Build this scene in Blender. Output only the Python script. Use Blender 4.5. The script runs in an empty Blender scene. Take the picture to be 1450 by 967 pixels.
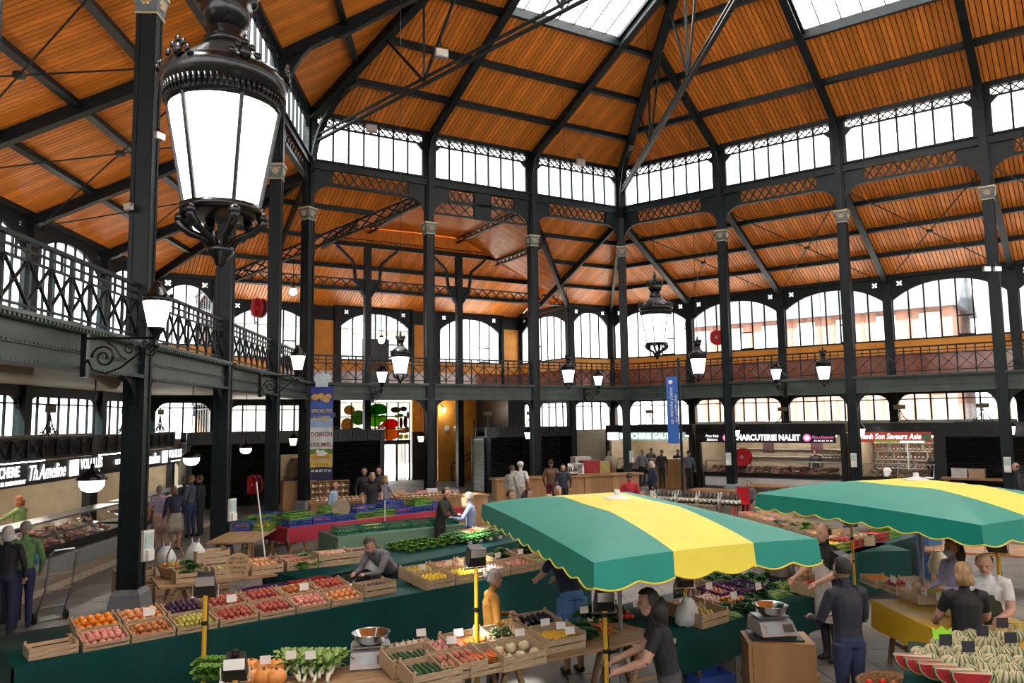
import bpy, math, random
from mathutils import Vector, Matrix
random.seed(7)
SC = bpy.context.scene
COL = SC.collection
PI = math.pi
# ---------------------------------------------------------------- camera
FPX, TILT, ROLL, EYE = 1103.2, 0.0996, -0.0137, 3.2
_c, _s = math.cos(ROLL), math.sin(ROLL)
_R = Vector((1, 0, 0)); _U = Vector((0, -math.sin(TILT), math.cos(TILT))); _F = Vector((0, math.cos(TILT), math.sin(TILT)))
CR = _R*_c + _U*_s; CU = _R*(-_s) + _U*_c
CO = Vector((0, 0, EYE))
cam_data = bpy.data.cameras.new('camera'); cam_data.lens = FPX/1450*36; cam_data.sensor_width = 36
cam_data.clip_start = .05; cam_data.clip_end = 500
cam = bpy.data.objects.new('camera', cam_data); COL.objects.link(cam)
cam.matrix_world = Matrix(((CR.x, CU.x, -_F.x, CO.x), (CR.y, CU.y, -_F.y, CO.y), (CR.z, CU.z, -_F.z, CO.z), (0, 0, 0, 1)))
SC.camera = cam
# ---------------------------------------------------------------- world, sun, exposure
w = bpy.data.worlds.new('sky'); SC.world = w; w.use_nodes = True
bg = w.node_tree.nodes['Background']; bg.inputs[0].default_value = (1, .985, .96, 1); bg.inputs[1].default_value = 4.6
SC.view_settings.view_transform = 'Standard'; SC.view_settings.look = 'None'
SC.view_settings.exposure = 0.42; SC.view_settings.gamma = 1; SC.view_settings.use_curve_mapping = False
sun_d = bpy.data.lights.new('sun', 'SUN'); sun_d.energy = 24.0; sun_d.angle = .02; sun_d.color = (1, .95, .86)
sun = bpy.data.objects.new('sun', sun_d); COL.objects.link(sun)
sun.rotation_euler = Vector((.36, .40, -.84)).to_track_quat('-Z', 'Y').to_euler(); sun.location = (0, 0, 60)
SC.cycles.use_denoising = True
SC.cycles.max_bounces = 8; SC.cycles.diffuse_bounces = 5; SC.cycles.transparent_max_bounces = 16
SC.cycles.sample_clamp_indirect = 8
SC.cycles.caustics_reflective = False; SC.cycles.caustics_refractive = False

# ---------------------------------------------------------------- pixel helpers (used to survey real positions)
def ray(x, y):
    return (_F*FPX + CR*(x-725) - CU*(y-483.5)).normalized()
def at(x, y, z):
    d = ray(x, y); return CO + d*((z-EYE)/d.z)
# ---------------------------------------------------------------- materials
MATS = {}
def mat(name, col, rough=.6, metal=0, var=.12, scale=6, bump=0, col2=None, emit=0, alpha=None, island=0, spec=.5, coat=0, stretch=None, sss=0):
    if name in MATS: return MATS[name]
    m = bpy.data.materials.new(name); m.use_nodes = True
    nt = m.node_tree; N = nt.nodes; Lk = nt.links
    b = N['Principled BSDF']
    b.inputs['Roughness'].default_value = rough; b.inputs['Metallic'].default_value = metal
    b.inputs['Specular IOR Level'].default_value = spec
    if coat: b.inputs['Coat Weight'].default_value = coat
    c1 = tuple(col)+(1,)
    c2 = tuple(col2)+(1,) if col2 else tuple(max(0, c*(1-var*2)) for c in col)+(1,)
    tc = N.new('ShaderNodeTexCoord'); nz = N.new('ShaderNodeTexNoise'); nz.inputs['Scale'].default_value = scale
    nz.inputs['Detail'].default_value = 5
    if stretch:
        mp = N.new('ShaderNodeMapping'); mp.inputs['Scale'].default_value = stretch
        Lk.new(tc.outputs['Object'], mp.inputs[0]); Lk.new(mp.outputs[0], nz.inputs['Vector'])
    else: Lk.new(tc.outputs['Object'], nz.inputs['Vector'])
    mx = N.new('ShaderNodeMix'); mx.data_type = 'RGBA'
    mx.inputs[6].default_value = c1; mx.inputs[7].default_value = c2
    rp = N.new('ShaderNodeMapRange'); rp.inputs[1].default_value = .35; rp.inputs[2].default_value = .7
    Lk.new(nz.outputs[0], rp.inputs[0]); Lk.new(rp.outputs[0], mx.inputs[0])
    out = mx.outputs[2]
    if island:
        g = N.new('ShaderNodeNewGeometry'); hs = N.new('ShaderNodeHueSaturation')
        mr = N.new('ShaderNodeMapRange'); mr.inputs[3].default_value = 1-island; mr.inputs[4].default_value = 1+island
        Lk.new(g.outputs['Random Per Island'], mr.inputs[0]); Lk.new(mr.outputs[0], hs.inputs['Value']); Lk.new(out, hs.inputs['Color'])
        out = hs.outputs[0]
    Lk.new(out, b.inputs['Base Color'])
    if emit:
        Lk.new(out, b.inputs['Emission Color']); b.inputs['Emission Strength'].default_value = emit
    if bump:
        bp = N.new('ShaderNodeBump'); bp.inputs['Strength'].default_value = bump; bp.inputs['Distance'].default_value = .02
        Lk.new(nz.outputs[0], bp.inputs['Height']); Lk.new(bp.outputs[0], b.inputs['Normal'])
    if alpha is not None: b.inputs['Alpha'].default_value = alpha
    if sss: b.inputs['Subsurface Weight'].default_value = sss; b.inputs['Subsurface Radius'].default_value = (.01, .005, .003)
    MATS[name] = m; return m
def glassmat(name, tint=(1, 1, 1), gloss=.08, rough=.03):
    if name in MATS: return MATS[name]
    m = bpy.data.materials.new(name); m.use_nodes = True
    nt = m.node_tree; N = nt.nodes; Lk = nt.links; N.clear()
    o = N.new('ShaderNodeOutputMaterial'); t = N.new('ShaderNodeBsdfTransparent'); t.inputs[0].default_value = tuple(tint)+(1,)
    g = N.new('ShaderNodeBsdfGlossy'); g.inputs['Roughness'].default_value = rough
    nz = N.new('ShaderNodeTexNoise'); nz.inputs['Scale'].default_value = 2
    mr = N.new('ShaderNodeMapRange'); mr.inputs[3].default_value = gloss*.5; mr.inputs[4].default_value = gloss*1.5
    mx = N.new('ShaderNodeMixShader'); Lk.new(nz.outputs[0], mr.inputs[0]); Lk.new(mr.outputs[0], mx.inputs[0])
    Lk.new(t.outputs[0], mx.inputs[1]); Lk.new(g.outputs[0], mx.inputs[2]); Lk.new(mx.outputs[0], o.inputs[0])
    MATS[name] = m; return m
IRON = mat('iron_paint', (.006, .0135, .0165), .45, .0, .2, 3, .05, spec=.3)
IRON_LIT = mat('iron_lit', (.045, .066, .058), .48, .0, .2, 3, .05)  # iron paint with the light falling on the left gallery beam put into it
IRONB = mat('iron_black', (.010, .011, .012), .3, .0, .2, 8, .05)
CAST = mat('cast_black', (.02, .02, .021), .22, .5, .2, 20, .1)
WOOD = mat('ceiling_wood', (.86, .28, .04), .36, 0, .12, 1.5, .03, island=.17, stretch=(9, 1.2, 1), spec=.3)
DECK = mat('roof_deck', (.03, .02, .015), .9)
GOLD = mat('gilded', (.62, .52, .33), .45, .3, .2, 30, .2)
CAPG = mat('capital_grey', (.11, .14, .155), .5)
GLASS = glassmat('window_glass', (.93, .96, .97), .06)
def skyglass():
    m = bpy.data.materials.new('skylight_glass'); m.use_nodes = True; N = m.node_tree.nodes; L = m.node_tree.links; N.clear()
    o = N.new('ShaderNodeOutputMaterial'); t = N.new('ShaderNodeBsdfTranslucent'); r = N.new('ShaderNodeBsdfTransparent'); x = N.new('ShaderNodeMixShader'); z = N.new('ShaderNodeTexNoise'); z.inputs['Scale'].default_value = 3
    p = N.new('ShaderNodeMapRange'); p.inputs[3].default_value = .10; p.inputs[4].default_value = .2
    t.inputs[0].default_value = (.95, .95, .95, 1); L.new(z.outputs[0], p.inputs[0]); L.new(p.outputs[0], x.inputs[0]); L.new(t.outputs[0], x.inputs[1]); L.new(r.outputs[0], x.inputs[2]); L.new(x.outputs[0], o.inputs[0]); return m
SKYG = skyglass()
FROST = mat('frosted_film', (.55, .66, .68), .6, 0, .1, 9, 0)
ORANGE = mat('orange_wall', (.80, .34, .045), .6, 0, .1, 2, .02)
RUST = mat('rust_dado', (.26, .085, .045), .12, 0, .15, 2, .0, spec=.7)
CREAM = mat('cream_paint', (.52, .44, .32), .6, 0, .1, 3, .02)
WHITE = mat('white_paint', (.78, .78, .76), .5, 0, .06, 4)
# ---------------------------------------------------------------- mesh builder
class MB:
    def __init__(s): s.v = []; s.f = []; s.m = []; s.cur = 0
    def add(s, vs, fs):
        o = len(s.v); s.v += [tuple(v) for v in vs]
        for f in fs: s.f.append([i+o for i in f]); s.m.append(s.cur)
    def box(s, x0, x1, y0, y1, z0, z1):
        s.add([(x0, y0, z0), (x1, y0, z0), (x1, y1, z0), (x0, y1, z0), (x0, y0, z1), (x1, y0, z1), (x1, y1, z1), (x0, y1, z1)],
              [(3, 2, 1, 0), (4, 5, 6, 7), (0, 1, 5, 4), (1, 2, 6, 5), (2, 3, 7, 6), (3, 0, 4, 7)]); return s
    def beam(s, p, q, wd, ht, up=(0, 0, 1)):
        p = Vector(p); q = Vector(q); d = (q-p).normalized(); up = Vector(up)
        if abs(d.dot(up)) > .98: up = Vector((0, 1, 0))
        x = d.cross(up).normalized(); y = x.cross(d).normalized()
        a = x*(wd/2); b = y*(ht/2); vs = []
        for c in (p, q): vs += [c-a-b, c+a-b, c+a+b, c-a+b]
        s.add(vs, [(0, 1, 2, 3), (7, 6, 5, 4), (1, 0, 4, 5), (2, 1, 5, 6), (3, 2, 6, 7), (0, 3, 7, 4)]); return s
    def tube(s, pts, r, n=8, cap=True):
        pts = [Vector(p) for p in pts]; rs = r if isinstance(r, (list, tuple)) else [r]*len(pts)
        o = len(s.v); ref = None
        for i, p in enumerate(pts):
            d = (pts[min(i+1, len(pts)-1)]-pts[max(i-1, 0)]).normalized()
            if ref is None: ref = Vector((0, 0, 1)) if abs(d.z) < .9 else Vector((1, 0, 0))
            x = d.cross(ref).normalized(); y = x.cross(d).normalized(); ref = y
            for k in range(n):
                a = 2*PI*k/n; s.v.append(tuple(p+x*(rs[i]*math.cos(a))+y*(rs[i]*math.sin(a))))
        for i in range(len(pts)-1):
            for k in range(n):
                a = o+i*n+k; b = o+i*n+(k+1) % n
                s.f.append([a, b, b+n, a+n]); s.m.append(s.cur)
        if cap:
            s.f.append([o+k for k in range(n)][::-1]); s.m.append(s.cur)
            e = o+(len(pts)-1)*n; s.f.append([e+k for k in range(n)]); s.m.append(s.cur)
        return s
    def lathe(s, prof, n=16, c=(0, 0, 0), rot=0, sx=1, sy=1):
        o = len(s.v)
        for (r, z) in prof:
            for k in range(n):
                a = 2*PI*k/n+rot; s.v.append((c[0]+r*math.cos(a)*sx, c[1]+r*math.sin(a)*sy, c[2]+z))
        for i in range(len(prof)-1):
            for k in range(n):
                a = o+i*n+k; b = o+i*n+(k+1) % n
                s.f.append([a, b, b+n, a+n]); s.m.append(s.cur)
        if prof[0][0] > 1e-4: s.f.append([o+k for k in range(n)][::-1]); s.m.append(s.cur)
        e = o+(len(prof)-1)*n
        if prof[-1][0] > 1e-4: s.f.append([e+k for k in range(n)]); s.m.append(s.cur)
        return s
    def ball(s, c, r, n=10, m=6, sx=1, sy=1, sz=1):
        return s.lathe([(max(1e-5, r*math.sin(PI*i/m)), -r*sz*math.cos(PI*i/m)) for i in range(m+1)], n, c, 0, sx, sy)
    def prism(s, poly, y0, y1):      # polygon in local x,z extruded along y
        n = len(poly)
        s.add([(x, y0, z) for x, z in poly]+[(x, y1, z) for x, z in poly],
              [list(range(n)), list(range(2*n-1, n-1, -1))]+[[(i+1) % n, i, n+i, n+(i+1) % n] for i in range(n)]); return s
    def slab(s, poly, z0, z1):       # polygon in x,y extruded along z
        n = len(poly)
        s.add([(x, y, z0) for x, y in poly]+[(x, y, z1) for x, y in poly],
              [list(range(n-1, -1, -1)), list(range(n, 2*n))]+[[i, (i+1) % n, n+(i+1) % n, n+i] for i in range(n)]); return s
    def mesh(s, name, mt, smooth=False):
        me = bpy.data.meshes.new(name); me.from_pydata(s.v, [], s.f)
        for x in (mt if isinstance(mt, (list, tuple)) else [mt]): me.materials.append(x)
        if any(s.m): me.polygons.foreach_set('material_index', s.m)
        if smooth: me.polygons.foreach_set('use_smooth', [True]*len(me.polygons))
        me.update(); return me
    def build(s, name, mt, parent=None, smooth=False, M=None):
        return obj(name, s.mesh(name, mt, smooth), parent, M)
def obj(name, me, parent=None, M=None):
    o = bpy.data.objects.new(name, me); COL.objects.link(o)
    if parent is not None: o.parent = parent
    if M is not None: o.matrix_basis = M
    return o
KIDS = {}
def tag(o, label, cat=None, group=None, kind=None):
    if label: o['label'] = label
    if cat: o['category'] = cat
    if group: o['group'] = group
    if kind: o['kind'] = kind
    return o
def empty(name, M=None, label=None, cat=None, group=None, kind=None, loc=None, rz=0):
    o = bpy.data.objects.new(name, None); COL.objects.link(o); o.empty_display_size = .1
    if M is not None: o.matrix_basis = M
    elif loc is not None: o.matrix_basis = Matrix.Translation(loc) @ Matrix.Rotation(rz, 4, 'Z')
    tag(o, label, cat, group, kind); return o
def copy_tree(o, M=None, label=None, parent=None):
    c = o.copy(); COL.objects.link(c)
    if parent is not None: c.parent = parent
    if M is not None: c.matrix_basis = M
    if label: c['label'] = label
    for ch in list(o.children): copy_tree(ch, None, None, c)
    return c
def TM(x, y, z, rz=0, s=1): return Matrix.Translation((x, y, z)) @ Matrix.Rotation(rz, 4, 'Z') @ Matrix.Scale(s, 4)
def text_mesh(txt, size, depth=.004, shear=0, bold=0, squeeze=1.0):
    cu = bpy.data.curves.new('lettering', 'FONT'); cu.body = txt; cu.size = size; cu.extrude = depth
    cu.align_x = 'CENTER'; cu.align_y = 'CENTER'; cu.shear = shear; cu.offset = bold; cu.resolution_u = 3
    o = bpy.data.objects.new('lettering', cu); COL.objects.link(o)
    me = bpy.data.meshes.new_from_object(o.evaluated_get(bpy.context.evaluated_depsgraph_get()))
    bpy.data.objects.remove(o); bpy.data.curves.remove(cu)
    if squeeze != 1.0:
        for v in me.vertices: v.co.x *= squeeze
    return me
def lettering(txt, size, mt, parent, M, width=None, **k):
    me = text_mesh(txt, size, **k); me.materials.clear(); me.materials.append(mt)
    if width and len(me.vertices):
        xs = [v.co.x for v in me.vertices]; w0 = max(xs)-min(xs); c0 = (max(xs)+min(xs))/2
        for v in me.vertices: v.co.x = (v.co.x-c0)*width/w0
    return obj('lettering', me, parent, M)
def FACE(x, y, z, rz=0):   # stands text up in the local xz plane, facing local -y
    return Matrix.Translation((x, y, z)) @ Matrix.Rotation(rz, 4, 'Z') @ Matrix.Rotation(PI/2, 4, 'X')
# ================================================================ THE HALL
S = 4.75
A0, A1, A2 = (math.radians(a) for a in (93.603, 30.246, -37.239))
def dv(a): return Vector((math.cos(a), math.sin(a), 0))
PD = Vector((-7.2943, 27.5132, 0)); PG = PD+dv(A1)*S*3
SIDE = {'left': (PD, A0), 'back': (PD, A1), 'right': (PG, A2)}
def SM(side, u=0, y=0, z=0): o, a = SIDE[side]; return Matrix.Translation(o) @ Matrix.Rotation(a, 4, 'Z') @ Matrix.Translation((u, y, z))
HL, HR = 4.32/7, 4.68/7          # hip slopes in plan at the two corners
W7 = 7.0; ZF = 4.6; EAVE = 9.3
APEX = Vector((6.3, 15.0, 21.0))     # all nave slopes meet here
def apex_in(sd):
    o, a = SIDE[sd]; v = APEX-o; v.z = 0; return v.dot(dv(a)), v.dot(Vector((math.sin(a), -math.cos(a), 0)))
AP = {k: apex_in(k) for k in SIDE}
SLOPE = {k: (21.0-14.5)/AP[k][1] for k in SIDE}
def za(y): return 12.35-.43*y     # aisle boards
CACHE = {}
def cached(key, fn):
    if key not in CACHE: CACHE[key] = fn()
    return CACHE[key]
# ---- floor with stone slabs near the viewer
fl = tag(MB().box(-45, 55, -15, 75, -.3, -.012).build('floor', mat('floor_base', (.13, .125, .12), .6, 0, .2, 1, .02)), 'grey stone floor of the market hall', 'floor', kind='structure')
TILE = mat('stone_slab', (.2, .185, .17), .5, 0, .18, 1.6, .03, island=.1)
tm = MB().box(-.595, .595, -.395, .395, -.02, 0).mesh('floor_slab', TILE)
k = 0
for i in range(26):
    for j in range(12):
        if k >= 300: break
        M = SM('left', -19+i*1.2+(j % 2)*.6, .4+j*.8-5.2)
        if M.translation.y > 8 and k < 300:
            obj('floor_slab', tm, fl, M); k += 1
rest = MB()
for i in range(26):
    for j in range(30):
        rest.box(-.595+i*1.2+(j % 2)*.6, .595+i*1.2+(j % 2)*.6, -.395+j*.8, .395+j*.8, -.02, -.004)
o = rest.build('floor_slabs', TILE, fl, M=SM('left', -19, -5.6-23.2)); o['kind'] = 'stuff'
# ---- columns
def column_meshes():
    sh = MB().box(-.15, .15, -.15, .15, 0, 10.45)
    for sx in (-1, 1):
        for sy in (-1, 1):
            sh.box(min(sx*.17, sx*.10), max(sx*.17, sx*.10), min(sy*.17, sy*.15), max(sy*.17, sy*.15), 0, 10.45)
            sh.box(min(sx*.17, sx*.15), max(sx*.17, sx*.15), min(sy*.17, sy*.10), max(sy*.17, sy*.10), 0, 10.45)
    rv = MB()
    for i in range(60):
        z = .3+i*.168
        for a in (-.135, .135):
            for sg in (-1, 1):
                rv.box(a-.009, a+.009, sg*.17-.008, sg*.17+.008, z-.009, z+.009)
                rv.box(sg*.17-.008, sg*.17+.008, a-.009, a+.009, z-.009, z+.009)
    cp = MB()
    cp.box(-.19, .19, -.19, .19, 10.45, 10.5)
    cp.add([(x*r, y*r, z) for r, z in ((.18, 10.5), (.235, 10.84)) for x, y in ((-1, -1), (1, -1), (1, 1), (-1, 1))],
           [(0, 1, 5, 4), (1, 2, 6, 5), (2, 3, 7, 6), (3, 0, 4, 7), (4, 5, 6, 7), (3, 2, 1, 0)])
    gd = MB().box(-.25, .25, -.25, .25, 10.84, 10.89).box(-.195, .195, -.195, .195, 10.43, 10.455)
    for a in range(4):
        ca, sa = math.cos(a*PI/2), math.sin(a*PI/2)
        for k in range(7):
            b = k*PI/3; rr = .075 if k < 6 else 0
            px, pz = math.cos(b)*rr, 10.67+math.sin(b)*rr
            gd.ball((.205*ca-px*sa, .205*sa+px*ca, pz), .042, 6, 4)
        for px in (-.13, .13): gd.ball((.21*ca-px*sa, .21*sa+px*ca, 10.75), .035, 6, 4)
    pl = MB().lathe([(.40, 0), (.40, .08), (.33, .42), (.26, .5)], 4, rot=PI/4)
    pr = MB().box(-.16, .16, -.14, .14, 10.89, 14.5).box(-.10, .10, -.2, .2, 10.89, 14.5)
    return [m.mesh(n, t) for m, n, t in ((sh, 'shaft', IRON), (rv, 'rivets', IRON), (cp, 'capital', CAPG), (gd, 'gilded_rosettes', GOLD),
            (pl, 'plinth', mat('plinth_grey', (.2, .22, .24), .6)), (pr, 'pier', IRON))]
CM = column_meshes()
CMG = CM[0].copy(); CMG.materials[0] = IRON_LIT
def column(M, label):
    e = empty('column', M, label, 'column', 'iron columns around the nave', 'structure')
    for me in CM:
        o = obj(me.name.split('.')[0], me, e)
        if me.name.startswith('rivets'): o['kind'] = 'stuff'
    return e
names_l = ['corner column beside the blue honey banner', 'column behind the big hanging lantern, right', 'column below the big hanging lantern', 'thick near column on the left with hand-gel dispenser', 'column', 'column']
for i in range(6): column(SM('left', -S*i) if i else SM('left') @ Matrix.Rotation((A1-A0)/2, 4, 'Z'), 'dark riveted iron '+names_l[i])
for i, n in ((1, 'column right of the honey banner'), (2, 'column in the middle of the back side'), (3, 'column at the far corner under the roof hip')):
    M = SM('back', S*i)
    if i == 3: M = M @ Matrix.Rotation((A2-A1)/2, 4, 'Z')
    column(M, 'dark riveted iron '+n)
for i, n in ((1, 'column left of the charcuterie sign'), (2, 'column left of the red sauce shop sign'), (3, 'column nearest the right edge'), (4, 'column out to the right'), (5, 'column farthest out to the right')):
    column(SM('right', S*i), 'dark riveted iron '+n)
# ---- clerestory bay
def arc(cx, cz, r, a0, a1, n=8): return [(cx+r*math.cos(math.radians(a0+(a1-a0)*i/n)), cz+r*math.sin(math.radians(a0+(a1-a0)*i/n))) for i in range(n+1)]
def clerestory_meshes(x0=.1, x1=S-.1):
    R = {}
    b = MB().box(x0, x1, -.09, .09, 12.42, 12.72).box(x0, x1, -.17, .17, 12.66, 12.72).box(x0, x1, -.14, .14, 12.38, 12.44)
    R['girder'] = b.mesh('girder', IRON)
    a = MB()
    for sg in (0, 1):
        pts = [(x0+.05, 12.4), (x0+.05, 11.1)]+[(x0+.05+.72-.72*math.cos(math.radians(q)), 11.1+.72*math.sin(math.radians(q))) for q in range(10, 91, 10)]+[(x0+.77, 12.4)]
        if sg: pts = [(x1+x0-x, z) for x, z in pts][::-1]
        # fan of quads to stay convex
        for i in range(1, len(pts)-2):
            (xa, zA), (xb, zB) = pts[i], pts[i+1]
            if abs(xa-xb) > 1e-4: a.prism([(xa, zA), (xb, zB), (xb, 12.4), (xa, 12.4)] if xa < xb else [(xb, zB), (xa, zA), (xa, 12.4), (xb, 12.4)], -.05, .05)
    a.box(x0+.7, x1-.7, -.08, .08, 11.82, 11.92)
    R['spandrel_bracket'] = a.mesh('spandrel_bracket', IRON)
    l = MB(); n = 9; xa, xb = x0+.77, x1-.77; st = (xb-xa)/n
    for i in range(n):
        l.beam((xa+i*st, 0, 11.92), (xa+(i+1)*st, 0, 12.4), .04, .045, (0, 1, 0)); l.beam((xa+i*st, .02, 12.4), (xa+(i+1)*st, .02, 11.92), .04, .045, (0, 1, 0))
    R['lattice'] = l.mesh('lattice', IRON)
    f = MB().box(x0, x0+.2, -.06, .06, 12.7, 14.5).box(x1-.2, x1, -.06, .06, 12.7, 14.5).box(x0, x1, -.05, .05, 14.02, 14.08).box(x0, x1, -.12, .12, 14.36, 14.62)
    f.prism([(x0+.2, 14.02), (x0+.2, 13.8), (x0+.42, 14.02)], -.05, .05); f.prism([(x1-.42, 14.02), (x1-.2, 13.8), (x1-.2, 14.02)], -.05, .05)
    R['frame'] = f.mesh('window_frame', IRON)
    n = 7; xa, xb = x0+.2, x1-.2; st = (xb-xa)/n
    R['mullion'] = MB().box(-.034, .034, -.04, .04, 12.7, 14.36).mesh('mullion', IRON)
    R['pane'] = MB().box(.0, st-.03, -.004, .004, 12.72, 14.02).mesh('pane', GLASS)
    x = MB()
    x.beam((0, 0, 14.08), (st/2, 0, 14.36), .04, .05, (0, 1, 0)); x.beam((st/2, 0, 14.08), (0, 0, 14.36), .04, .05, (0, 1, 0))
    x.beam((st/2, 0, 14.08), (st, 0, 14.36), .04, .05, (0, 1, 0)); x.beam((st, 0, 14.08), (st/2, 0, 14.36), .04, .05, (0, 1, 0))
    R['cross'] = x.mesh('lattice_cross', IRON); R['st'] = st; R['xa'] = xa
    return R
CL = clerestory_meshes()
WIN = [0]
def clerestory(M, where):
    WIN[0] += 1
    e = empty('window_%d' % WIN[0], M, 'high clerestory window band '+where, 'window', 'clerestory windows', 'structure')
    for k in ('girder', 'spandrel_bracket', 'lattice', 'frame'): obj(CL[k].name.split('.')[0], CL[k], e)
    for i in range(7):
        if i: obj('mullion', CL['mullion'], e, Matrix.Translation((CL['xa']+i*CL['st'], 0, 0)))
        obj('pane', CL['pane'], e, Matrix.Translation((CL['xa']+i*CL['st']+.015, 0, 0)))
        obj('lattice_cross', CL['cross'], e, Matrix.Translation((CL['xa']+i*CL['st'], 0, 0)))
BAYS = []
for i in range(6): BAYS.append(('left', -S*(i+1), 'on the left side, bay %s from the far corner' % ('first', 'second', 'third', 'fourth', 'fifth', 'sixth', 'seventh')[i]))
for i in range(3): BAYS.append(('back', S*i, 'on the back side, %s bay' % ('left', 'middle', 'right')[i]))
for i in range(5): BAYS.append(('right', S*i, 'on the right side, bay %s from the far corner' % ('first', 'second', 'third', 'fourth', 'fifth')[i]))
for sd, u, wh in BAYS: clerestory(SM(sd, u), wh)
# deeper second lattice in the middle bay of the back side
g = MB().box(.1, S-.1, -.06, .06, 11.3, 11.36)
for i in range(8): g.beam((.3+i*.52, 0, 11.36), (.3+i*.52+.52, 0, 11.85), .035, .04, (0, 1, 0)); g.beam((.3+i*.52, .02, 11.85), (.82+i*.52, .02, 11.36), .035, .04, (0, 1, 0))
g.box(2.0, 2.75, -.08, .08, 11.3, 12.4)
tag(g.build('trim_1', IRON, M=SM('back', S)), 'second row of iron lattice above the middle arch', 'lattice', kind='structure')
# ---- boards
BT = .05
def boards(mb, a0, a1, r0, r1, lo, hi, fn, wd=.15):
    n = max(1, round((a1-a0)/wd)); st = (a1-a0)/n; any_ = False
    for i in range(n):
        u0, u1 = a0+i*st, a0+(i+1)*st; g = .015
        l0, h0, l1, h1 = max(r0, lo(u0)), min(r1, hi(u0)), max(r0, lo(u1)), min(r1, hi(u1))
        if h0-l0 < .01 and h1-l1 < .01: continue
        h0 = max(h0, l0); h1 = max(h1, l1); any_ = True
        b = [fn(u0+g, l0), fn(u1-g, l1), fn(u1-g, h1), fn(u0+g, h0)]
        c = [(p[0], p[1], p[2]+BT) for p in (fn(u0, l0), fn(u1, l1), fn(u1, h1), fn(u0, h0))]
        e = [(b[q][0], b[q][1], b[q][2]+BT) for q in range(4)]
        mb.add(b+e, [(0, 1, 2, 3), (0, 4, 5, 1), (2, 6, 7, 3), (1, 5, 6, 2), (3, 7, 4, 0)])
        mb.cur = 1; mb.add(c, [(0, 1, 2, 3)]); mb.add([(p[0], p[1], p[2]+.04) for p in c], [(3, 2, 1, 0)]); mb.cur = 0
    return any_
def panel(parent, a0, a1, r0, r1, lo, hi, fn, wd=.15):
    m = MB()
    if boards(m, a0, a1, r0, r1, lo, hi, fn, wd):
        o = m.build('board_panel', [WOOD, DECK], parent); o['kind'] = 'stuff'; return o
INF = 1e9
# ceilings (aisle)
cl = {}
for sd in ('left', 'back', 'right'):
    cl[sd] = empty('ceiling', SM(sd), 'orange-brown boarded lower ceiling over the %s aisle' % sd, 'ceiling', kind='structure')
ROWS = [0, 1.75, 3.5, 5.25, 7.05]
fa = lambda u, y: (u, y, za(y))
for r in range(4):
    for i in range(6): panel(cl['left'], -S*(i+1), -S*i, ROWS[r], ROWS[r+1], lambda u: 0, lambda u: INF, fa)
    panel(cl['left'], 0, 4.32, ROWS[r], ROWS[r+1], lambda u: u/HL, lambda u: INF, fa)
    for i in range(5): panel(cl['right'], S*i, S*(i+1), ROWS[r], ROWS[r+1], lambda u: 0, lambda u: INF, fa)
    panel(cl['right'], -4.68, 0, ROWS[r], ROWS[r+1], lambda u: -u/HR, lambda u: INF, fa)
    vy = lambda u: (4.75-u)/6.625*7; vy2 = lambda u: (u-9.5)/6.625*7
    panel(cl['back'], -4.32, 4.75, ROWS[r], ROWS[r+1], lambda u: max(0, -u/HL), vy, fa)
    panel(cl['back'], 9.5, 18.93, ROWS[r], ROWS[r+1], lambda u: max(0, (u-14.25)/HR), vy2, fa)
# cross gable over the middle of the back aisle, lean-to of the entrance wing behind it
wing = empty('ceiling', SM('back'), 'boarded gable ceiling over the back entrance wing', 'ceiling', kind='structure')
zg = lambda x: min(12.3, 13.4-.456*abs(x-7.125))
for sg in (-1, 1):
    fn = (lambda sg: lambda y, h: (7.125+sg*h, y, zg(7.125+h)))(sg)
    for r0, r1 in ((0, 2.5), (2.5, 4.6), (4.6, 6.8), (6.8, 9.1)):
        panel(wing, 0, 7, r0, r1, lambda y: 0, lambda y: 2.375+y*.9464, fn, .13)
for r0, r1 in ((6.9, 8.7), (8.7, 10.5), (10.5, 12.35)):
    for x0, x1 in ((-1.9, 4.1), (4.1, 10.15), (10.15, 16.15)):
        panel(wing, x0, x1, r0, r1, lambda u: 0, lambda u: INF, lambda u, y: (u, y, 9.25+.43*(12.3-y)))
gb = MB()
for sg in (-1, 1):
    p = [(7.125, 11.3), (7.125, 12.4), (7.125+sg*2.5, 12.4), (7.125+sg*4.4, 11.6), (7.125+sg*4.4, 11.3)]
    gb.prism(p, 7.02, 7.06)
for x in (-1.875, 16.125): gb.add([(x, 7, 9.2), (x, 12.3, 9.2), (x, 7, 11.6), (x+.05, 7, 9.2), (x+.05, 12.3, 9.2), (x+.05, 7, 11.6)], [(0, 1, 2), (5, 4, 3), (0, 2, 5, 3), (1, 4, 5, 2)])
for x0, x1, y0, y1 in ((-1.875, 2.9, 6.98, 7.02), (11.35, 16.125, 6.98, 7.02)): gb.add([(x0, y0, 9.3), (x1, y0, 11.4), (x0, y0, 11.5)] if x0 < 5 else [(x1, y0, 9.3), (x0, y0, 11.4), (x1, y0, 11.5)], [(0, 1, 2)])
gb.build('gable_infill', WOOD, wing)
def lattice_girder(mb, p, q, dep, n, t=.05):
    p = Vector(p); q = Vector(q); dn = Vector((0, 0, -dep))
    mb.beam(p, q, .12, .05); mb.beam(p+dn, q+dn, .16, .05)
    for i in range(n):
        a = p.lerp(q, i/n); b = p.lerp(q, (i+1)/n)
        mb.beam(a, b+dn, t*.6, t); mb.beam(a+dn, b, t*.6, t)
for sx, x0, x1 in ((0, 4.75, -1.875), (1, 9.5, 16.125)):
    m = MB(); lattice_girder(m, (x0, 0, 12.2), (x1, 7, za(7)-.02), .42, 16); m.build('valley_girder', IRON, wing)
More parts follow.
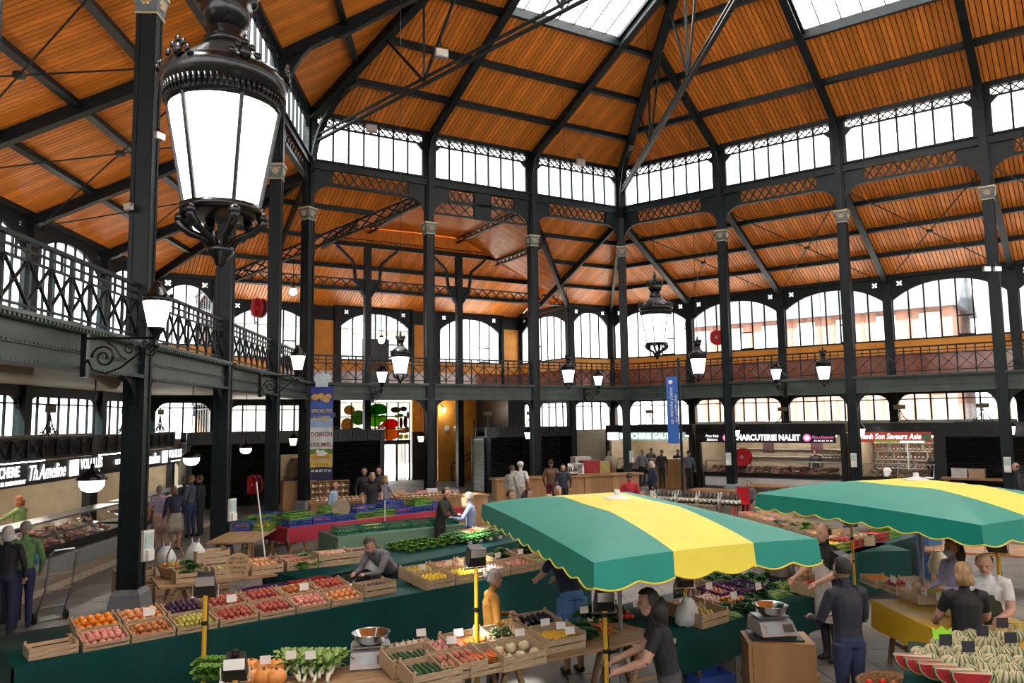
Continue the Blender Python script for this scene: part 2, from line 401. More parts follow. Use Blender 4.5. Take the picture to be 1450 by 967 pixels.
for h in (-4.5, -2.3, 2.3, 4.5):
    y0 = max(0, (abs(h)-2.375)/.9464); m = MB()
    lattice_girder(m, (7.125+h, y0, zg(7.125+h)-.03), (7.125+h, 7, zg(7.125+h)-.03), .25, 12, .04); m.build('purlin', IRON, wing)
for y in (7.0, 8.7, 10.5): MB().box(-1.8, 16, y-.06, y+.06, 9.25+.43*(12.3-y)-.22, 9.25+.43*(12.3-y)-.02).build('purlin', IRON, wing)
m = MB(); lattice_girder(m, (-1.8, 7, 9.75), (16.1, 7, 9.75), .5, 34); m.build('tie_girder', IRON, wing)
for x in (4.75, 9.5):
    e = empty('column', SM('back', x, 7), 'slim dark iron column at the back entrance, %s one' % ('left' if x < 5 else 'right'), 'column', kind='structure')
    m = MB().box(-.15, .15, -.15, .15, 0, 11.3); m.build('shaft', IRON, e)
    b = MB()
    for sg in (-1, 1):
        b.beam((sg*.15, 0, 9.0), (sg*.55, 0, 9.6), .1, .3, (0, 1, 0)); b.beam((sg*.55, 0, 9.6), (sg*.7, 0, 10.6), .12, .12, (0, 1, 0)); b.beam((sg*.7, 0, 10.6), (sg*1.5, 0, 11.3), .12, .12, (0, 1, 0))
    b.box(-.5, .5, -.08, .08, 9.25, 9.8); b.build('bracket', IRON, e)
# aisle rafters, purlins, diagonal rods
RAFT = MB(); RAFT.beam((0, .1, za(.1)-.19), (0, 6.95, za(6.95)-.19), .1, .34).beam((0, .1, za(.1)-.36), (0, 6.95, za(6.95)-.36), .24, .03)
RAFT = RAFT.mesh('rafter', IRON)
PURL = MB().box(.06, S-.06, -.05, .05, -.17, 0).box(.06, S-.06, -.11, .11, -.19, -.16).mesh('purlin', IRON)
ROD = MB(); ROD.tube([(.15, .5, za(.5)-.42), (S-.15, 6.6, za(6.6)-.42)], .022, 5); ROD.tube([(S-.15, .5, za(.5)-.42), (.15, 6.6, za(6.6)-.42)], .022, 5)
ROD.lathe([(.02, -.07), (.13, -.05), (.13, .05), (.02, .07)], 8, (S/2, 3.55, za(3.55)-.42)); ROD = ROD.mesh('tie_rods', IRON)
for sd, n, sgn in (('left', 6, -1), ('right', 5, 1)):
    for i in range(n+1): obj('rafter', RAFT, cl[sd], Matrix.Translation((sgn*S*i, 0, 0)))
    for i in range(n):
        x = -S*(i+1) if sgn < 0 else S*i
        for y in ROWS[1:4]: obj('purlin', PURL, cl[sd], Matrix.Translation((x, y, za(y))))
        obj('tie_rods', ROD, cl[sd], Matrix.Translation((x, 0, 0)))
for sd, ex in (('left', 4.32), ('right', -4.68)):
    for y in ROWS[1:4]: MB().beam((0, y, za(y)-.09), (ex*y/7, y, za(y)-.09), .12, .18).build('purlin', IRON, cl[sd])
    MB().beam((0, 0, za(0)-.2), (ex, 7, za(7)-.2), .14, .34).build('hip_rafter', IRON, cl[sd])
for y in ROWS[1:4]:
    MB().beam((-y*HL, y, za(y)-.09), (4.75-y*.946, y, za(y)-.09), .12, .18).build('purlin', IRON, cl['back'])
    MB().beam((14.25+y*HR, y, za(y)-.09), (9.5+y*.946, y, za(y)-.09), .12, .18).build('purlin', IRON, cl['back'])
for x in (0, 14.25): MB().beam((x, .1, za(.1)-.19), (x, 6.95 if x else 5, za(6.95 if x else 5)-.19), .1, .3).build('rafter', IRON, cl['back'])
# ---- nave roof
cn = {}
for sd in ('left', 'back', 'right'): cn[sd] = empty('ceiling', SM(sd), 'high boarded nave ceiling, %s slope' % sd, 'ceiling', kind='structure')
def hifun(sd):
    ua, ta = AP[sd]; L2 = 14.25 if sd == 'back' else 2*ua
    return lambda u: max(0, min(u*ta/ua, (L2-u)*ta/(L2-ua)))
def zside(sd): k = SLOPE[sd]; return lambda t: 14.5+k*t
NR = [0, 2, 4, 6.1, 8.2, 10.3, 12.4, 18]
SKY = {('back', 1): (3, 5), ('right', 2): (2, 5), ('right', 3): (3, 5), ('left', 2): (2, 5), ('left', 3): (2, 5)}  # left slope and last right one are unseen, added for top light
def skylight(parent, u0, u1, r0, r1, zn):
    n = 7; st = (u1-u0)/n
    f = MB(); f.beam((u0, -r0, zn(r0)-.05), (u1, -r0, zn(r0)-.05), .16, .4); f.beam((u0, -r1, zn(r1)), (u1, -r1, zn(r1)), .1, .2)
    for x in (u0+.12, u1-.12): f.beam((x, -r0, zn(r0)+.02), (x, -r1, zn(r1)+.02), .1, .22)
    f.build('skylight_frame', IRON, parent)
    me = MB(); dl = (zn(r1)-zn(r0)); me.add([(.02, 0, 0), (st-.02, 0, 0), (st-.02, -(r1-r0), dl), (.02, -(r1-r0), dl), (.02, 0, .008), (st-.02, 0, .008), (st-.02, -(r1-r0), dl+.008), (.02, -(r1-r0), dl+.008)], [(3, 2, 1, 0), (4, 5, 6, 7), (0, 1, 5, 4), (1, 2, 6, 5), (2, 3, 7, 6), (3, 0, 4, 7)])
    me = me.mesh('pane', SKYG)
    bm = MB().beam((0, -r0, zn(r0)+.03), (0, -r1, zn(r1)+.03), .035, .05).mesh('glazing_bar', IRON)
    for i in range(n):
        obj('pane', me, parent, Matrix.Translation((u0+i*st, -r0, zn(r0)+.04)))
        if i: obj('glazing_bar', bm, parent, Matrix.Translation((u0+i*st, 0, 0)))
def naverafter(t1, zn):
    m = MB(); m.beam((0, 0, zn(0)-.21), (0, -t1, zn(t1)-.21), .12, .34); m.beam((0, 0, zn(0)-.39), (0, -t1, zn(t1)-.39), .26, .03)
    # curved knee brace from the pier up to the rafter
    P = [Vector((0, -.17-1.75*(1-math.cos(q)), 12.6+2.4*math.sin(q))) for q in [PI/2*i/8 for i in range(9)]]
    for i in range(8): m.beam(P[i], P[i+1], .2, .05); m.beam(P[i]+Vector((0, .09, .02)), P[i+1]+Vector((0, .09, .02)), .06, .14)
    for i in range(8):
        a, b = P[i], P[i+1]; m.add([(sx*.035, q.y, q.z) for sx in (-1, 1) for q in (a, b)]+[(sx*.035, q.y, zn(-q.y)-.3) for sx in (-1, 1) for q in (a, b)], [(0, 1, 5, 4), (3, 2, 6, 7), (0, 2, 3, 1)])
    m.beam((0, -1.9, zn(1.9)-.45), (0, -3.2, zn(3.2)-.36), .2, .12)
    m.beam((0, -.35, 13.9), (0, -.9, 14.65), .06, .1); m.beam((0, -.2, 13.3), (0, -.6, 14.5), .06, .08)
    return m
for sd, n, sgn in (('left', 6, -1), ('back', 3, 1), ('right', 5, 1)):
    hi = hifun(sd); zn = zside(sd); fnv = (lambda zn: lambda u, t: (u, -t, zn(t)))(zn)
    for i in range(n):
        u0, u1 = (-S*(i+1), -S*i) if sgn < 0 else (S*i, S*(i+1))
        sk = SKY.get((sd, i))
        if sk:
            rt = min(NR[sk[1]], hi(u0), hi(u1)); skylight(cn[sd], u0, u1, NR[sk[0]]+.1, rt, zn); panel(cn[sd], u0, u1, rt, NR[sk[1]], lambda u: 0, hi, fnv, .17)
        for r in range(7):
            if sk and sk[0] <= r < sk[1]: continue
            panel(cn[sd], u0, u1, NR[r], NR[r+1], lambda u: 0, hi, fnv, .17)
            if r:
                pts = [u0+(u1-u0)*q/40 for q in range(41) if hi(u0+(u1-u0)*q/40) >= NR[r]]
                if len(pts) > 3:
                    t = NR[r]; MB().beam((pts[0], -t, zn(t)-.11), (pts[-1], -t, zn(t)-.11), .12, .2).beam((pts[0], -t, zn(t)-.22), (pts[-1], -t, zn(t)-.22), .2, .02).build('purlin', IRON, cn[sd])
    for i in range(n+1):
        u = sgn*S*i; h = min(hi(u), 15)
        if i == 0 or (sd == 'back' and i == 3) or h < .5: continue
        naverafter(h, zn).build('rafter', IRON, cn[sd], M=Matrix.Translation((u, 0, 0)))
    MB().box(-S*n if sgn < 0 else 0, 0 if sgn < 0 else S*n, -.1, .25, 14.56, 14.7).build('eave_plate', IRON, cn[sd])
for sd in ('left', 'right'):
    ua, ta = AP[sd]; k = ua/ta; zn = zside(sd); T = ta
    m = MB(); m.beam((0, 0, zn(0)-.22), (k*T, -T, zn(T)-.22), .16, .4); m.beam((0, 0, zn(0)-.44), (k*T, -T, zn(T)-.44), .3, .03)
    P = [Vector((k*(.17+1.9*(1-math.cos(q))), -(.17+1.9*(1-math.cos(q))), 12.2+2.5*math.sin(q))) for q in [PI/2*i/8 for i in range(9)]]
    for i in range(8): m.beam(P[i], P[i+1], .2, .12)
    m.build('hip_rafter', IRON, cn[sd])
    # level tie from the corner to the middle of the hall, with its hangers
    t = MB(); tz = lambda a: 13.35+.07*a
    t.beam((k*.2, -.2, tz(0)+.1), (k*T, -T, tz(T)+.1), .1, .05); t.beam((k*.2, -.2, tz(0)-.1), (k*T, -T, tz(T)-.1), .14, .05)
    for a in (4.4, 8.2):
        t.beam((k*a, -a, tz(a)), (k*a, -a, zn(a)-.4), .07, .07); t.beam((k*a, -a, tz(a)), (k*(a+1.6), -a-1.6, zn(a+1.6)-.4), .06, .08)
        t.beam((k*a, -a, tz(a)), (k*(a-1.3), -a+1.3, zn(a-1.3)-.4), .06, .08)
    t.build('tie_beam', IRON, cn[sd])
# rear slopes, behind the viewer
rr = MB(); rc = [SM('left', -28.5).translation, Vector((5.5, -8.5, 0)), Vector((24, 5, 0)), SM('right', 25.9).translation]
lc = SM('left', 2*AP['left'][0]).translation
fan = [lc]+rc
for a, b in zip(fan[:-1], fan[1:]):
    rr.add([(a.x, a.y, 14.5), (b.x, b.y, 14.5), tuple(APEX), (a.x, a.y, 14.6), (b.x, b.y, 14.6), (APEX.x, APEX.y, 21.1)], [(0, 1, 2), (5, 4, 3)])
tag(rr.build('ceiling', [WOOD]), 'boarded nave ceiling slopes behind the viewer', 'ceiling', kind='structure')
# ---- outer walls
def arch_z(x, x0, x1, zs, zc): q = abs((x-(x0+x1)/2)/((x1-x0)/2)); return zc-(zc-zs)*q**2.4
def wall_bay(M, W, label, n=7, door=False, low=True, holes=True):
    key = ('wall', W, n)
    x0, x1 = .22, W-.22; zs, zc = 8.25, 8.95; sill = 6.42
    WIN[0] += 1
    wb = empty('wall_panel', M, 'wall below and around the '+label, 'wall', kind='structure')
    e = empty('window_%d' % WIN[0], M, label, 'window', kind='structure')
    MB().box(0, W, .0, .2, ZF, 5.85).build('dado', RUST, wb)
    MB().box(0, W, -.02, .2, 5.85, sill).build('wall_band', ORANGE, wb)
    def sp():
        m = MB(); ns = 24; hx = (.40, .62)
        xs = sorted(set([0, x0]+[x0+(x1-x0)*i/ns for i in range(ns+1)]+[W]+([hx[0], hx[1], W-hx[0], W-hx[1]] if holes else [])))
        for a, b in zip(xs[:-1], xs[1:]):
            za0 = arch_z(min(max(a, x0), x1), x0, x1, zs, zc); zb0 = arch_z(min(max(b, x0), x1), x0, x1, zs, zc)
            if b <= x0+1e-6 or a >= x1-1e-6: za0 = zb0 = zs
            mid = (a+b)/2
            if holes and (hx[0]-1e-6 < mid < hx[1] or W-hx[1] < mid < W-hx[0]):
                m.prism([(a, za0), (b, zb0), (b, 8.88), (a, 8.88)], .02, .14); m.prism([(a, 9.1), (b, 9.1), (b, EAVE), (a, EAVE)], .02, .14)
            else: m.prism([(a, za0), (b, zb0), (b, EAVE), (a, EAVE)], .02, .14)
        if holes:
            for c in (.51, W-.51):
                for dx, dz in ((1, 0), (-1, 0), (0, 1), (0, -1)):
                    p = [(c+dx*.045, 8.99+dz*.045), (c+dx*.11-dz*.04, 8.99+dz*.11-dx*.04), (c+dx*.11+dz*.04, 8.99+dz*.11+dx*.04)]
                    m.prism(p, .04, .12)
        m.box(0, W, -.12, .2, EAVE-.08, EAVE+.12); return m.mesh('spandrel', IRON)
    obj('spandrel', cached(key+('sp', holes), sp), wb)
    MB().box(-.18, .18, -.14, .2, 0, EAVE).build('post', IRON, wb)
    MB().box(0, W, -.06, .16, sill, sill+.07).build('sill', IRON, e)
    st = (x1-x0)/n
    fr = MB().box(0, x0, .04, .12, sill, zs+.1).box(x1, W, .04, .12, sill, zs+.1)
    for i in range(1, n): fr.box(x0+i*st-.032, x0+i*st+.032, .04, .1, sill, arch_z(x0+i*st, x0, x1, zs, zc)+.02)
    if n > 4: fr.box(x0+4*st, x0+5*st, .03, .1, 7.3, 7.36); fr.box(x0+4*st, x0+5*st, .03, .1, sill+.07, sill+.14)
    fr.build('mullions', IRON, e)
    for i in range(n):
        def pn(i=i):
            m = MB(); a, b = x0+i*st+.02, x0+(i+1)*st-.02; q = [a+(b-a)*j/4 for j in range(5)]
            m.prism([(a, sill+.06), (b, sill+.06)]+[(x, arch_z(x, x0, x1, zs, zc)) for x in q[::-1]], .066, .074); return m.mesh('pane', GLASS)
        obj('pane', cached(key+('pane', i), pn), e)
    if door: MB().box(W/2-.75, W/2+.75, -.02, .05, ZF, 7.6).build('door_leaf', IRONB, e)
    if low:
        MB().box(0, W, .0, .2, 0, 2.6).build('lower_wall', CREAM, wb)
        b = MB().box(0, W, -.05, .2, 4.05, ZF)
        for sg in (0, 1):
            for q in range(6):
                r0, r1 = math.radians(q*15), math.radians(q*15+15)
                xa, zA, xb, zB = .18+.5*(1-math.cos(r0)), 3.55+.5*math.sin(r0), .18+.5*(1-math.cos(r1)), 3.55+.5*math.sin(r1)
                if sg: xa, xb = W-xa, W-xb
                b.prism([(xa, zA), (xb, zB), (xb, 4.06), (xa, 4.06)] if xa < xb else [(xb, zB), (xa, zA), (xa, 4.06), (xb, 4.06)], -.02, .12)
        b.build('bracket', IRON, wb)
        WIN[0] += 1
        e2 = empty('window_%d' % WIN[0], M, 'ground-floor strip '+label, 'window', kind='structure')
        lf = MB()
        for i in range(1, n): lf.box(x0+i*st-.034, x0+i*st+.034, .04, .1, 2.6, 4.05)
        lf.box(0, W, .04, .1, 3.82, 3.87); lf.build('mullions', IRON, e2)
        pm = cached(('lowpane', W, n), lambda: MB().box(.025, st-.025, .066, .074, 2.62, 4.05).mesh('pane', GLASS))
        for i in range(n): obj('pane', pm, e2, Matrix.Translation((x0+i*st, 0, 0)))
    return wb, e
ORD = ('first', 'second', 'third', 'fourth', 'fifth', 'sixth', 'seventh')
for i in range(6): wall_bay(SM('left', -S*(i+1), W7), S, 'arched window of the left gallery, %s from the far end' % ORD[i])
wall_bay(SM('left', 0, W7), 4.32, 'arched window at the far left corner', 6)
wall_bay(SM('back', -4.32, W7), 2.445, 'narrow arched window left of the entrance wing', 4)
wall_bay(SM('back', 16.125, W7), 2.8, 'narrow arched window right of the entrance wing', 4)
wall_bay(SM('right', -4.68, W7), 4.68, 'arched window at the far right corner', 6)
for i in range(5): wall_bay(SM('right', S*i, W7), S, 'arched window of the right gallery, %s from the far corner' % ORD[i])
# entrance wing walls
wall_bay(SM('back', 16.125, W7) @ Matrix.Rotation(PI/2, 4, 'Z') @ Matrix.Scale(-1, 4, (0, 1, 0)) @ Matrix.Scale(1, 4), 5.3, 'arched window on the right flank of the entrance wing', 7)
wall_bay(SM('back', -1.875, W7) @ Matrix.Rotation(PI/2, 4, 'Z'), 5.3, 'arched window on the left flank of the entrance wing', 7)
for x, lab, dr in ((-.55, 'left', False), (5.0, 'middle', True), (10.7, 'right', False)):
    wall_bay(SM('back', x, 12.3), 4.25, '%s arched window in the end wall of the entrance wing' % lab, 6, dr, low=(lab != 'middle'), holes=True)
ww = empty('wall_back', SM('back'), 'orange piers of the entrance wing end wall', 'wall', kind='structure')
for a, b in ((-1.9, -.55), (3.7, 5.0), (9.25, 10.7), (14.95, 16.15)):
    MB().box(a, b, 12.35, 12.5, 5.85, 8.5).box(a, b, 12.35, 12.5, 2.6, 4.4).build('orange_pier', ORANGE, ww)
    MB().box(a, b, 12.3, 12.5, 8.5, EAVE).box(a, b, 12.3, 12.5, 0, 2.6).build('iron_panel', IRON, ww)
    MB().box(a, b, 12.32, 12.5, 4.4, 5.85).build('dado', RUST, ww)
    MB().box(a-.07, a+.07, 12.2, 12.35, ZF, EAVE).box(b-.07, b+.07, 12.2, 12.35, ZF, EAVE).build('post', IRON, ww)
# rear wall behind the viewer
rw = empty('wall_rear', None, 'wall closing the hall behind the viewer', 'wall', kind='structure')
pa2 = SM('left', -28.5, 7).translation; pb2 = SM('right', 23.75, 7).translation
chain = [pa2]+rc[:3]+[SM('right', 25.9).translation, pb2]
for z0, z1 in ((0, 6.2), (9.2, 12.7), (14.0, 14.6)):
    m = MB()
    for p, q in zip(chain[:-1], chain[1:]): m.beam((p.x, p.y, (z0+z1)/2), (q.x, q.y, (z0+z1)/2), .25, z1-z0)
    m.build('wall_panel', mat('rear_cream', (.40, .34, .27), .7), rw)
# ---- gallery floors, beams, brackets
gf = empty('floor_gallery', None, 'gallery floor running round the hall', 'floor', kind='structure')
def wp(sd, u, y): t = SM(sd, u, y).translation; return (t.x, t.y)
for poly in ([wp('left', -S*6, .12), wp('left', 0, .12), wp('left', 4.32, 7), wp('left', -S*6, 7)],
             [wp('back', 0, .12), wp('back', 14.25, .12), wp('back', 18.93, 7), wp('back', -4.32, 7)],
             [wp('back', -1.875, 7.0), wp('back', 16.125, 7.0), wp('back', 16.125, 12.3), wp('back', -1.875, 12.3)],
             [wp('right', 0, .12), wp('right', S*5, .12), wp('right', S*5, 7), wp('right', -4.68, 7)]):
    n = len(poly)
    if sum(poly[i][0]*poly[(i+1) % n][1]-poly[(i+1) % n][0]*poly[i][1] for i in range(n)) < 0: poly = poly[::-1]
    MB().slab(poly, 4.36, ZF-.02).build('gallery_slab', CREAM, gf)
GB = MB().box(.12, S-.12, -.07, .07, 4.02, 4.52).box(.12, S-.12, -.17, .17, 3.98, 4.03).box(.12, S-.12, -.2, .2, 4.50, 4.56).box(.12, S-.12, -.25, .22, 4.55, 4.6).box(.12, S-.12, -.1, .1, 4.22, 4.27)
GB = GB.mesh('girder', IRON_LIT)
GRV = MB()
for i in range(44):
    x = .2+i*.1
    GRV.box(x-.012, x+.012, -.178, -.16, 3.99, 4.02); GRV.box(x-.012, x+.012, -.115, -.1, 4.235, 4.258); GRV.box(x-.025, x+.025, -.24, -.2, 4.51, 4.55)
GRV = GRV.mesh('rivets', IRON_LIT)
def corner_bracket():
    m = MB()
    for sg in (0, 1):
        for q in range(7):
            r0, r1 = PI/14*q, PI/14*(q+1)
            xa, zA, xb, zB = .17+.62*(1-math.cos(r0)), 3.37+.62*math.sin(r0), .17+.62*(1-math.cos(r1)), 3.37+.62*math.sin(r1)
            if sg: xa, xb = S-xa, S-xb
            m.prism([(xa, zA), (xb, zB), (xb, 3.99), (xa, 3.99)] if xa < xb else [(xb, zB), (xa, zA), (xa, 3.99), (xb, 3.99)], -.05, .05)
    return m.mesh('corner_bracket', IRON)
CBK = corner_bracket()
# ---- railings
RZ = {}
RZ['top_rail'] = MB().beam((.14, 0, 5.57), (S-.14, 0, 5.57), .08, .055).mesh('top_rail', IRON)
RZ['rail'] = MB().beam((.14, 0, 0), (S-.14, 0, 0), .035, .034).mesh('rail', IRON)
NP = 8; PS = (S-.3)/NP
RZ['post'] = MB().box(-.021, .021, -.021, .021, 4.6, 5.55).mesh('post', IRON)
RZ['brace'] = MB().beam((0, .012, 4.73), (PS, .012, 5.30), .02, .042, (0, 1, 0)).beam((PS, -.012, 4.73), (0, -.012, 5.30), .02, .042, (0, 1, 0)).lathe([(.001, -.02), (.035, -.015), (.035, .015), (.001, .02)], 8, (PS/2, 0, 5.015)).mesh('cross_brace', IRON)
RZ['small'] = MB().box(-.014, .014, -.014, .014, 5.30, 5.55).mesh('spindle', IRON)
def railing(M, where):
    e = empty('railing', M, 'iron gallery railing '+where, 'railing', 'gallery railings')
    obj('top_rail', RZ['top_rail'], e)
    for z in (4.72, 5.30, 5.43): obj('rail', RZ['rail'], e, Matrix.Translation((0, 0, z)))
    for i in range(NP+1): obj('post', RZ['post'], e, Matrix.Translation((.15+i*PS, 0, 0)))
    for i in range(NP): obj('cross_brace', RZ['brace'], e, Matrix.Translation((.15+i*PS, 0, 0))); obj('spindle', RZ['small'], e, Matrix.Translation((.15+(i+.5)*PS, 0, 0)))
for sd, u, wh in BAYS:
    if sd == 'left' and u < -S*5.5: continue
    g = empty('gallery_beam', SM(sd, u), 'riveted iron gallery edge beam '+wh, 'beam', 'gallery edge beams', 'structure')
    obj('girder', GB, g); obj('corner_bracket', CBK, g)
    if sd == 'left': r = obj('rivets', GRV, g); r['kind'] = 'stuff'
    railing(SM(sd, u), wh)
# cream service ducts under the left gallery
d = empty('service_duct', SM('left'), 'cream pipes and ducts under the left gallery floor', 'pipe')
MB().tube([(-27.5, 1.2, 4.2), (-14.5, 1.2, 4.2)], .09, 10).build('pipe', CREAM, d)
MB().box(-27.5, -14.3, 1.7, 2.3, 4.05, 4.33).build('duct', CREAM, d)
MB().tube([(-15.0, .75, 4.2), (-14.3, .6, 4.05), (-13.9, .55, 3.95)], [.07, .11, .14], 12).build('pipe_end', CREAM, d)
MB().box(-19.2, -18.9, 1.0, 1.4, 3.7, 4.3).build('junction_box', CREAM, d)
# ================================================================ OUTSIDE
def atY(x, y, Y): d = ray(x, y); return CO+d*(Y/d.y)
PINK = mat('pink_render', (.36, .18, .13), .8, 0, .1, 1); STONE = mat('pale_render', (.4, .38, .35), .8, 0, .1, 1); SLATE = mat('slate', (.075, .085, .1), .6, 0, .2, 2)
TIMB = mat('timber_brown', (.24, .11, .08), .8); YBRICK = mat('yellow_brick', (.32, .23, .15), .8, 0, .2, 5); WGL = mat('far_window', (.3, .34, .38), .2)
PAVE = mat('bounce_paving', (.8, .77, .73), .8, 0, .05, 1)  # unseen ground, added pale to bounce sunlight up onto the ceilings
pv = MB().box(-32, 45, 7.35, 22.5, -.011, 0).build('ground', PAVE, M=SM('right')); tag(pv, 'pale paving added outside on the right to bounce sunlight', 'paving', kind='structure')
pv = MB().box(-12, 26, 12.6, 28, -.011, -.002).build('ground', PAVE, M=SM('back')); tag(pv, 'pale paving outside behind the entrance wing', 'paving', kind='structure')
pv = MB().box(-40, 14, 7.35, 21, -.011, -.001).build('ground', mat('left_street', (.16, .155, .15), .8), M=SM('left')); tag(pv, 'dark paving outside on the left', 'paving', kind='structure')  # unseen street, darkened to bounce less light into the left aisle
def house(M, W, Hh, wallm, label, roofh=3, n=5, floors=3, timber=False, dp=8):
    e = empty('house', M, label, 'building')
    MB().box(0, W, 0, dp, 0, Hh).build('wall', wallm, e)
    MB().add  # noqa
    r = MB(); r.add([(-.4, -.4, Hh), (W+.4, -.4, Hh), (W+.4, dp/2, Hh+roofh), (-.4, dp/2, Hh+roofh), (-.4, dp+.4, Hh), (W+.4, dp+.4, Hh)], [(0, 1, 2, 3), (3, 2, 5, 4), (0, 3, 4), (1, 5, 2), (0, 4, 5, 1)])
    r.build('roof', SLATE, e)
    fm = MB().box(-.55, .55, -.08, .02, 0, 1.7).mesh('window', WHITE); pm = MB().box(-.22, .22, -.1, -.085, .12, 1.58).mesh('pane', WGL)
    for f in range(floors):
        for i in range(n):
            wn = obj('window', fm, e, Matrix.Translation(((i+.5)*W/n, 0, 1.2+f*Hh/floors)))
            for q in (-.25, .25): obj('pane', pm, wn, Matrix.Translation((q, 0, 0)))
    if timber:
        tb = MB().box(-.1, .1, -.05, .0, 0, Hh).mesh('timber', TIMB)
        for i in range(int(W/.9)): obj('timber', tb, e, Matrix.Translation((i*.9+.3, 0, 0)))
    return e
house(SM('right', -7, 22), 17, 9.6, PINK, 'pink timbered house seen through the right gallery windows', 2.5, 7, 3, True)
house(SM('right', 11.5, 24), 16, 7.6, YBRICK, 'yellow brick house with big slate roof outside on the right', 5, 5, 2)
house(SM('left', -30, 14.5), 25, 15, STONE, 'pale house facade seen through the left gallery windows', 3, 7, 3)  # brought close and built tall to block sky light from the left aisle
house(SM('left', -4, 15.5), 12, 12, PINK, 'pinkish house outside beyond the far left corner', 3, 5, 3)
house(SM('back', 2, 28), 16, 10, STONE, 'pale house behind the entrance wing', 3, 6, 3)
# ================================================================ LAMPS
LITE = mat('lamp_glass_lit', (1, .97, .9), .3, emit=5.5, var=.01); LITW = mat('lamp_glass_warm', (1, .74, .42), .3, emit=3.5, var=.02); LITS = mat('lamp_glass_soft', (1, .96, .86), .3, emit=2.2, var=.03)
def lantern(e, full=True):
    m = MB().lathe([(.02, 1.36), (.10, 1.37), (.17, 1.46), (.20, 1.62), (.15, 1.66), (.10, 1.60), (.02, 1.6)], 16)
    for k in range(8): a = k*PI/4; m.ball((.185*math.cos(a), .185*math.sin(a), 1.66), .05, 6, 4, 1, 1, 1.6)
    m.lathe([(.06, 1.6), (.05, 1.8), (.02, 1.95), (.001, 1.96)], 10).build('crown', CAST, e, True)
    MB().lathe([(.13, 1.24), (.16, 1.27), (.16, 1.31), (.12, 1.34), (.15, 1.38), (.001, 1.40)], 16).build('neck', CAST, e, True)
    MB().lathe([(.40, 1.03), (.34, 1.09), (.24, 1.18), (.14, 1.26), (.001, 1.27)], 18).build('lantern_roof', mat('lantern_roof', (.06, .062, .065), .25, .3), e, True)
    r = MB().lathe([(.385, .76), (.41, .80), (.40, .86), (.435, .90), (.455, .97), (.44, 1.03), (.40, 1.05), (.38, .9), (.37, .76)], 28)
    for k in range(64): a = k*PI/32; r.beam((.412*math.cos(a), .412*math.sin(a), .80), (.425*math.cos(a), .425*math.sin(a), .88), .02, .02)
    r.build('rim', CAST, e, True)
    for k in range(6):
        a = k*PI/3+.3; c = MB()
        for j, (dx, dz, rr) in enumerate(((0, .12, .03), (-.05, .09, .028), (.05, .09, .028), (-.09, .04, .03), (.09, .04, .03), (0, .05, .05))): c.ball((dx, 0, dz), rr, 6, 4, 1, .5, 1)
        c.build('crest', CAST, e, True, M=Matrix.Rotation(a, 4, 'Z') @ Matrix.Translation((.0, -.455, 1.0)))
        MB().tube([(.0, -.40, .77), (0, -.262, .0)], .016, 6).build('glazing_bar', CAST, e, M=Matrix.Rotation(a, 4, 'Z'))
        c = MB().tube([(0, -.27, -.02), (0, -.30, -.09), (0, -.22, -.16), (0, -.12, -.20), (0, -.06, -.29)], [.03, .035, .03, .028, .025], 6)
        c.ball((0, -.29, -.05), .045, 8, 5); c.build('scroll', CAST, e, True, M=Matrix.Rotation(a, 4, 'Z'))
    MB().lathe([(.001, .03), (.25, .03), (.385, .77), (.36, .78), (.001, .78)], 28).build('glass', LITE, e, True)
    MB().lathe([(.25, -.03), (.29, -.02), (.29, .03), (.25, .04), (.24, 0)], 24).build('bottom_ring', CAST, e, True)
    MB().lathe([(.001, -.42), (.035, -.40), (.05, -.35), (.09, -.31), (.10, -.27), (.03, -.25), (.001, -.25)], 14).build('finial', CAST, e, True)
def rooftop(p):                      # height of the nave ceiling above a point
    return min(14.5+SLOPE[s]*max(0, (p-SIDE[s][0]).dot(Vector((math.sin(SIDE[s][1]), -math.cos(SIDE[s][1]), 0)))) for s in SIDE)-.05
LMASTER = None
for x, y, Y, sc, lab in ((314, 300, 5.6, 1.0, 'huge lit lantern hanging in the left foreground'), (930, 487, 20.7, 1.0, 'large lit lantern hanging left of the blue vertical banner'),
                         (567, 530, 21.5, .62, 'lit lantern hanging above the honey stall'), (989, 530, 24, .62, 'lit lantern hanging right of the blue banner'),
                         (805, 542, 29, .6, 'lit lantern hanging in front of the middle back column bay'), (1167, 538, 27, .6, 'lit lantern hanging left of the red sauce shop sign')):
    p = atY(x, y, Y)
    M = Matrix.Translation(p) @ Matrix.Rotation(.35, 4, 'Z') @ Matrix.Scale(sc, 4)
    if LMASTER is None:
        LMASTER = empty('hanging_lantern', M, lab, 'lantern', 'lanterns hanging on wires'); lantern(LMASTER); e = LMASTER
    else:
        e = copy_tree(LMASTER, M, lab)
        for ch in list(e.children):
            if ch.name.startswith('wire'): bpy.data.objects.remove(ch)
    hz = (rooftop(p)-p.z)/sc
    MB().tube([(0, 0, 1.95), (0, 0, hz)], .006 if sc == 1 else .012, 5).build('wire', CAST, e)
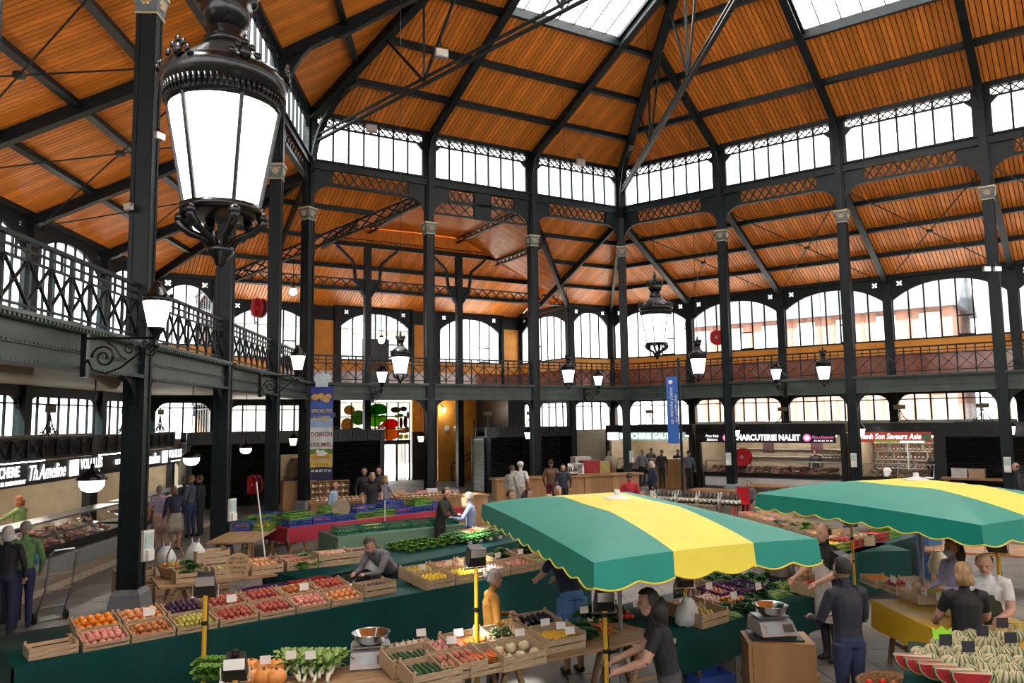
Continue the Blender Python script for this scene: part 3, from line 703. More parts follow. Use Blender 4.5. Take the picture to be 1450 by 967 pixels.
# bracket lanterns on the gallery edge
def spiral(cx, cz, r, a0, turns, n=22, s=1): return [(cx+s*r*(1-k/n*.8)*math.cos(a0+turns*2*PI*k/n), 0, cz+r*(1-k/n*.8)*math.sin(a0+turns*2*PI*k/n)) for k in range(n+1)]
def bracket_lamp(e, glass=LITE):
    m = MB().tube([(0, 0, 0), (.98, 0, 0)], .018, 8); m.box(-.03, .05, -.05, .05, -.55, .06); m.build('arm', CAST, e)
    s = MB(); s.tube([(.05, 0, -.3), (.12, 0, -.45), (.3, 0, -.5), (.5, 0, -.42), (.75, 0, -.22), (.9, 0, -.07), (.97, 0, 0)], .014, 6)
    s.tube(spiral(.27, -.27, .17, PI, -1.6), .016, 6); s.tube(spiral(.62, -.16, .09, 0, 1.4), .013, 6); s.tube(spiral(.82, -.11, .07, 0, 1.4), .012, 6); s.tube(spiral(.9, -.19, .09, PI/2, -1.4), .014, 6)
    s.tube([(.3, 0, -.05), (.42, 0, -.13), (.5, 0, -.26), (.58, 0, -.3)], .014, 6); s.build('scrollwork', CAST, e, True)
    M = Matrix.Translation((.98, 0, -.15))
    MB().lathe([(.03, 0), (.05, .05), (.03, .1), (.06, .2), (.11, .27), (.12, .3)], 12).build('stem', CAST, e, True, M)
    MB().lathe([(.11, .3), (.19, .66), (.18, .67), (.001, .67)], 16).build('glass', glass, e, True, M)
    c = MB().lathe([(.185, .66), (.2, .69), (.19, .74), (.14, .78), (.1, .86), (.06, .9), (.07, .95), (.001, .97)], 14)
    for k in range(10): a = k*PI/5; c.ball((.19*math.cos(a), .19*math.sin(a), .76), .025, 6, 4)
    c.build('cap', CAST, e, True, M)
BLM = {}
for sd, u, gl, lab in (('left', -S*3.5, LITE, 'near bracket lantern on the left gallery beam'), ('left', -S*1.5, LITS, 'bracket lantern on the far left gallery beam'),
                       ('back', S*.5, LITS, 'bracket lantern right of the honey banner'), ('back', S*2.5, LITE, 'bracket lantern on the back gallery near the far corner'), ('right', S*1.5, LITE, 'bracket lantern on the right gallery beam')):
    e = empty('bracket_lamp', SM(sd, u, -.22, 4.42) @ Matrix.Rotation(-PI/2, 4, 'Z'), 'lit '+lab, 'lamp', 'lanterns on gallery brackets')
    bracket_lamp(e, gl)
# dome pendants and small lanterns under the galleries
def pendant(p, s, lab, top=4.35):
    e = empty('pendant_lamp', Matrix.Translation(p) @ Matrix.Scale(s, 4), lab, 'lamp', 'dome pendants in the left corridor')
    MB().lathe([(.001, .32), (.03, .32), (.04, .22), (.16, .16), (.25, .06), (.235, .04), (.001, .05)], 20).build('shade', CAST, e, True)
    MB().lathe([(.001, -.17), (.08, -.165), (.16, -.12), (.2, -.05), (.205, .05), (.001, .05)], 20).build('bowl', LITS, e, True)
    MB().tube([(0, 0, .3), (0, 0, (top-p.z)/s)], .012, 6).build('rod', CAST, e)
for x, y, Y, lab in ((130, 683, 13.5, 'dome pendant in front of the poultry sign'), (271, 650, 20.7, 'dome pendant above the queue in the left corridor'), (348, 636, 28.5, 'farthest dome pendant near the red hose reel')):
    pendant(atY(x, y, Y), 1.0, 'lit black-capped '+lab)
def small_lantern(p, s, g, lab, top):
    e = empty('pendant_lantern', Matrix.Translation(p) @ Matrix.Scale(s, 4), lab, 'lamp', 'small lanterns under the gallery')
    MB().lathe([(.001, -.12), (.1, -.12), (.16, .14), (.001, .15)], 6).build('glass', g, e)
    MB().lathe([(.17, .14), (.18, .17), (.1, .25), (.04, .33), (.001, .34)], 6).build('cap', CAST, e)
    MB().tube([(0, 0, .3), (0, 0, (top-p.z)/s)], .012, 5).build('rod', CAST, e)
for x, y, Y, s, g, lab, top in ((415, 626, 29.5, 1, LITW, 'left of the honey banner', 4.3), (596, 622, 33, .9, LITW, 'beside the entrance door', 4.3), (748, 617, 34, 1.0, LITE, 'in front of the dark shutters', 4.3),
                        (1043, 614, 32.2, .9, LITE, 'at the charcuterie sign', 4.3), (1219, 613, 30.3, 1.1, LITE, 'at the red sauce shop sign', 4.3), (1431, 610, 27.5, 1.1, LITE, 'at the right edge beside the shutter', 4.3)):
    small_lantern(atY(x, y, Y), s, g, 'small lit lantern hanging under the gallery '+lab, top)
for x, y, Y, lab in ((281, 322, 24, 'on the left gallery behind the big lantern'), (415, 413, 33, 'on the left gallery near the corner'), (540, 482, 38, 'on the back gallery')):
    p = atY(x, y, Y); e = empty('globe_lamp', Matrix.Translation(p), 'round white lit globe lamp '+lab, 'lamp', 'globe lamps over the gallery')
    MB().ball((0, 0, 0), .17, 14, 8).build('globe', LITS, e, True); MB().lathe([(.1, .14), (.09, .2), (.03, .26), (.001, .27)], 10).build('cap', CAST, e, True)
    MB().tube([(0, 0, .25), (0, 0, max(.4, 10.2-p.z))], .014, 5).build('rod', CAST, e)
# flood lights
def flood(p, rz, lab, lit=None, sc=1):
    e = empty('floodlight', TM(p.x, p.y, p.z, rz, sc), lab, 'floodlight', 'floodlights under the roof')
    MB().box(-.2, .2, -.08, .08, -.13, .13).build('housing', mat('flood_grey', (.35, .33, .3), .4), e)
    MB().box(-.17, .17, -.1, -.08, -.1, .1).build('lens', lit or mat('flood_lens', (.6, .58, .52), .15), e)
    MB().tube([(-.22, 0, 0), (-.22, 0, .22), (.22, 0, .22), (.22, 0, 0)], .015, 6).tube([(0, 0, .22), (0, .15, .45)], .02, 6).build('yoke', CAST, e)
for x, y, Y, lab in ((526, 182, 27.6, 'grey floodlight above the left back clerestory window'), (822, 230, 32.4, 'grey floodlight above the right back clerestory window'), (625, 76, 22.5, 'grey floodlight on the diagonal tie beam')):
    flood(atY(x, y, Y), .4, lab)
flood(atY(226, 193, 13.0), 1.2, 'lit spotlight on the near left column', LITE, .45)
flood(atY(182, 293, 13.0), -.6, 'white sensor box on the near left column', None, .45)
for x in (1397, 1412): flood(atY(x, 381, 25.6), .2, 'lit twin spotlight on the right column%s' % (', left head' if x < 1400 else ', right head'), LITE, .6)
# hose reels
REDP = mat('red_paint', (.45, .012, .02), .35, 0, .1, 4)
def hose_reel(M, lab):
    e = empty('hose_reel', M, lab, 'hose reel', 'red fire hose reels')
    rim = [(.12, -.02), (.34, -.03), (.36, 0), (.34, .03), (.12, .02)]
    for yy in (-.1, .1): MB().lathe(rim, 22).build('disc', REDP, e, M=Matrix.Translation((0, yy, 0)) @ Matrix.Rotation(PI/2, 4, 'X'))
    MB().lathe([(.2, -.09), (.3, -.09), (.3, .09), (.2, .09)], 20).build('hose', mat('black_hose', (.015, .015, .016), .5), e, M=Matrix.Rotation(PI/2, 4, 'X'))
    MB().lathe([(.001, -.16), (.07, -.16), (.07, .16), (.001, .16)], 12).build('hub', mat('hub_grey', (.4, .4, .42), .4), e, M=Matrix.Rotation(PI/2, 4, 'X'))
    MB().box(-.04, .04, .12, .3, -.3, .3).build('wall_bracket', REDP, e)
    MB().tube([(.3, -.05, 0), (.36, -.06, -.3), (.3, -.06, -.55), (.2, -.06, -.5)], .02, 6).build('hose_end', mat('black_hose', (.015, .015, .016), .5), e)
def hr(x, y, Y, rz, lab, s=1): p = atY(x, y, Y); hose_reel(Matrix.Translation(p) @ Matrix.Rotation(rz, 4, 'Z') @ Matrix.Scale(s, 4), lab)
hr(367, 436, 31, A0+.9, 'red hose reel up on the left gallery', 1.1); hr(1016, 478, 37.2, A2, 'red hose reel in front of the right gallery windows')
hr(361, 686, 28.6, A0+.8, 'red hose reel low by the left corridor end'); hr(1052, 647, 33.2, A2, 'red hose reel in front of the charcuterie shop', 1.05)
# hand-gel dispensers on the columns
def dispenser(M, lab):
    e = empty('gel_dispenser', M, lab, 'dispenser', 'hand gel dispensers on columns')
    MB().box(-.1, .1, -.06, 0, 0, .5).build('backplate', WHITE, e); MB().box(-.08, .08, -.075, -.06, .22, .46).build('notice', mat('mint_notice', (.45, .62, .58), .5), e)
    MB().box(-.06, .06, -.13, -.06, .02, .18).build('bottle_holder', WHITE, e)
for sd, u, z, lab, sg in (('left', -S*3, .95, 'white dispenser on the near left column', 0), ('left', -S*2, 1.0, 'white dispenser on the second left column', 0), ('left', 0, 1.0, 'white dispenser on the honey banner column', 0),
                      ('back', S*3, 1.25, 'pale dispenser on the far corner column', 0), ('right', S, 1.25, 'pale dispenser on the column at the charcuterie', 0), ('right', S*2, 1.3, 'pale dispenser on the column at the sauce shop', 0), ('right', S*3, 1.25, 'pale dispenser on the column at the right edge', 0)):
    M = SM(sd, u, -.26, z) if sd != 'left' else SM(sd, u, -.27, z) @ Matrix.Translation((-.1, 0, 0)) @ Matrix.Rotation(-.5, 4, 'Z')
    dispenser(M @ Matrix.Scale(1.0, 4), lab)
# ================================================================ BANNERS
def col(n, c, r=.6, **k): return mat(n, c, r, **k)
bp = SIDE['left'][0]+Vector((.35, -.55, 0))
hb = empty('honey_banner', TM(bp.x, bp.y, 0, .12), 'tall blue and white printed honey stall banner hung on a column', 'banner')
p0 = atY(456, 547, 27.0); p1 = atY(456, 680, 27.0)
ht = p0.z-p1.z; zb = p1.z; bw = .76
hb.matrix_basis = TM(p0.x, p0.y, 0, .1)
prints = [(1.0, .84, (.03, .05, .30)), (.84, .66, (.05, .12, .48)), (.66, .56, (.30, .45, .72)), (.56, .40, (.66, .70, .74)), (.40, .33, (.58, .66, .62)), (.33, .25, (.10, .22, .03)), (.25, .19, (.45, .50, .40)), (.19, .0, (.02, .025, .07))]
cl_ = MB(); ms = []
for i, (a, b, c) in enumerate(prints):
    cl_.cur = i; cl_.box(-bw/2, bw/2, -.006, .006, zb+ht*b, zb+ht*a); ms.append(col('banner_print_%d' % i, c, .55, var=.15, scale=3))
cl_.build('cloth', ms, hb)
GOLDT = col('banner_gold', (.75, .52, .10), .5); MAROON = col('banner_maroon', (.18, .012, .02), .5); WHT = col('print_white', (.85, .85, .85), .5)
for txt, f, sz, m_, wd in (('SPECIALITES', .735, .16, GOLDT, .70), ('AU MIEL', .655, .22, GOLDT, .66), ('DOSNON', .485, .2, MAROON, .7), ('DOUMIEL', .375, .2, MAROON, .7), ('03 86 87 17 64', .1, .11, WHT, .68)):
    lettering(txt, sz, m_, hb, FACE(0, -.01, zb+ht*f), width=wd, depth=.003, bold=.004)
for f, c, t in ((.245, (.65, .36, .05), 'VILLENEUVE'), (.165, (.72, .5, .06), 'SUR YONNE')):
    m = MB()
    for k in range(10):
        xa, xb = -.37+k*.074, -.296+k*.074; za_, zb_ = .03*math.sin((xa+.37)*4), .03*math.sin((xb+.37)*4)
        m.add([(xa, -.009, zb+ht*f+za_-.1), (xb, -.009, zb+ht*f+zb_-.1), (xb, -.009, zb+ht*f+zb_+.1), (xa, -.009, zb+ht*f+za_+.1)], [(0, 1, 2, 3)])
    m.build('printed_ribbon', col('ribbon%d' % int(f*100), c, .5), hb); lettering(t, .11, MAROON, hb, FACE(0, -.013, zb+ht*f), width=.5, depth=.002)
fl_ = MB()
for k in range(9): fl_.ball((.05+random.uniform(-.2, .28), -.01, zb+ht*.29+random.uniform(-.1, .1)), random.uniform(.05, .09), 8, 4, 1, .06, .6)
fl_.build('printed_flowers', WHT, hb)
bn = MB()
for dx, dz, r in ((-.22, .14, .14), (.06, .10, .14), (.22, .16, .12), (-.02, .2, .1), (.16, .03, .1)): bn.ball((dx, -.01, zb+ht*.84+dz), r, 12, 6, 1, .06, .8)
bn.build('printed_buns', col('bun', (.72, .42, .12), .5, var=.3, scale=8), hb)
hat = MB()
for dx, r in ((-.14, .15), (.02, .18), (.16, .15)): hat.ball((dx, 0, zb+ht+.28), r, 12, 8, 1, .1, 1)
hat.box(-.22, .2, -.015, .015, zb+ht-.02, zb+ht+.2); hat.build('cutout_hat', col('hat_print', (.62, .78, .84), .5), hb)
MB().tube([(-.6, .05, zb+ht+.1), (.42, .0, zb+ht+.02)], .02, 6).build('hanging_rod', CAST, hb)
p0 = atY(951, 533, 28); p1 = atY(951, 628, 28)
bb = empty('blue_banner', TM(p0.x, p0.y, 0, -.3), 'narrow blue vertical banner with white script on a tall pole', 'banner')
BLU = col('banner_blue', (.02, .13, .50), .55, var=.1)
MB().box(-.2, .2, -.006, .006, p1.z, p0.z).build('cloth', BLU, bb)
Mv = Matrix.Translation((-.04, -.012, (p0.z+p1.z)/2+.15)) @ Matrix.Rotation(-PI/2, 4, 'Y') @ Matrix.Rotation(PI/2, 4, 'X')
lettering('au marche j\'aime', .17, WHT, bb, Mv, width=1.3, depth=.002, shear=.3)
lettering('les petits prix', .15, WHT, bb, Mv @ Matrix.Translation((-.1, -.16, 0)), width=1.0, depth=.002, shear=.3)
e_ = MB().lathe([(.06, -.003), (.075, -.003), (.075, .003), (.06, .003)], 16); e_.build('emblem', WHT, bb, M=Matrix.Translation((-.05, -.012, p0.z-.2)) @ Matrix.Rotation(PI/2, 4, 'X'))
MB().tube([(.26, 0, 0), (.26, 0, p0.z+.65)], .05, 8).build('pole', IRON, bb); MB().tube([(.26, 0, p0.z), (-.2, 0, p0.z)], .012, 6).build('top_arm', CAST, bb)
MB().box(.06, .46, -.2, .2, 0, .3).build('pole_foot', mat('plinth_grey', (.2, .22, .24), .6), bb)
# ================================================================ SHOPS
BLK = mat('shop_black', (.012, .013, .014), .35, 0, .2, 4); BEIGE = mat('shop_beige', (.55, .44, .30), .7, 0, .1, 3); STEEL = mat('brushed_steel', (.42, .43, .44), .3, .9, .1, 12); CASEG = glassmat('case_glass', (.97, .98, .98), .1)
SIGNW = mat('sign_white', (1, 1, 1), .4, emit=1.3, var=.01); SIGNP = mat('sign_pink', (.9, .16, .5), .4, emit=.8, var=.01); TUBE = mat('tube_light', (1, .93, .82), .3, emit=60, var=.01)
SHSL = mat('shutter_black', (.011, .013, .014), .25, .4, .15, 2); SHSW = mat('shutter_pale', (.42, .43, .44), .35, .5, .1, 2)
def shutter(parent, x0, x1, y, z0, z1, mt):
    m = MB(); n = int((z1-z0)/.085)
    for i in range(n):
        z = z0+i*.085; m.add([(x0, y, z), (x1, y, z), (x1, y-.025, z+.042), (x0, y-.025, z+.042), (x1, y, z+.085), (x0, y, z+.085)], [(0, 1, 2, 3), (3, 2, 4, 5)])
    o = m.build('shutter_slats', mt, parent); o['kind'] = 'stuff'; MB().box(x0, x1, y+.005, y+.02, z0, z1).build('shutter_back', mt, parent); return o
def kiosk(sd, u0, u1, y0, y1, label, H=2.85, open_=True, fasc=.42):
    e = empty('kiosk', SM(sd), label, 'kiosk')
    f = MB()
    for x in (u0, u1): MB().box(x-.1, x+.1, y0, y0+.2, 0, H).build('post', BLK, e)
    f.box(u0, u1, y0, y0+.05, H-.05, H).box(u0, u1, y0, y0+.05, H-fasc, H-fasc+.05); n = max(2, int((u1-u0)/.6)); st = (u1-u0)/n
    for i in range(n): f.beam((u0+i*st, y0+.02, H-fasc), (u0+(i+1)*st, y0+.02, H), .02, .02, (0, 1, 0)); f.beam((u0+i*st, y0+.03, H), (u0+(i+1)*st, y0+.03, H-fasc), .02, .02, (0, 1, 0)); f.box(u0+i*st-.015, u0+i*st+.015, y0, y0+.05, H-fasc, H)
    f.build('fascia_lattice', BLK, e)
    MB().box(u0, u1, y0+.06, y0+.1, H-fasc, H).build('fascia_board', BLK, e)
    MB().box(u0, u1, y0+.05, y1, H-.45, H-.4).build('canopy', BLK, e)
    MB().box(u0, u1, y1-.08, y1, 0, H).box(u0-.05, u0+.03, y0+.1, y1, 0, H-.4).box(u1-.03, u1+.05, y0+.1, y1, 0, H-.4).build('partition', BLK if not open_ else BEIGE, e)
    return e
def sign_board(e, u0, u1, y, z0, z1, mt): return MB().box(u0, u1, y-.06, y, z0, z1).build('sign_board', mt, e)
def shop_light(sd, u0, u1, y, z, lab):
    e = empty('tube_light', SM(sd, (u0+u1)/2, y, z), lab, 'light', 'tube lights in the shops'); MB().tube([(-(u1-u0)/2, 0, 0), ((u1-u0)/2, 0, 0)], .025, 8).build('tube', TUBE, e)
    MB().box(-(u1-u0)/2, (u1-u0)/2, -.05, .05, .02, .06).build('fitting', WHITE, e)
def meat_lump(cols, n, w_, d_, seed):
    r = random.Random(seed); m = MB()
    for i in range(n): m.cur = i % len(cols); m.ball((r.uniform(-w_, w_), r.uniform(-d_, d_), .03+r.uniform(0, .02)), r.uniform(.035, .06), 7, 4, r.uniform(.8, 1.5), 1, .6)
    return m
MEATC = [mat('meat_red', (.45, .06, .05), .45), mat('meat_pink', (.68, .25, .2), .45), mat('meat_pale', (.75, .52, .36), .5), mat('sausage_brown', (.32, .12, .05), .5), mat('cheese_cream', (.78, .66, .36), .55), mat('dark_pate', (.12, .05, .03), .5)]
TRAYS = [meat_lump([MEATC[a] for a in c], 16, .2, .16, k) for k, c in enumerate(((0, 1), (1, 2), (3, 2), (4, 2), (0, 5)))]
TRAYM = [t.mesh('meat_cuts', [MEATC[a] for a in c], True) for t, c in zip(TRAYS, ((0, 1), (1, 2), (3, 2), (4, 2), (0, 5)))]
PLATE = MB().box(-.26, .26, -.2, .2, 0, .025).mesh('tray', STEEL)
def display_case(sd, u0, u1, y0, label, kinds, where, dp=.95, kick=WHITE):
    e = empty('display_case', SM(sd), label, 'display case')
    MB().box(u0, u1, y0+.1, y0+dp, 0, .55).build('base', STEEL, e); MB().box(u0, u1, y0+.02, y0+.12, .12, .5).build('kick_panel', kick, e)
    MB().box(u0, u1, y0-.02, y0+dp, .55, .72).build('deck', BLK, e)
    g = MB(); n = max(2, int((u1-u0)/1.6)); st = (u1-u0)/n
    for i in range(n): g.add([(u0+i*st+.02, y0, .72), (u0+(i+1)*st-.02, y0, .72), (u0+(i+1)*st-.02, y0+.22, 1.22), (u0+i*st+.02, y0+.22, 1.22)], [(0, 1, 2, 3)])
    g.build('glass_front', CASEG, e)
    MB().box(u0, u1, y0+.2, y0+.75, 1.2, 1.235).build('top_shelf', STEEL, e)
    for i in range(n+1): MB().beam((u0+i*st, y0+.01, .72), (u0+i*st, y0+.23, 1.22), .02, .02).build('upright', STEEL, e)
    nt = int((u1-u0-.2)/.56)
    for i in range(nt):
        k = kinds[i % len(kinds)]
        for j in range(2):
            M = SM(sd, u0+.38+i*.56, y0+.24+j*.38, .725+j*.16) @ Matrix.Rotation(.25, 4, 'X')
            t = empty('meat_tray', M, 'tray of %s in the %s' % (('red meat cuts', 'pink sliced meats', 'brown sausages', 'pale cheeses', 'dark terrines')[k], where), 'tray', where)
            obj('tray', PLATE, t); obj('food_portions', TRAYM[k], t, Matrix.Translation((0, 0, .02)))
# --- right side
k1 = kiosk('right', -2.75, 1.65, 3.0, 6.2, 'butcher kiosk with pale green lit sign at the far corner')
sign_board(k1, -2.7, 1.4, 3.0, 2.12, 2.5, mat('sign_mint', (.32, .5, .46), .4, emit=.55, var=.1)); lettering('BOUCHERIE GAUTHIER', .36, SIGNW, k1, FACE(-.35, 2.93, 2.31), width=3.3, depth=.004, bold=.006)
MB().box(-2.7, -2.1, 2.925, 2.94, 2.13, 2.49).build('lit_panel', SIGNW, k1)
shop_light('right', -2.3, 1.2, 4.2, 2.3, 'tube light in the butcher kiosk')
display_case('right', -2.4, 1.4, 3.2, 'glass meat counter of the far butcher kiosk', (0, 1, 2), 'butcher counter')
k2 = kiosk('right', 2.0, 8.3, 3.0, 6.2, 'charcuterie kiosk with black lit sign')
sign_board(k2, 2.1, 8.05, 3.0, 2.05, 2.47, BLK)
lettering('CHARCUTERIE NALET', .34, SIGNW, k2, FACE(5.15, 2.93, 2.26), width=2.95, depth=.004, bold=.012)
lettering('Porc frais', .18, SIGNW, k2, FACE(2.72, 2.93, 2.33), width=.62, depth=.003, shear=.3); lettering('Salaisons', .16, SIGNW, k2, FACE(2.72, 2.93, 2.17), width=.52, depth=.003, shear=.3)
for x in (3.38, 6.9): MB().lathe([(.001, -.004), (.16, -.004), (.16, .004), (.001, .004)], 18).build('round_logo', SIGNP, k2, M=FACE(x, 2.93, 2.26))
for x in (3.38, 6.9): MB().lathe([(.07, -.006), (.085, -.006), (.085, .006), (.07, .006)], 14).build('logo_ring', SIGNW, k2, M=FACE(x, 2.925, 2.26))
lettering('Plats a Emporter', .16, SIGNP, k2, FACE(7.55, 2.93, 2.29), width=.9, depth=.003, shear=.3); lettering('03 86 65 10 36', .1, SIGNW, k2, FACE(7.55, 2.93, 2.14), width=.75, depth=.003)
shop_light('right', 2.6, 7.8, 4.0, 2.3, 'tube light in the charcuterie')
display_case('right', 2.2, 8.1, 3.15, 'long glass charcuterie counter full of meat', (1, 0, 4, 1, 2), 'charcuterie counter')
for x, c in ((4.75, (.06, .03, .03)), (6.85, (.08, .03, .04))): tag(MB().box(-.25, .25, -.01, .01, -.3, .3).build('menu_board', col('menu%d' % int(x), c, .4), M=SM('right', x, 4.4, 1.85)), 'dark menu board hanging in the charcuterie, %s one' % ('left' if x < 5 else 'right'), 'board')
sh = empty('wall_shelf', SM('right', 5, 6.0), 'charcuterie back shelf with goods', 'shelf')
for z in (1.3, 1.65): MB().box(-2.6, 2.7, -.3, 0, z, z+.03).build('board', WHITE, sh)
k3 = kiosk('right', 8.75, 11.7, 3.0, 6.2, 'Asian grocery kiosk with red sign')
sign_board(k3, 8.85, 11.55, 3.0, 2.1, 2.5, mat('sign_red', (.5, .05, .03), .4, emit=.35, var=.15)); lettering('Thanh Son Saveurs Asie', .3, SIGNW, k3, FACE(10.05, 2.93, 2.32), width=2.3, depth=.004, shear=.25, bold=.004)
MB().box(9.5, 10.4, 2.92, 2.94, 2.1, 2.17).build('green_strip', mat('sign_lime', (.3, .5, .04), .4, emit=.3), k3); MB().box(10.45, 11.3, 2.92, 2.94, 2.1, 2.16).build('white_strip', SIGNW, k3)
MB().lathe([(.001, -.004), (.15, -.004), (.15, .004), (.001, .004)], 16).build('round_logo', mat('sign_green', (.1, .2, .1), .4, emit=.2), k3, M=FACE(11.37, 2.925, 2.3))
shop_light('right', 9.0, 11.4, 4.2, 2.3, 'tube light in the Asian grocery')
display_case('right', 8.95, 11.5, 3.2, 'glass counter of the Asian grocery', (3, 2), 'grocery counter')
def bottle_mesh(n, c, cap, r=.038, h=.28):
    m = MB(); m.lathe([(.001, 0), (r, 0), (r, h*.6), (r*.4, h*.78), (r*.38, h*.93)], 10); m.cur = 1; m.lathe([(r*.42, h*.93), (r*.42, h), (.001, h)], 8); m.cur = 2
    m.lathe([(r*1.02, h*.18), (r*1.02, h*.48)], 10)
    return m.mesh('bottle', [mat('bottle_'+n, c, .12, 0, .05), mat('cap_'+n, cap, .4), mat('paper_label', (.7, .67, .6), .6)], True)
BOT = [bottle_mesh('dark', (.012, .02, .012), (.3, .03, .03)), bottle_mesh('amber', (.2, .06, .01), (.6, .5, .1)), bottle_mesh('red', (.4, .03, .01), (.05, .3, .06)), bottle_mesh('clear', (.5, .55, .5), (.8, .8, .8), .035, .3)]
shf = empty('goods_shelf', SM('right', 10.2, 5.9), 'white shelving in the Asian grocery', 'shelf')
for z in (.95, 1.3, 1.65, 2.0): MB().box(-1.3, 1.3, -.3, 0, z-.03, z).build('board', WHITE, shf)
MB().box(-.03, .03, -.3, 0, .5, 2.3).build('divider', WHITE, shf)
for zi, z in enumerate((.95, 1.3, 1.65, 2.0)):
    for i in range(16):
        M = SM('right', 10.2-1.2+i*.16, 5.72, z) @ Matrix.Scale(1.0, 4)
        b = obj('sauce_bottle', BOT[(i*7+zi*3) % 4], None, M); tag(b, 'small sauce bottle on the Asian grocery shelves', 'bottle', 'bottles on the grocery shelves')
for i in range(10):
    b = obj('preserve_bottle', BOT[i % 2], None, SM('right', 6.6+i*.16, 5.85, 1.33)); tag(b, 'dark bottle on the charcuterie back shelf', 'bottle', 'bottles in the charcuterie')
k4 = kiosk('right', 11.9, 14.9, 3.0, 6.2, 'closed kiosk with black rolling shutter on the right', open_=False, fasc=.5); shutter(k4, 12.0, 14.8, 3.1, 0, 2.35, SHSL)
k5 = kiosk('right', 15.1, 18.5, 3.0, 6.2, 'closed shutter kiosk at the right edge', open_=False, fasc=.5); shutter(k5, 15.2, 18.4, 3.1, 0, 2.35, SHSL)
# --- back side
kb1 = kiosk('back', -3.2, 4.45, 4.2, 6.8, 'closed kiosk with black shutters behind the honey stall', open_=False); 
for a in (-3.1, .7): shutter(kb1, a, a+3.65, 4.3, 0, 2.4, SHSL)
kb2 = kiosk('back', 9.05, 13.6, 3.2, 4.5, 'closed kiosk with black shutters behind the wooden bar', open_=False); shutter(kb2, 9.15, 10.7, 3.3, 0, 2.4, SHSL); shutter(kb2, 10.8, 12.9, 3.3, 0, 2.4, SHSL)
ks = empty('side_shutter', SM('back', 8.93, 3.35) @ Matrix.Rotation(-PI/2, 4, 'Z') @ Matrix.Translation((-1.15, 0, 0)), 'pale rolling shutter catching daylight beside the stairs', 'shutter'); shutter(ks, 0, 1.1, 0, 0, 2.35, SHSW)
MB().box(-.05, 0, -.05, .03, 0, 2.4).box(1.1, 1.15, -.05, .03, 0, 2.4).build('guide_rail', BLK, ks)
# stair wall (orange) and handrail
sw = empty('wall_stair', SM('back', 0, 10.6), 'orange wall beside the entrance', 'wall', kind='structure')
MB().box(10.0, 12.3, 0, .15, 0, 4.3).build('wall_panel', ORANGE, sw)
MB().box(12.3, 13.3, -3.5, .1, 0, 4.3).build('dark_pier', BLK, sw)
st_ = empty('stair_rail', SM('back', 11.2, 10.2), 'black handrail climbing the orange wall', 'handrail')
MB().tube([(-.6, 0, .0), (-.6, 0, .9), (.75, 0, 1.55), (.75, 0, 3.2)], .03, 6).tube([(-.6, 0, .6), (.75, 0, 1.25)], .02, 6).tube([(.95, 0, 0), (.95, 0, 3.1)], .035, 6).build('rail', IRONB, st_)
for dx in (-.9, -.35):
    tag(MB().lathe([(.001, -.06), (.15, -.06), (.17, 0), (.1, .05), (.001, .06)], 14).build('wall_lamp', mat('wall_lamp_cream', (.8, .72, .55), .4, emit=.6 if dx > -.5 else 0), M=SM('back', 11.2+dx+.2, 10.55, 2.75) @ Matrix.Rotation(PI/2, 4, 'X')), 'round cream wall fitting on the orange wall, %s one' % ('left' if dx < -.5 else 'right'), 'lamp')
sp_ = empty('wall_spotlight', SM('back', 10.15, 10.2, 3.75), 'lit white spotlight at the top of the orange wall', 'lamp'); MB().ball((0, 0, 0), .11, 12, 8).build('bulb', TUBE, sp_, True); MB().tube([(0, 0, .1), (0, .4, .3)], .03, 8).build('arm', CAST, sp_)
# entrance: stained vegetable panel over glazed doors
en = empty('door_1', SM('back', 0, 12.32), 'glazed entrance with a coloured vegetable panel above the doors', 'door', kind='structure')
X0, X1, Z0, Z1 = 5.15, 9.1, 2.15, 4.2
MB().box(X0, X1, .05, .07, Z0, Z1).build('panel_ground', glassmat('panel_pale', (.75, .78, .74), .05), en)
def trans(n, c): 
    if n in MATS: return MATS[n]
    m = bpy.data.materials.new(n); m.use_nodes = True; N = m.node_tree.nodes; L = m.node_tree.links; N.clear()
    o = N.new('ShaderNodeOutputMaterial'); a = N.new('ShaderNodeBsdfTransparent'); d = N.new('ShaderNodeBsdfDiffuse'); x = N.new('ShaderNodeMixShader'); z = N.new('ShaderNodeTexNoise'); z.inputs['Scale'].default_value = 9
    r = N.new('ShaderNodeMix'); r.data_type = 'RGBA'; r.inputs[6].default_value = tuple(c)+(1,); r.inputs[7].default_value = tuple(q*.5 for q in c)+(1,); L.new(z.outputs[0], r.inputs[0])
    L.new(r.outputs[2], a.inputs[0]); d.inputs[0].default_value = tuple(c)+(1,); x.inputs[0].default_value = .35; L.new(a.outputs[0], x.inputs[1]); L.new(d.outputs[0], x.inputs[2]); L.new(x.outputs[0], o.inputs[0]); MATS[n] = m; return m
def stain(nm, pts, c, z):
    m = MB()
    for (x, zz, rx, rz) in pts: m.lathe([(.001, 0), (1, 0)], 18, (0, 0, 0)); 
    m = MB(); 
    for (x, zz, rx, rz) in pts:
        m.prism([(x+rx*math.cos(a*PI/9), zz+rz*math.sin(a*PI/9)) for a in range(18)], .035-z*.004, .04-z*.004)
    m.build(nm, trans('stain_'+nm, c), en)
stain('cabbage', [(7.3, 3.85, .5, .3), (7.0, 3.7, .25, .2)], (.02, .28, .03), 0); stain('lettuce', [(7.1, 3.25, .38, .35), (7.55, 3.35, .25, .2)], (.25, .6, .03), 1)
stain('tomato', [(8.0, 3.05, .45, .28)], (.75, .03, .01), 2); stain('pumpkin', [(7.95, 2.5, .55, .33)], (.9, .22, .01), 3); stain('pumpkin_ribs', [(7.8, 2.48, .1, .28), (8.1, 2.48, .1, .28)], (.95, .55, .02), 5)
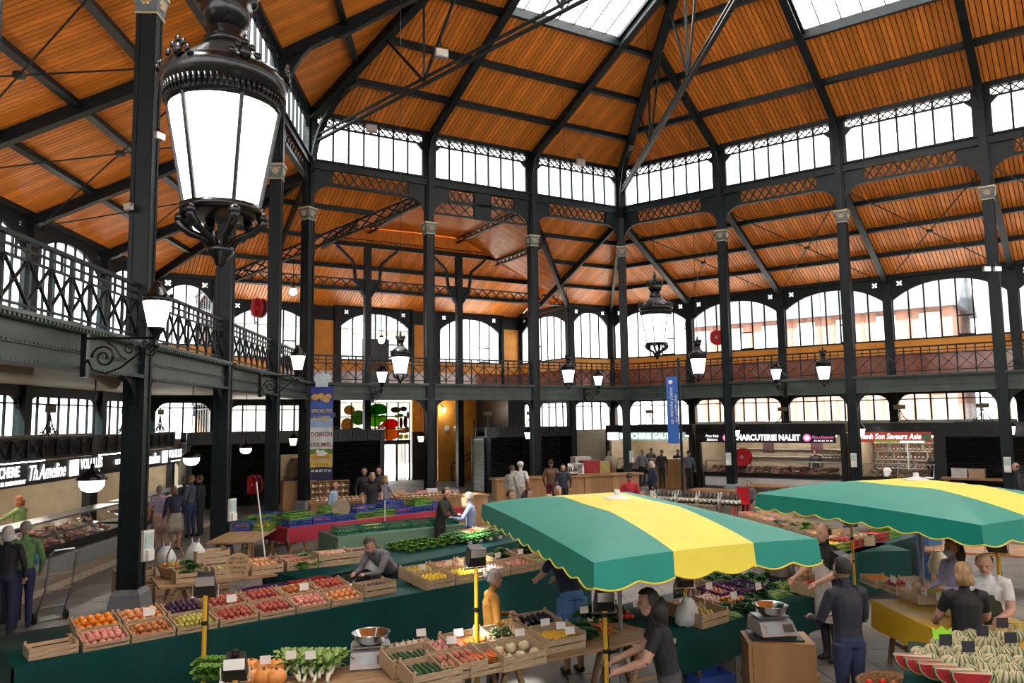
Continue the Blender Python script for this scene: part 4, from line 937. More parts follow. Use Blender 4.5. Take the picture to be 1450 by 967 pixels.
stain('bottles', [(8.6, 3.1, .1, .3), (8.85, 3.15, .12, .32)], (.15, .02, .03), 4); stain('bread', [(8.75, 2.65, .35, .12)], (.45, .2, .05), 4); stain('pears', [(8.6, 2.35, .14, .14), (8.9, 2.35, .14, .12)], (.6, .45, .03), 4); stain('aubergine', [(8.3, 3.8, .3, .16), (8.75, 3.85, .2, .14)], (.06, .07, .1), 4); stain('herbs', [(6.2, 3.4, .4, .4), (6.1, 2.6, .4, .3)], (.15, .3, .06), 1)
stain('onions', [(7.55, 2.95, .12, .14), (7.35, 2.9, .1, .12)], (.5, .2, .15), 4); stain('grapes', [(8.95, 2.75, .1, .16), (9.0, 3.5, .08, .2)], (.2, .05, .25), 4); stain('leaves', [(6.7, 2.7, .28, .2), (7.6, 3.7, .2, .12), (8.55, 3.5, .2, .1), (6.65, 3.95, .25, .15)], (.1, .4, .05), 1); stain('basket', [(5.6, 3.0, .35, .4), (5.7, 3.8, .3, .25), (5.7, 2.45, .3, .2)], (.5, .3, .1), 1); stain('cheese', [(7.3, 2.4, .16, .16), (8.35, 3.45, .14, .1)], (.8, .6, .2), 4)
m = MB()
for i in range(7): x = X0+(X1-X0)*i/6; m.box(x-.025, x+.025, 0, .08, Z0, Z1)
for z in (Z0, Z0+.65, Z0+1.3, Z1): m.box(X0, X1, 0, .08, z-.025, z+.025)
m.build('panel_bars', IRONB, en)
m = MB(); 
for x in (X0, 6.5, 7.3, 8.35, X1): m.box(x-.05, x+.05, 0, .1, 0, Z0)
m.box(X0, X1, 0, .1, 1.95, 2.15); m.build('door_frame', IRONB, en)
for a, b in ((6.55, 7.25), (7.35, 8.3)): MB().box(a, b, .04, .05, .1, 1.95).build('door_pane', GLASS, en)
for i in range(8): MB().box(8.42+i*.08, 8.46+i*.08, .3, .34, 0, 2.0).build('gate_bar', IRONB, en)
# --- left side
kl = kiosk('left', -20.5, -7.2, 3.9, 6.6, 'poultry and cheese kiosk with black lit sign on the left', 2.95, fasc=.5)
kl2 = kiosk('left', -7.0, -1.6, 3.9, 6.6, 'second poultry kiosk farther down the left corridor', 2.95, fasc=.5)
for kk_, off, x0, x1 in ((kl, -9.6, -20.4, -7.3), (kl2, -3.9, -6.9, -1.7)):
    sign_board(kk_, x0, x1, 3.85, 1.93, 2.42, BLK)
    lettering('Th.Ameline', .46, SIGNW, kk_, FACE(off-.0, 3.77, 2.17), width=1.55, depth=.004, shear=.3, bold=.006)
    MB().box(off+.95, off+1.38, 3.765, 3.775, 2.0, 2.38).build('lit_square', SIGNW, kk_)
    lettering('VOLAILLES', .34, SIGNW, kk_, FACE(off+2.05, 3.77, 2.24), width=1.15, depth=.004, bold=.008)
    if off < -9: lettering('BOUCHERIE', .3, SIGNW, kk_, FACE(off-1.75, 3.77, 2.24), width=1.2, depth=.004, bold=.008); lettering('TRAITEUR EVENEMENT', .11, SIGNW, kk_, FACE(off-1.6, 3.77, 2.02), width=1.4, depth=.004, bold=.004)
    else: lettering('ROTISSERIE', .2, SIGNW, kk_, FACE(off-1.9, 3.77, 2.2), width=.8, depth=.004)
    MB().box(off+1.7, off+2.5, 3.765, 3.775, 2.0, 2.04).build('underline', SIGNW, kk_)
shop_light('left', -16, -8, 4.7, 2.35, 'tube light in the near poultry kiosk'); shop_light('left', -6.4, -2.2, 4.7, 2.35, 'tube light in the far poultry kiosk')
LKICK = mat('counter_kick', (.24, .25, .25), .4)
display_case('left', -20.4, -7.4, 2.9, 'long refrigerated cheese and poultry counter on the left', (3, 2, 1, 2, 1), 'near left poultry counter', kick=LKICK); display_case('left', -6.9, -1.9, 2.9, 'refrigerated poultry counter farther along the left corridor', (2, 1, 0), 'far left poultry counter', kick=LKICK)
cb = tag(MB().box(-20.4, -2, 2.45, 2.9, 0, .13).build('plinth_step', mat('step_beige', (.45, .38, .28), .6), M=SM('left')), 'beige step in front of the left refrigerated counters', 'step', kind='structure')
pp = empty('kiosk_post', SM('left', -7.3, 2.75), 'black iron post with grey foot at the poultry counter', 'post'); MB().box(-.09, .09, -.09, .09, .5, 3.9).build('shaft', IRONB, pp); MB().lathe([(.2, 0), (.2, .4), (.14, .5)], 4, rot=PI/4).build('foot', mat('plinth_grey', (.2, .22, .24), .6), pp)
# old plaques on scrolled iron stands above the kiosks
def plaque(M, lab):
    e = empty('iron_plaque', M, lab, 'plaque', 'cream plaques above the kiosks')
    MB().tube([(0, 0, 0), (0, 0, .75)], .02, 6).build('stand', IRONB, e); MB().box(-.22, .22, -.03, .0, .55, .72).build('plate', mat('plaque_cream', (.45, .38, .24), .6), e)
    s = MB()
    for sg in (-1, 1): s.tube(spiral(sg*.16, .14, .13, PI/2, 1.3, 16, sg), .015, 5); s.tube(spiral(sg*.34, .08, .08, PI/2, 1.2, 14, sg), .013, 5); s.tube([(sg*.02, 0, .5), (sg*.1, 0, .3), (sg*.3, 0, .02)], .016, 5)
    s.build('scrolls', IRONB, e)
for i, (sd, u, z, w_) in enumerate((('left', -12, 2.95, 'left kiosk, nearest'), ('left', -9.2, 2.95, 'left kiosk, second'), ('left', -5.2, 2.95, 'left kiosk, third'), ('left', -2.6, 2.95, 'left kiosk, last'), ('back', 2.2, 2.85, 'shutter left of the entrance'), ('back', 9.6, 2.85, 'dark shutters, left'), ('back', 11.9, 2.85, 'dark shutters, right'), ('right', -.9, 2.85, 'butcher kiosk'), ('right', 5.6, 2.85, 'charcuterie'), ('right', 10.3, 2.85, 'Asian grocery'), ('right', 13.2, 2.85, 'black shutter'))):
    plaque(SM(sd, u, 4.0 if sd != 'back' else 4.3, z), 'cream plaque on scrolled iron stand above the '+w_)
fm_ = empty('window_film', SM('right'), 'frosted film strip along the right ground-floor windows', 'film')
for i in range(4): MB().box(S*i+.2, S*(i+1)-.2, 6.95, 6.96, 2.6, 2.95).build('film_strip', FROST, fm_)
# ================================================================ STALLS
GREENC = mat('green_cloth', (.001, .055, .05), .5, 0, .12, 2, .04, spec=.25); REDC = mat('red_cloth', (.36, .012, .035), .5, 0, .12, 2, .04); YELC = mat('yellow_cloth', (.68, .42, .02), .45, 0, .1, 2, .04); PALEC = mat('pale_green_cloth', (.12, .22, .15), .6, 0, .12, 2, .04)
PLANK = mat('pale_plank', (.42, .26, .13), .6, 0, .25, 3, .05, stretch=(1, 12, 12)); CRATEW = mat('crate_wood', (.55, .40, .25), .65, 0, .22, 4, .08, island=.15, stretch=(2, 14, 14)); OAK = mat('bar_oak', (.42, .22, .09), .5, 0, .2, 3, .03, stretch=(1, 1, .2))
PAPER = mat('paper_white', (.8, .79, .75), .7, var=.04); INK = mat('ink', (.03, .03, .04), .6); KRAFT = mat('kraft_card', (.5, .33, .17), .7, 0, .1, 5)
def frame2(a, b):          # frame with local x running a->b on the ground
    d = Vector((b.x-a.x, b.y-a.y, 0)); return TM(a.x, a.y, 0, math.atan2(d.y, d.x)), d.length
def cloth_mesh(L, W, H, mt, skirts, drop=.72, seed=1):
    r = random.Random(seed); m = MB(); m.box(-.02, L+.02, -.02, W+.02, H, H+.012)
    def side(p, q, out):
        p = Vector(p); q = Vector(q); n = max(6, int((q-p).length/.12)); rows = 5; ph = r.uniform(0, 6); o = len(m.v)
        for j in range(rows+1):
            for i in range(n+1):
                f = j/rows; c = p.lerp(q, i/n); w_ = (math.sin(i*.9+ph)*.5+math.sin(i*.37+ph*2)*.5)*.035*f+.01*f
                c = c+Vector(out)*(.022+w_); m.v.append((c.x, c.y, H+.012-drop*f))
        for j in range(rows):
            for i in range(n):
                a = o+j*(n+1)+i; m.f.append([a, a+1, a+n+2, a+n+1]); m.m.append(0)
    if 'f' in skirts: side((0, 0, 0), (L, 0, 0), (0, -1, 0))
    if 'b' in skirts: side((L, W, 0), (0, W, 0), (0, 1, 0))
    if 'l' in skirts: side((0, W, 0), (0, 0, 0), (-1, 0, 0))
    if 'r' in skirts: side((L, 0, 0), (L, W, 0), (1, 0, 0))
    return m.mesh('tablecloth', mt, True)
def table(M, L, W, H, label, cloth=None, skirts='f', clab=None, drop=.7, planks=4):
    e = empty('market_table', M, label, 'table', 'market stall tables')
    w_ = W/planks
    pm = MB().box(.0, L, .004, w_-.004, H-.035, H-.004).mesh('plank', PLANK)
    for i in range(planks): obj('plank', pm, e, Matrix.Translation((0, i*w_, 0)))
    lm = MB()
    for sg in (-1, 1): lm.beam((sg*.3, 0, 0), (sg*.06, 0, H-.07), .05, .05)
    lm.beam((-.2, 0, .3), (.2, 0, .3), .03, .04); lm = lm.mesh('trestle_leg', PLANK)
    n = max(2, int(L/1.6)+1)
    for i in range(n):
        for y in (.15, W-.15): obj('trestle_leg', lm, e, Matrix.Translation((.35+(L-.7)*i/(n-1), y, 0)))
        MB().box(-.05, .05, .1, W-.1, H-.09, H-.036).build('trestle_head', PLANK, e, M=Matrix.Translation((.35+(L-.7)*i/(n-1), 0, 0)))
    if cloth:
        o = obj('tablecloth', cloth_mesh(L, W, H, cloth, skirts, drop, int(L*100)), None, M); tag(o, clab or 'cloth', 'tablecloth')
    return e
# ---- produce meshes
def fruit(name, cols, prof, n=12, stem=None, bend=0, flat=1, ribs=0, rough=.45, scale=25, sss=0, groove=None):
    m = MB(); o = len(m.v); m.lathe(prof, n)
    if ribs:
        for i, v in enumerate(m.v):
            a = math.atan2(v[1], v[0]); k = 1-.11*abs(math.cos(a*ribs/2))**4; m.v[i] = (v[0]*k, v[1]*k, v[2])
    if bend: m.v = [(v[0]+bend*v[2]*v[2], v[1], v[2]) for v in m.v]
    ms = [mat('skin_'+name, cols[0], rough, 0, .15, scale, .05, col2=cols[1] if len(cols) > 1 else None)]
    if groove:
        ms.append(mat('groove_'+name, groove, .7)); m.m = [1 if f < (len(prof)-1)*n and (f % n) % 3 == 0 else 0 for f in range(len(m.m))]
    if stem:
        m.cur = len(ms); zt = prof[-1][1]; m.tube([(bend*zt*zt, 0, zt-.003), (bend*zt*zt+.003, 0, zt+stem[1])], stem[0], 5); ms.append(mat('stem_'+name, stem[2], .7))
    return m.mesh(name, ms, True)
def rnd(r, dimple=.12, sq=.92, m=7):   # round fruit with dimple on top
    P = [(.001, -r*sq)]
    for i in range(1, m+1):
        a = -PI/2+PI*i/(m+.8); P.append((max(.001, r*math.cos(a)), r*sq*math.sin(a)))
    P.append((.001, r*sq*(1-dimple)-r*.04)); return P
def longp(r, L, tip=.5, m=6):
    P = [(.001, -L/2)]
    for i in range(1, m): f = i/m; P.append((r*(tip+(1-tip)*math.sin(PI*min(1, f*1.15)/2+.0)) if f < .85 else r*.9, -L/2+L*f))
    P += [(r*.75, L/2-.005), (.001, L/2)]; return P
GS = (.12, .10, .04)
FR = {}
FR['orange'] = (fruit('orange', [(.85, .27, .01), (.75, .2, .01)], rnd(.038, .05, .97), stem=(.004, .003, (.1, .15, .03))), .038)
FR['peach'] = (fruit('peach', [(.72, .20, .10), (.85, .50, .16)], rnd(.037), stem=(.004, .004, GS), scale=18, rough=.7), .037)
FR['pinkpeach'] = (fruit('white_peach', [(.66, .16, .15), (.80, .48, .34)], rnd(.034), stem=(.004, .004, GS), scale=18, rough=.7), .034)
FR['nectarine'] = (fruit('nectarine', [(.30, .02, .03), (.58, .17, .09)], rnd(.034), stem=(.004, .004, GS), rough=.3), .034)
FR['plum'] = (fruit('plum', [(.035, .012, .04), (.09, .03, .08)], rnd(.027, .06, 1.15), stem=(.003, .005, GS), rough=.4), .027)
FR['mirabelle'] = (fruit('greengage', [(.48, .48, .08), (.6, .5, .12)], rnd(.025, .06, 1.0), stem=(.003, .005, GS)), .025)
FR['pear'] = (fruit('pear', [(.46, .46, .10), (.55, .35, .10)], [(.001, -.045), (.03, -.036), (.037, -.012), (.03, .014), (.018, .034), (.014, .046), (.001, .05)], stem=(.003, .016, GS)), .036)
FR['apple'] = (fruit('apple', [(.45, .03, .02), (.62, .40, .08)], rnd(.037, .2, .9), stem=(.003, .015, GS), rough=.3), .037)
FR['lemon'] = (fruit('lemon', [(.85, .60, .03)], [(.001, -.05), (.009, -.042), (.03, -.02), (.033, 0), (.03, .02), (.009, .042), (.001, .05)]), .034)
FR['tomato'] = (fruit('tomato', [(.62, .02, .01), (.72, .06, .01)], rnd(.036, .15, .8), stem=(.006, .006, (.06, .18, .02)), rough=.2, ribs=5), .036)
FR['garlic'] = (fruit('garlic', [(.72, .62, .56), (.6, .4, .42)], [(.001, -.022), (.026, -.016), (.03, 0), (.02, .018), (.006, .03), (.005, .05), (.001, .052)], ribs=9), .03)
FR['onion'] = (fruit('onion', [(.62, .30, .22), (.7, .45, .3)], [(.001, -.03), (.025, -.024), (.035, 0), (.026, .022), (.008, .034), (.005, .05), (.001, .052)], rough=.3), .035)
FR['redonion'] = (fruit('pink_onion', [(.55, .17, .16), (.7, .4, .34)], [(.001, -.03), (.025, -.024), (.033, 0), (.024, .022), (.008, .034), (.005, .05), (.001, .052)], rough=.3), .033)
FR['melon'] = (fruit('melon', [(.58, .50, .30), (.42, .40, .24)], rnd(.082, .05, .95, 9), 30, groove=(.10, .17, .08), stem=(.008, .012, GS), ribs=10, rough=.7, scale=9), .082)
FR['pumpkin'] = (fruit('squash', [(.72, .27, .05), (.8, .36, .1)], rnd(.10, .2, .75, 8), 18, stem=(.012, .03, GS), ribs=9), .1)
FR['celeriac'] = (fruit('celeriac', [(.62, .52, .34), (.45, .36, .22)], rnd(.06, .1, .9), stem=(.012, .02, (.2, .35, .08)), rough=.8), .06)
FR['pepper'] = (fruit('red_pepper', [(.55, .015, .01)], [(.001, -.06), (.025, -.055), (.034, -.02), (.042, .02), (.036, .045), (.012, .042), (.001, .04)], stem=(.006, .02, (.06, .2, .03)), rough=.2, ribs=4), .045)
FR['radish'] = (fruit('radish', [(.62, .03, .10), (.8, .5, .5)], rnd(.018, .05, 1.1), 8, stem=(.004, .05, (.1, .3, .05))), .02)
def laid(name, cols, r, L, **k): return fruit(name, cols, longp(r, L, k.pop('tip', .5)), 10, **k)
LG = {}
LG['cucumber'] = (laid('cucumber', [(.012, .06, .018), (.03, .10, .03)], .022, .26, bend=.4, rough=.3, stem=(.005, .01, GS)), .022, .26)
LG['zucchini'] = (laid('yellow_courgette', [(.80, .42, .02), (.85, .5, .05)], .024, .22, bend=.5, rough=.3, stem=(.008, .02, (.1, .25, .05))), .024, .22)
LG['carrot'] = (laid('carrot', [(.80, .18, .02), (.7, .12, .02)], .014, .19, tip=.15, stem=(.006, .03, (.08, .25, .04))), .015, .19)
LG['sweetpotato'] = (laid('sweet_potato', [(.42, .14, .09), (.5, .22, .14)], .028, .16, tip=.35, rough=.8), .028, .16)
LG['aubergine'] = (laid('aubergine', [(.014, .006, .02)], .034, .2, tip=.8, rough=.15, stem=(.01, .02, (.05, .15, .04))), .034, .2)
LG['bean'] = (laid('bean', [(.09, .24, .04), (.2, .35, .1)], .006, .15, bend=2), .007, .15)
def bean_heap():
    r = random.Random(3); m = MB()
    for i in range(170):
        x, y, a = r.uniform(-.19, .19), r.uniform(-.12, .12), r.uniform(0, PI); z = .004+.06*(1-(x/.22)**2)*(1-(y/.15)**2)*r.uniform(.6, 1); dx, dy = .06*math.cos(a), .06*math.sin(a)
        m.cur = i % 2; m.tube([(x-dx, y-dy, z), (x, y, z+.008), (x+dx, y+dy, z)], [.003, .0065, .003], 5)
    m.cur = 0; m.box(-.21, .21, -.14, .14, 0, .006)
    return m.mesh('green_beans', [mat('bean_a', (.10, .25, .04), .5), mat('bean_b', (.26, .36, .11), .5)], True)
BEANS = bean_heap()
def leafy(name, n, R, cols, w_=.05, up=.6, seed=1, core=True, stalk=None):
    r = random.Random(seed); m = MB(); ms = [mat('leaf_%s_%d' % (name, i), c, .5, 0, .2, 14, .1) for i, c in enumerate(cols)]
    if core: m.cur = 0; m.ball((0, 0, R*.45), R*.55, 8, 5)
    for i in range(n):
        a = i*2.4; f = (i+.5)/n; el = up*(1-f)*1.4+.15; ln = R*(.75+.4*f); m.cur = r.randrange(len(cols))
        d = Vector((math.cos(a)*math.cos(el), math.sin(a)*math.cos(el), math.sin(el))); s_ = Vector((-math.sin(a), math.cos(a), 0)); b = Vector((0, 0, R*.15)); o = len(m.v); k = w_*(.7+r.random()*.6)
        for j in range(4):
            t = j/3; c = b+d*(ln*t)+Vector((0, 0, R*.25*math.sin(t*PI))); ww = k*(.45, 1, .9, .35)[j]; z = r.uniform(-.01, .012)
            m.v += [tuple(c-s_*ww+Vector((0, 0, .012+z))), tuple(c), tuple(c+s_*ww+Vector((0, 0, .012-z)))]
        for j in range(3):
            for q in (0, 1): A = o+j*3+q; m.f.append([A, A+1, A+4, A+3]); m.m.append(m.cur)
    if stalk:
        m.cur = len(ms); ms.append(mat('stalk_'+name, stalk, .5)); m.tube([(0, 0, .0), (0, 0, R*.4)], R*.25, 8)
    return m.mesh(name, ms, True)
LF = {}
LF['lettuce'] = leafy('lettuce', 34, .13, [(.13, .32, .03), (.2, .42, .05), (.09, .24, .03)], .06, .9, 3)
LF['darkcabbage'] = leafy('cabbage', 26, .11, [(.02, .09, .035), (.04, .14, .05)], .075, 1.1, 4)
LF['herb'] = leafy('herb_bunch', 46, .13, [(.03, .12, .02), (.05, .17, .03)], .02, .8, 5, False, (.06, .16, .03))
LF['artichoke'] = leafy('artichoke', 30, .075, [(.20, .26, .12), (.28, .33, .17), (.14, .2, .09)], .03, 1.3, 6)
LF['chard'] = leafy('chard_bunch', 18, .2, [(.04, .17, .03), (.07, .22, .04)], .06, .5, 7, False, (.7, .72, .6))
LF['celery'] = leafy('celery', 22, .18, [(.25, .42, .08), (.35, .5, .15)], .022, .7, 8, False, (.55, .62, .35))
LF['pineapple_top'] = leafy('aloe_top', 18, .14, [(.12, .2, .12)], .012, 1.2, 9, False)
def leek():
    m = MB().tube([(-.16, 0, 0), (.05, 0, 0)], [.016, .015], 8); m.cur = 1
    for k in range(5): a = (k-2)*.13; m.add([(.04, -.012, .004*k), (.04, .012, .004*k), (.26*math.cos(a)+.02, .26*math.sin(a)+.014, .01+.006*k), (.26*math.cos(a)+.02, .26*math.sin(a)-.014, .01+.006*k)], [(0, 1, 2, 3)])
    return m.mesh('leek', [mat('leek_white', (.72, .74, .58), .5), mat('leek_green', (.05, .2, .04), .5)], True)
LEEK = leek()
def wslice():
    R_, n = .17, 14; m = MB()
    for t, (r0, c) in enumerate(((R_, 1), (R_*.93, 2), (R_*.87, 0))):
        m.cur = c; y = .0+.004*t
        m.prism([(r0*math.cos(PI+PI*i/n), r0*math.sin(PI+PI*i/n)+R_) for i in range(n+1)], -.018-.002*t, .018+.002*t)
    m.cur = 3
    for i in range(9): a = PI+PI*(i+.5)/9; m.ball((.1*math.cos(a), -.024, .1*math.sin(a)+R_), .006, 5, 3)
    return m.mesh('watermelon_slice', [mat('melon_flesh', (.66, .05, .06), .4), mat('melon_rind', (.02, .12, .03), .4), mat('melon_white', (.6, .7, .45), .5), mat('melon_seed', (.02, .01, .01), .4)])
WSL = wslice()
# ---- crates
def crate_parts(w_, d_, h, mt=CRATEW):
    P = []
    P.append(('crate_base', MB().box(-w_/2, w_/2, -d_/2, d_/2, 0, .008).mesh('crate_base', mt), Matrix.Identity(4)))
    n = 2; sh = h/n-.014
    sm = MB().box(-w_/2, w_/2, -.004, .004, 0, sh).mesh('slat', mt); em = MB().box(-.005, .005, -d_/2+.006, d_/2-.006, 0, h+.012).mesh('end_board', mt); cm = MB().box(-.011, .011, -.011, .011, 0, h+.03).mesh('corner_post', mt)
    for i in range(n):
        for y in (-d_/2, d_/2): P.append(('slat', sm, Matrix.Translation((0, y, .01+i*(sh+.014)))))
    for x in (-w_/2+.005, w_/2-.005): P.append(('end_board', em, Matrix.Translation((x, 0, 0))))
    for x in (-w_/2+.018, w_/2-.018):
        for y in (-d_/2+.016, d_/2-.016): P.append(('corner_post', cm, Matrix.Translation((x, y, 0))))
    return P
CP = {'s': crate_parts(.46, .34, .10), 'm': crate_parts(.50, .36, .15), 'l': crate_parts(.58, .40, .22)}
CD = {'s': (.46, .34, .10), 'm': (.50, .36, .15), 'l': (.58, .40, .22)}
def crate(M, label, size='s', group='wooden produce crates'):
    e = empty('wooden_crate', M, label, 'crate', group)
    for n, me, L in CP[size]: obj(n, me, e, L)
    return e
def pcrate_mesh(n, c, w_=.56, d_=.38, h=.16):
    m = MB().box(-w_/2, w_/2, -d_/2, d_/2, 0, .012)
    for y in (-d_/2, d_/2):
        for z0, z1 in ((0, .03), (h-.035, h)): m.box(-w_/2, w_/2, y-.006, y+.006, z0, z1)
        m.box(-w_/2, w_/2, y-.005, y+.005, h*.45, h*.55)
        for i in range(9): x = -w_/2+.01+i*(w_-.02)/8; m.box(x-.008, x+.008, y-.005, y+.005, 0, h)
    for x in (-w_/2, w_/2):
        for z0, z1 in ((0, .05), (h-.035, h)): m.box(x-.006, x+.006, -d_/2, d_/2, z0, z1)
        for i in range(6): y = -d_/2+.01+i*(d_-.02)/5; m.box(x-.005, x+.005, y-.008, y+.008, 0, h)
    rim = MB().box(-w_/2-.012, w_/2+.012, -d_/2-.012, -d_/2+.006, h-.012, h).box(-w_/2-.012, w_/2+.012, d_/2-.006, d_/2+.012, h-.012, h).box(-w_/2-.012, -w_/2+.006, -d_/2, d_/2, h-.012, h).box(w_/2-.006, w_/2+.012, -d_/2, d_/2, h-.012, h)
    mt = mat('plastic_'+n, c, .4, 0, .08, 5); return m.mesh('basket', mt), rim.mesh('rim', mt)
PCM = {n: pcrate_mesh(n, c) for n, c in (('blue', (.03, .07, .34)), ('lime', (.12, .30, .04)), ('green', (.012, .16, .10)), ('black', (.012, .013, .015)), ('red', (.35, .02, .02)), ('purple', (.12, .03, .16)))}
def pcrate(M, c, label):
    e = empty('plastic_crate', M, label, 'crate', 'plastic crates'); obj('basket', PCM[c][0], e); obj('rim', PCM[c][1], e); return e
CNT = {}
NAMES = {'orange': 'orange', 'peach': 'peach', 'pinkpeach': 'pink peach', 'nectarine': 'red nectarine', 'plum': 'dark plum', 'mirabelle': 'green plum', 'pear': 'pear', 'apple': 'apple', 'lemon': 'lemon', 'tomato': 'tomato', 'garlic': 'garlic bulb', 'onion': 'onion', 'redonion': 'pink onion', 'melon': 'melon', 'pumpkin': 'squash', 'celeriac': 'celeriac', 'pepper': 'red pepper', 'radish': 'radish', 'cucumber': 'cucumber', 'zucchini': 'yellow courgette', 'carrot': 'carrot', 'sweetpotato': 'sweet potato', 'aubergine': 'aubergine', 'bean': 'green bean', 'lettuce': 'lettuce', 'darkcabbage': 'dark cabbage', 'herb': 'herb bunch', 'artichoke': 'artichoke', 'chard': 'chard bunch', 'celery': 'celery bunch', 'pineapple_top': 'aloe'}
ONAME = {k: v.replace(' ', '_') for k, v in NAMES.items()}
CATN = {'orange': 'fruit', 'peach': 'fruit', 'pinkpeach': 'fruit', 'nectarine': 'fruit', 'plum': 'fruit', 'mirabelle': 'fruit', 'pear': 'fruit', 'apple': 'fruit', 'lemon': 'fruit', 'melon': 'fruit'}
def put(kind, M, where):
    CNT[kind] = CNT.get(kind, 0)+1
    if CNT[kind] > 300: return None
    me = FR[kind][0] if kind in FR else LG[kind][0] if kind in LG else LF[kind]
    o = obj(ONAME[kind], me, None, M); return tag(o, '%s %s' % (NAMES[kind], where), CATN.get(kind, 'vegetable'), '%ss %s' % (NAMES[kind], where))
def fill(M, kind, w_, d_, z, where, layers=1, dens=1.0, seed=None):
    if kind in FR and z < .03: z = .038
    if kind in LG: z = max(z, .055)
    if kind == 'bean':
        o = obj('green_beans', BEANS, None, M @ Matrix.Translation((0, 0, z-.01))); return tag(o, 'heap of green beans '+where, 'vegetable', 'heaps of green beans', 'stuff')
    r = random.Random(seed if seed is not None else hash((kind, where)) % 9999 if False else len(where)*31+len(kind))
    if kind in FR:
        R = FR[kind][1]; sx = 2.04*R/dens; nx = max(1, int((w_-.02)/sx)); ny = max(1, int((d_-.02)/sx))
        for l in range(layers):
            off = l*R
            for i in range(nx-l):
                for j in range(ny-l):
                    x = -w_/2+.01+R+off+i*(w_-.02-2*R)/max(1, nx-1) if nx > 1 else 0; y = -d_/2+.01+R+off+j*(d_-.02-2*R)/max(1, ny-1) if ny > 1 else 0
                    put(kind, M @ Matrix.Translation((x+r.uniform(-.22, .22)*R, y+r.uniform(-.22, .22)*R, z+R*.93+l*R*1.45)) @ Matrix.Rotation(r.uniform(0, 6), 4, 'Z') @ Matrix.Rotation(r.uniform(-.5, .5), 4, 'X') @ Matrix.Scale(r.uniform(.84, 1.0), 4), where)
    elif kind in LG:
        _, R, L = LG[kind]; nx = max(1, int(w_/(2.1*R))); ny = max(1, int(d_/(L*1.02)))
        for l in range(layers):
            for i in range(nx-l):
                for j in range(ny):
                    x = -w_/2+R*1.2+l*R+i*(w_-2.4*R)/max(1, nx-1); y = (j-(ny-1)/2)*L*1.02
                    put(kind, M @ Matrix.Translation((x, y, z+R+l*R*1.7)) @ Matrix.Rotation(r.uniform(-.12, .12), 4, 'Z') @ Matrix.Rotation(PI/2+r.uniform(-.05, .05), 4, 'X') @ Matrix.Rotation(r.uniform(0, 6), 4, 'Z') @ Matrix.Scale(r.uniform(.85, 1.05), 4), where)
    else:
        R = {'lettuce': .11, 'darkcabbage': .10, 'herb': .09, 'artichoke': .065, 'chard': .13, 'celery': .13, 'pineapple_top': .1}[kind]
        nx = max(1, int(w_/(2*R*.95))); ny = max(1, int(d_/(2*R*.95)))
        for l in range(layers):
            for i in range(nx-l):
                for j in range(max(1, ny-l)):
                    x = (i-(nx-l-1)/2)*2*R*.97; y = (j-(max(1, ny-l)-1)/2)*2*R*.97
                    put(kind, M @ Matrix.Translation((x+r.uniform(-.01, .01), y, z+l*R*1.2)) @ Matrix.Rotation(r.uniform(0, 6), 4, 'Z') @ Matrix.Scale(r.uniform(.85, 1.1), 4), where)
PRC = [0]
def price_card(M, label, txt=None, w_=.13, h=.09, mt=None, rz=0):
    e = empty('price_card', M @ Matrix.Rotation(rz, 4, 'Z'), label, 'price card', 'price cards')
    MB().box(-w_/2, w_/2, -.002, .002, .03, .03+h).build('card', mt or PAPER, e); MB().tube([(0, .004, -.02), (0, .004, .06)], .003, 5).build('pin', STEEL, e)
    if txt: lettering(txt, h*.5, INK, e, FACE(0, -.004, .03+h*.5), width=w_*.75, depth=.001)
CAMRZ = lambda p: math.atan2(p.y, p.x)-PI/2     # turns local -y towards the viewer's place in the aisle
# ================= row 2: the long fruit table with the green cloth
a2 = at(20, 945, .78); b2 = at(835, 795, .78); F2, L2 = frame2(a2, b2)
table(F2, L2, 1.45, .78, 'long trestle table carrying the fruit crates', GREENC, 'flr', 'dark green cloth of the long fruit table in front', .76)
def P2(s, y, z, tilt=.0, rz=0): return F2 @ Matrix.Translation((s, y, z)) @ Matrix.Rotation(rz, 4, 'Z') @ Matrix.Rotation(tilt, 4, 'X')
crate(P2(.36, .22, .80), 'empty pale crate at the left end of the fruit table')
cols_ = [('orange', 'pinkpeach', 'beside the empty crate'), ('peach', 'apple', 'second column'), ('plum', 'mirabelle', 'third column'), ('nectarine', 'nectarine', 'fourth column'), ('nectarine', 'nectarine', 'fifth column'), ('apple', 'pinkpeach', 'sixth column'), ('nectarine', 'peach', 'seventh column')]
for i, (kb, kf, w_) in enumerate(cols_):
    s = .86+i*.485
    for j, kk in enumerate((kf, kb)):
        M = P2(s, .22+j*.37, .80+j*.09, .16)
        crate(M, 'crate of %ss on the fruit table, %s, %s' % (NAMES[kk], w_, ('front', 'back')[j]))
        fill(M, kk, .44, .32, .01, 'in the %s crate, %s of the fruit table' % (('front', 'back')[j], w_), 2 if FR[kk][1] > .03 else 3)
        MB().box(-.2, .2, -.1, .1, -.09, -.03).build('riser', PLANK, None, M=P2(s, .59, .87)) if False else None
    if i in (1, 3, 5): price_card(P2(s+.05, .42, .95, -.2), 'white price card over the %ss' % NAMES[kb])
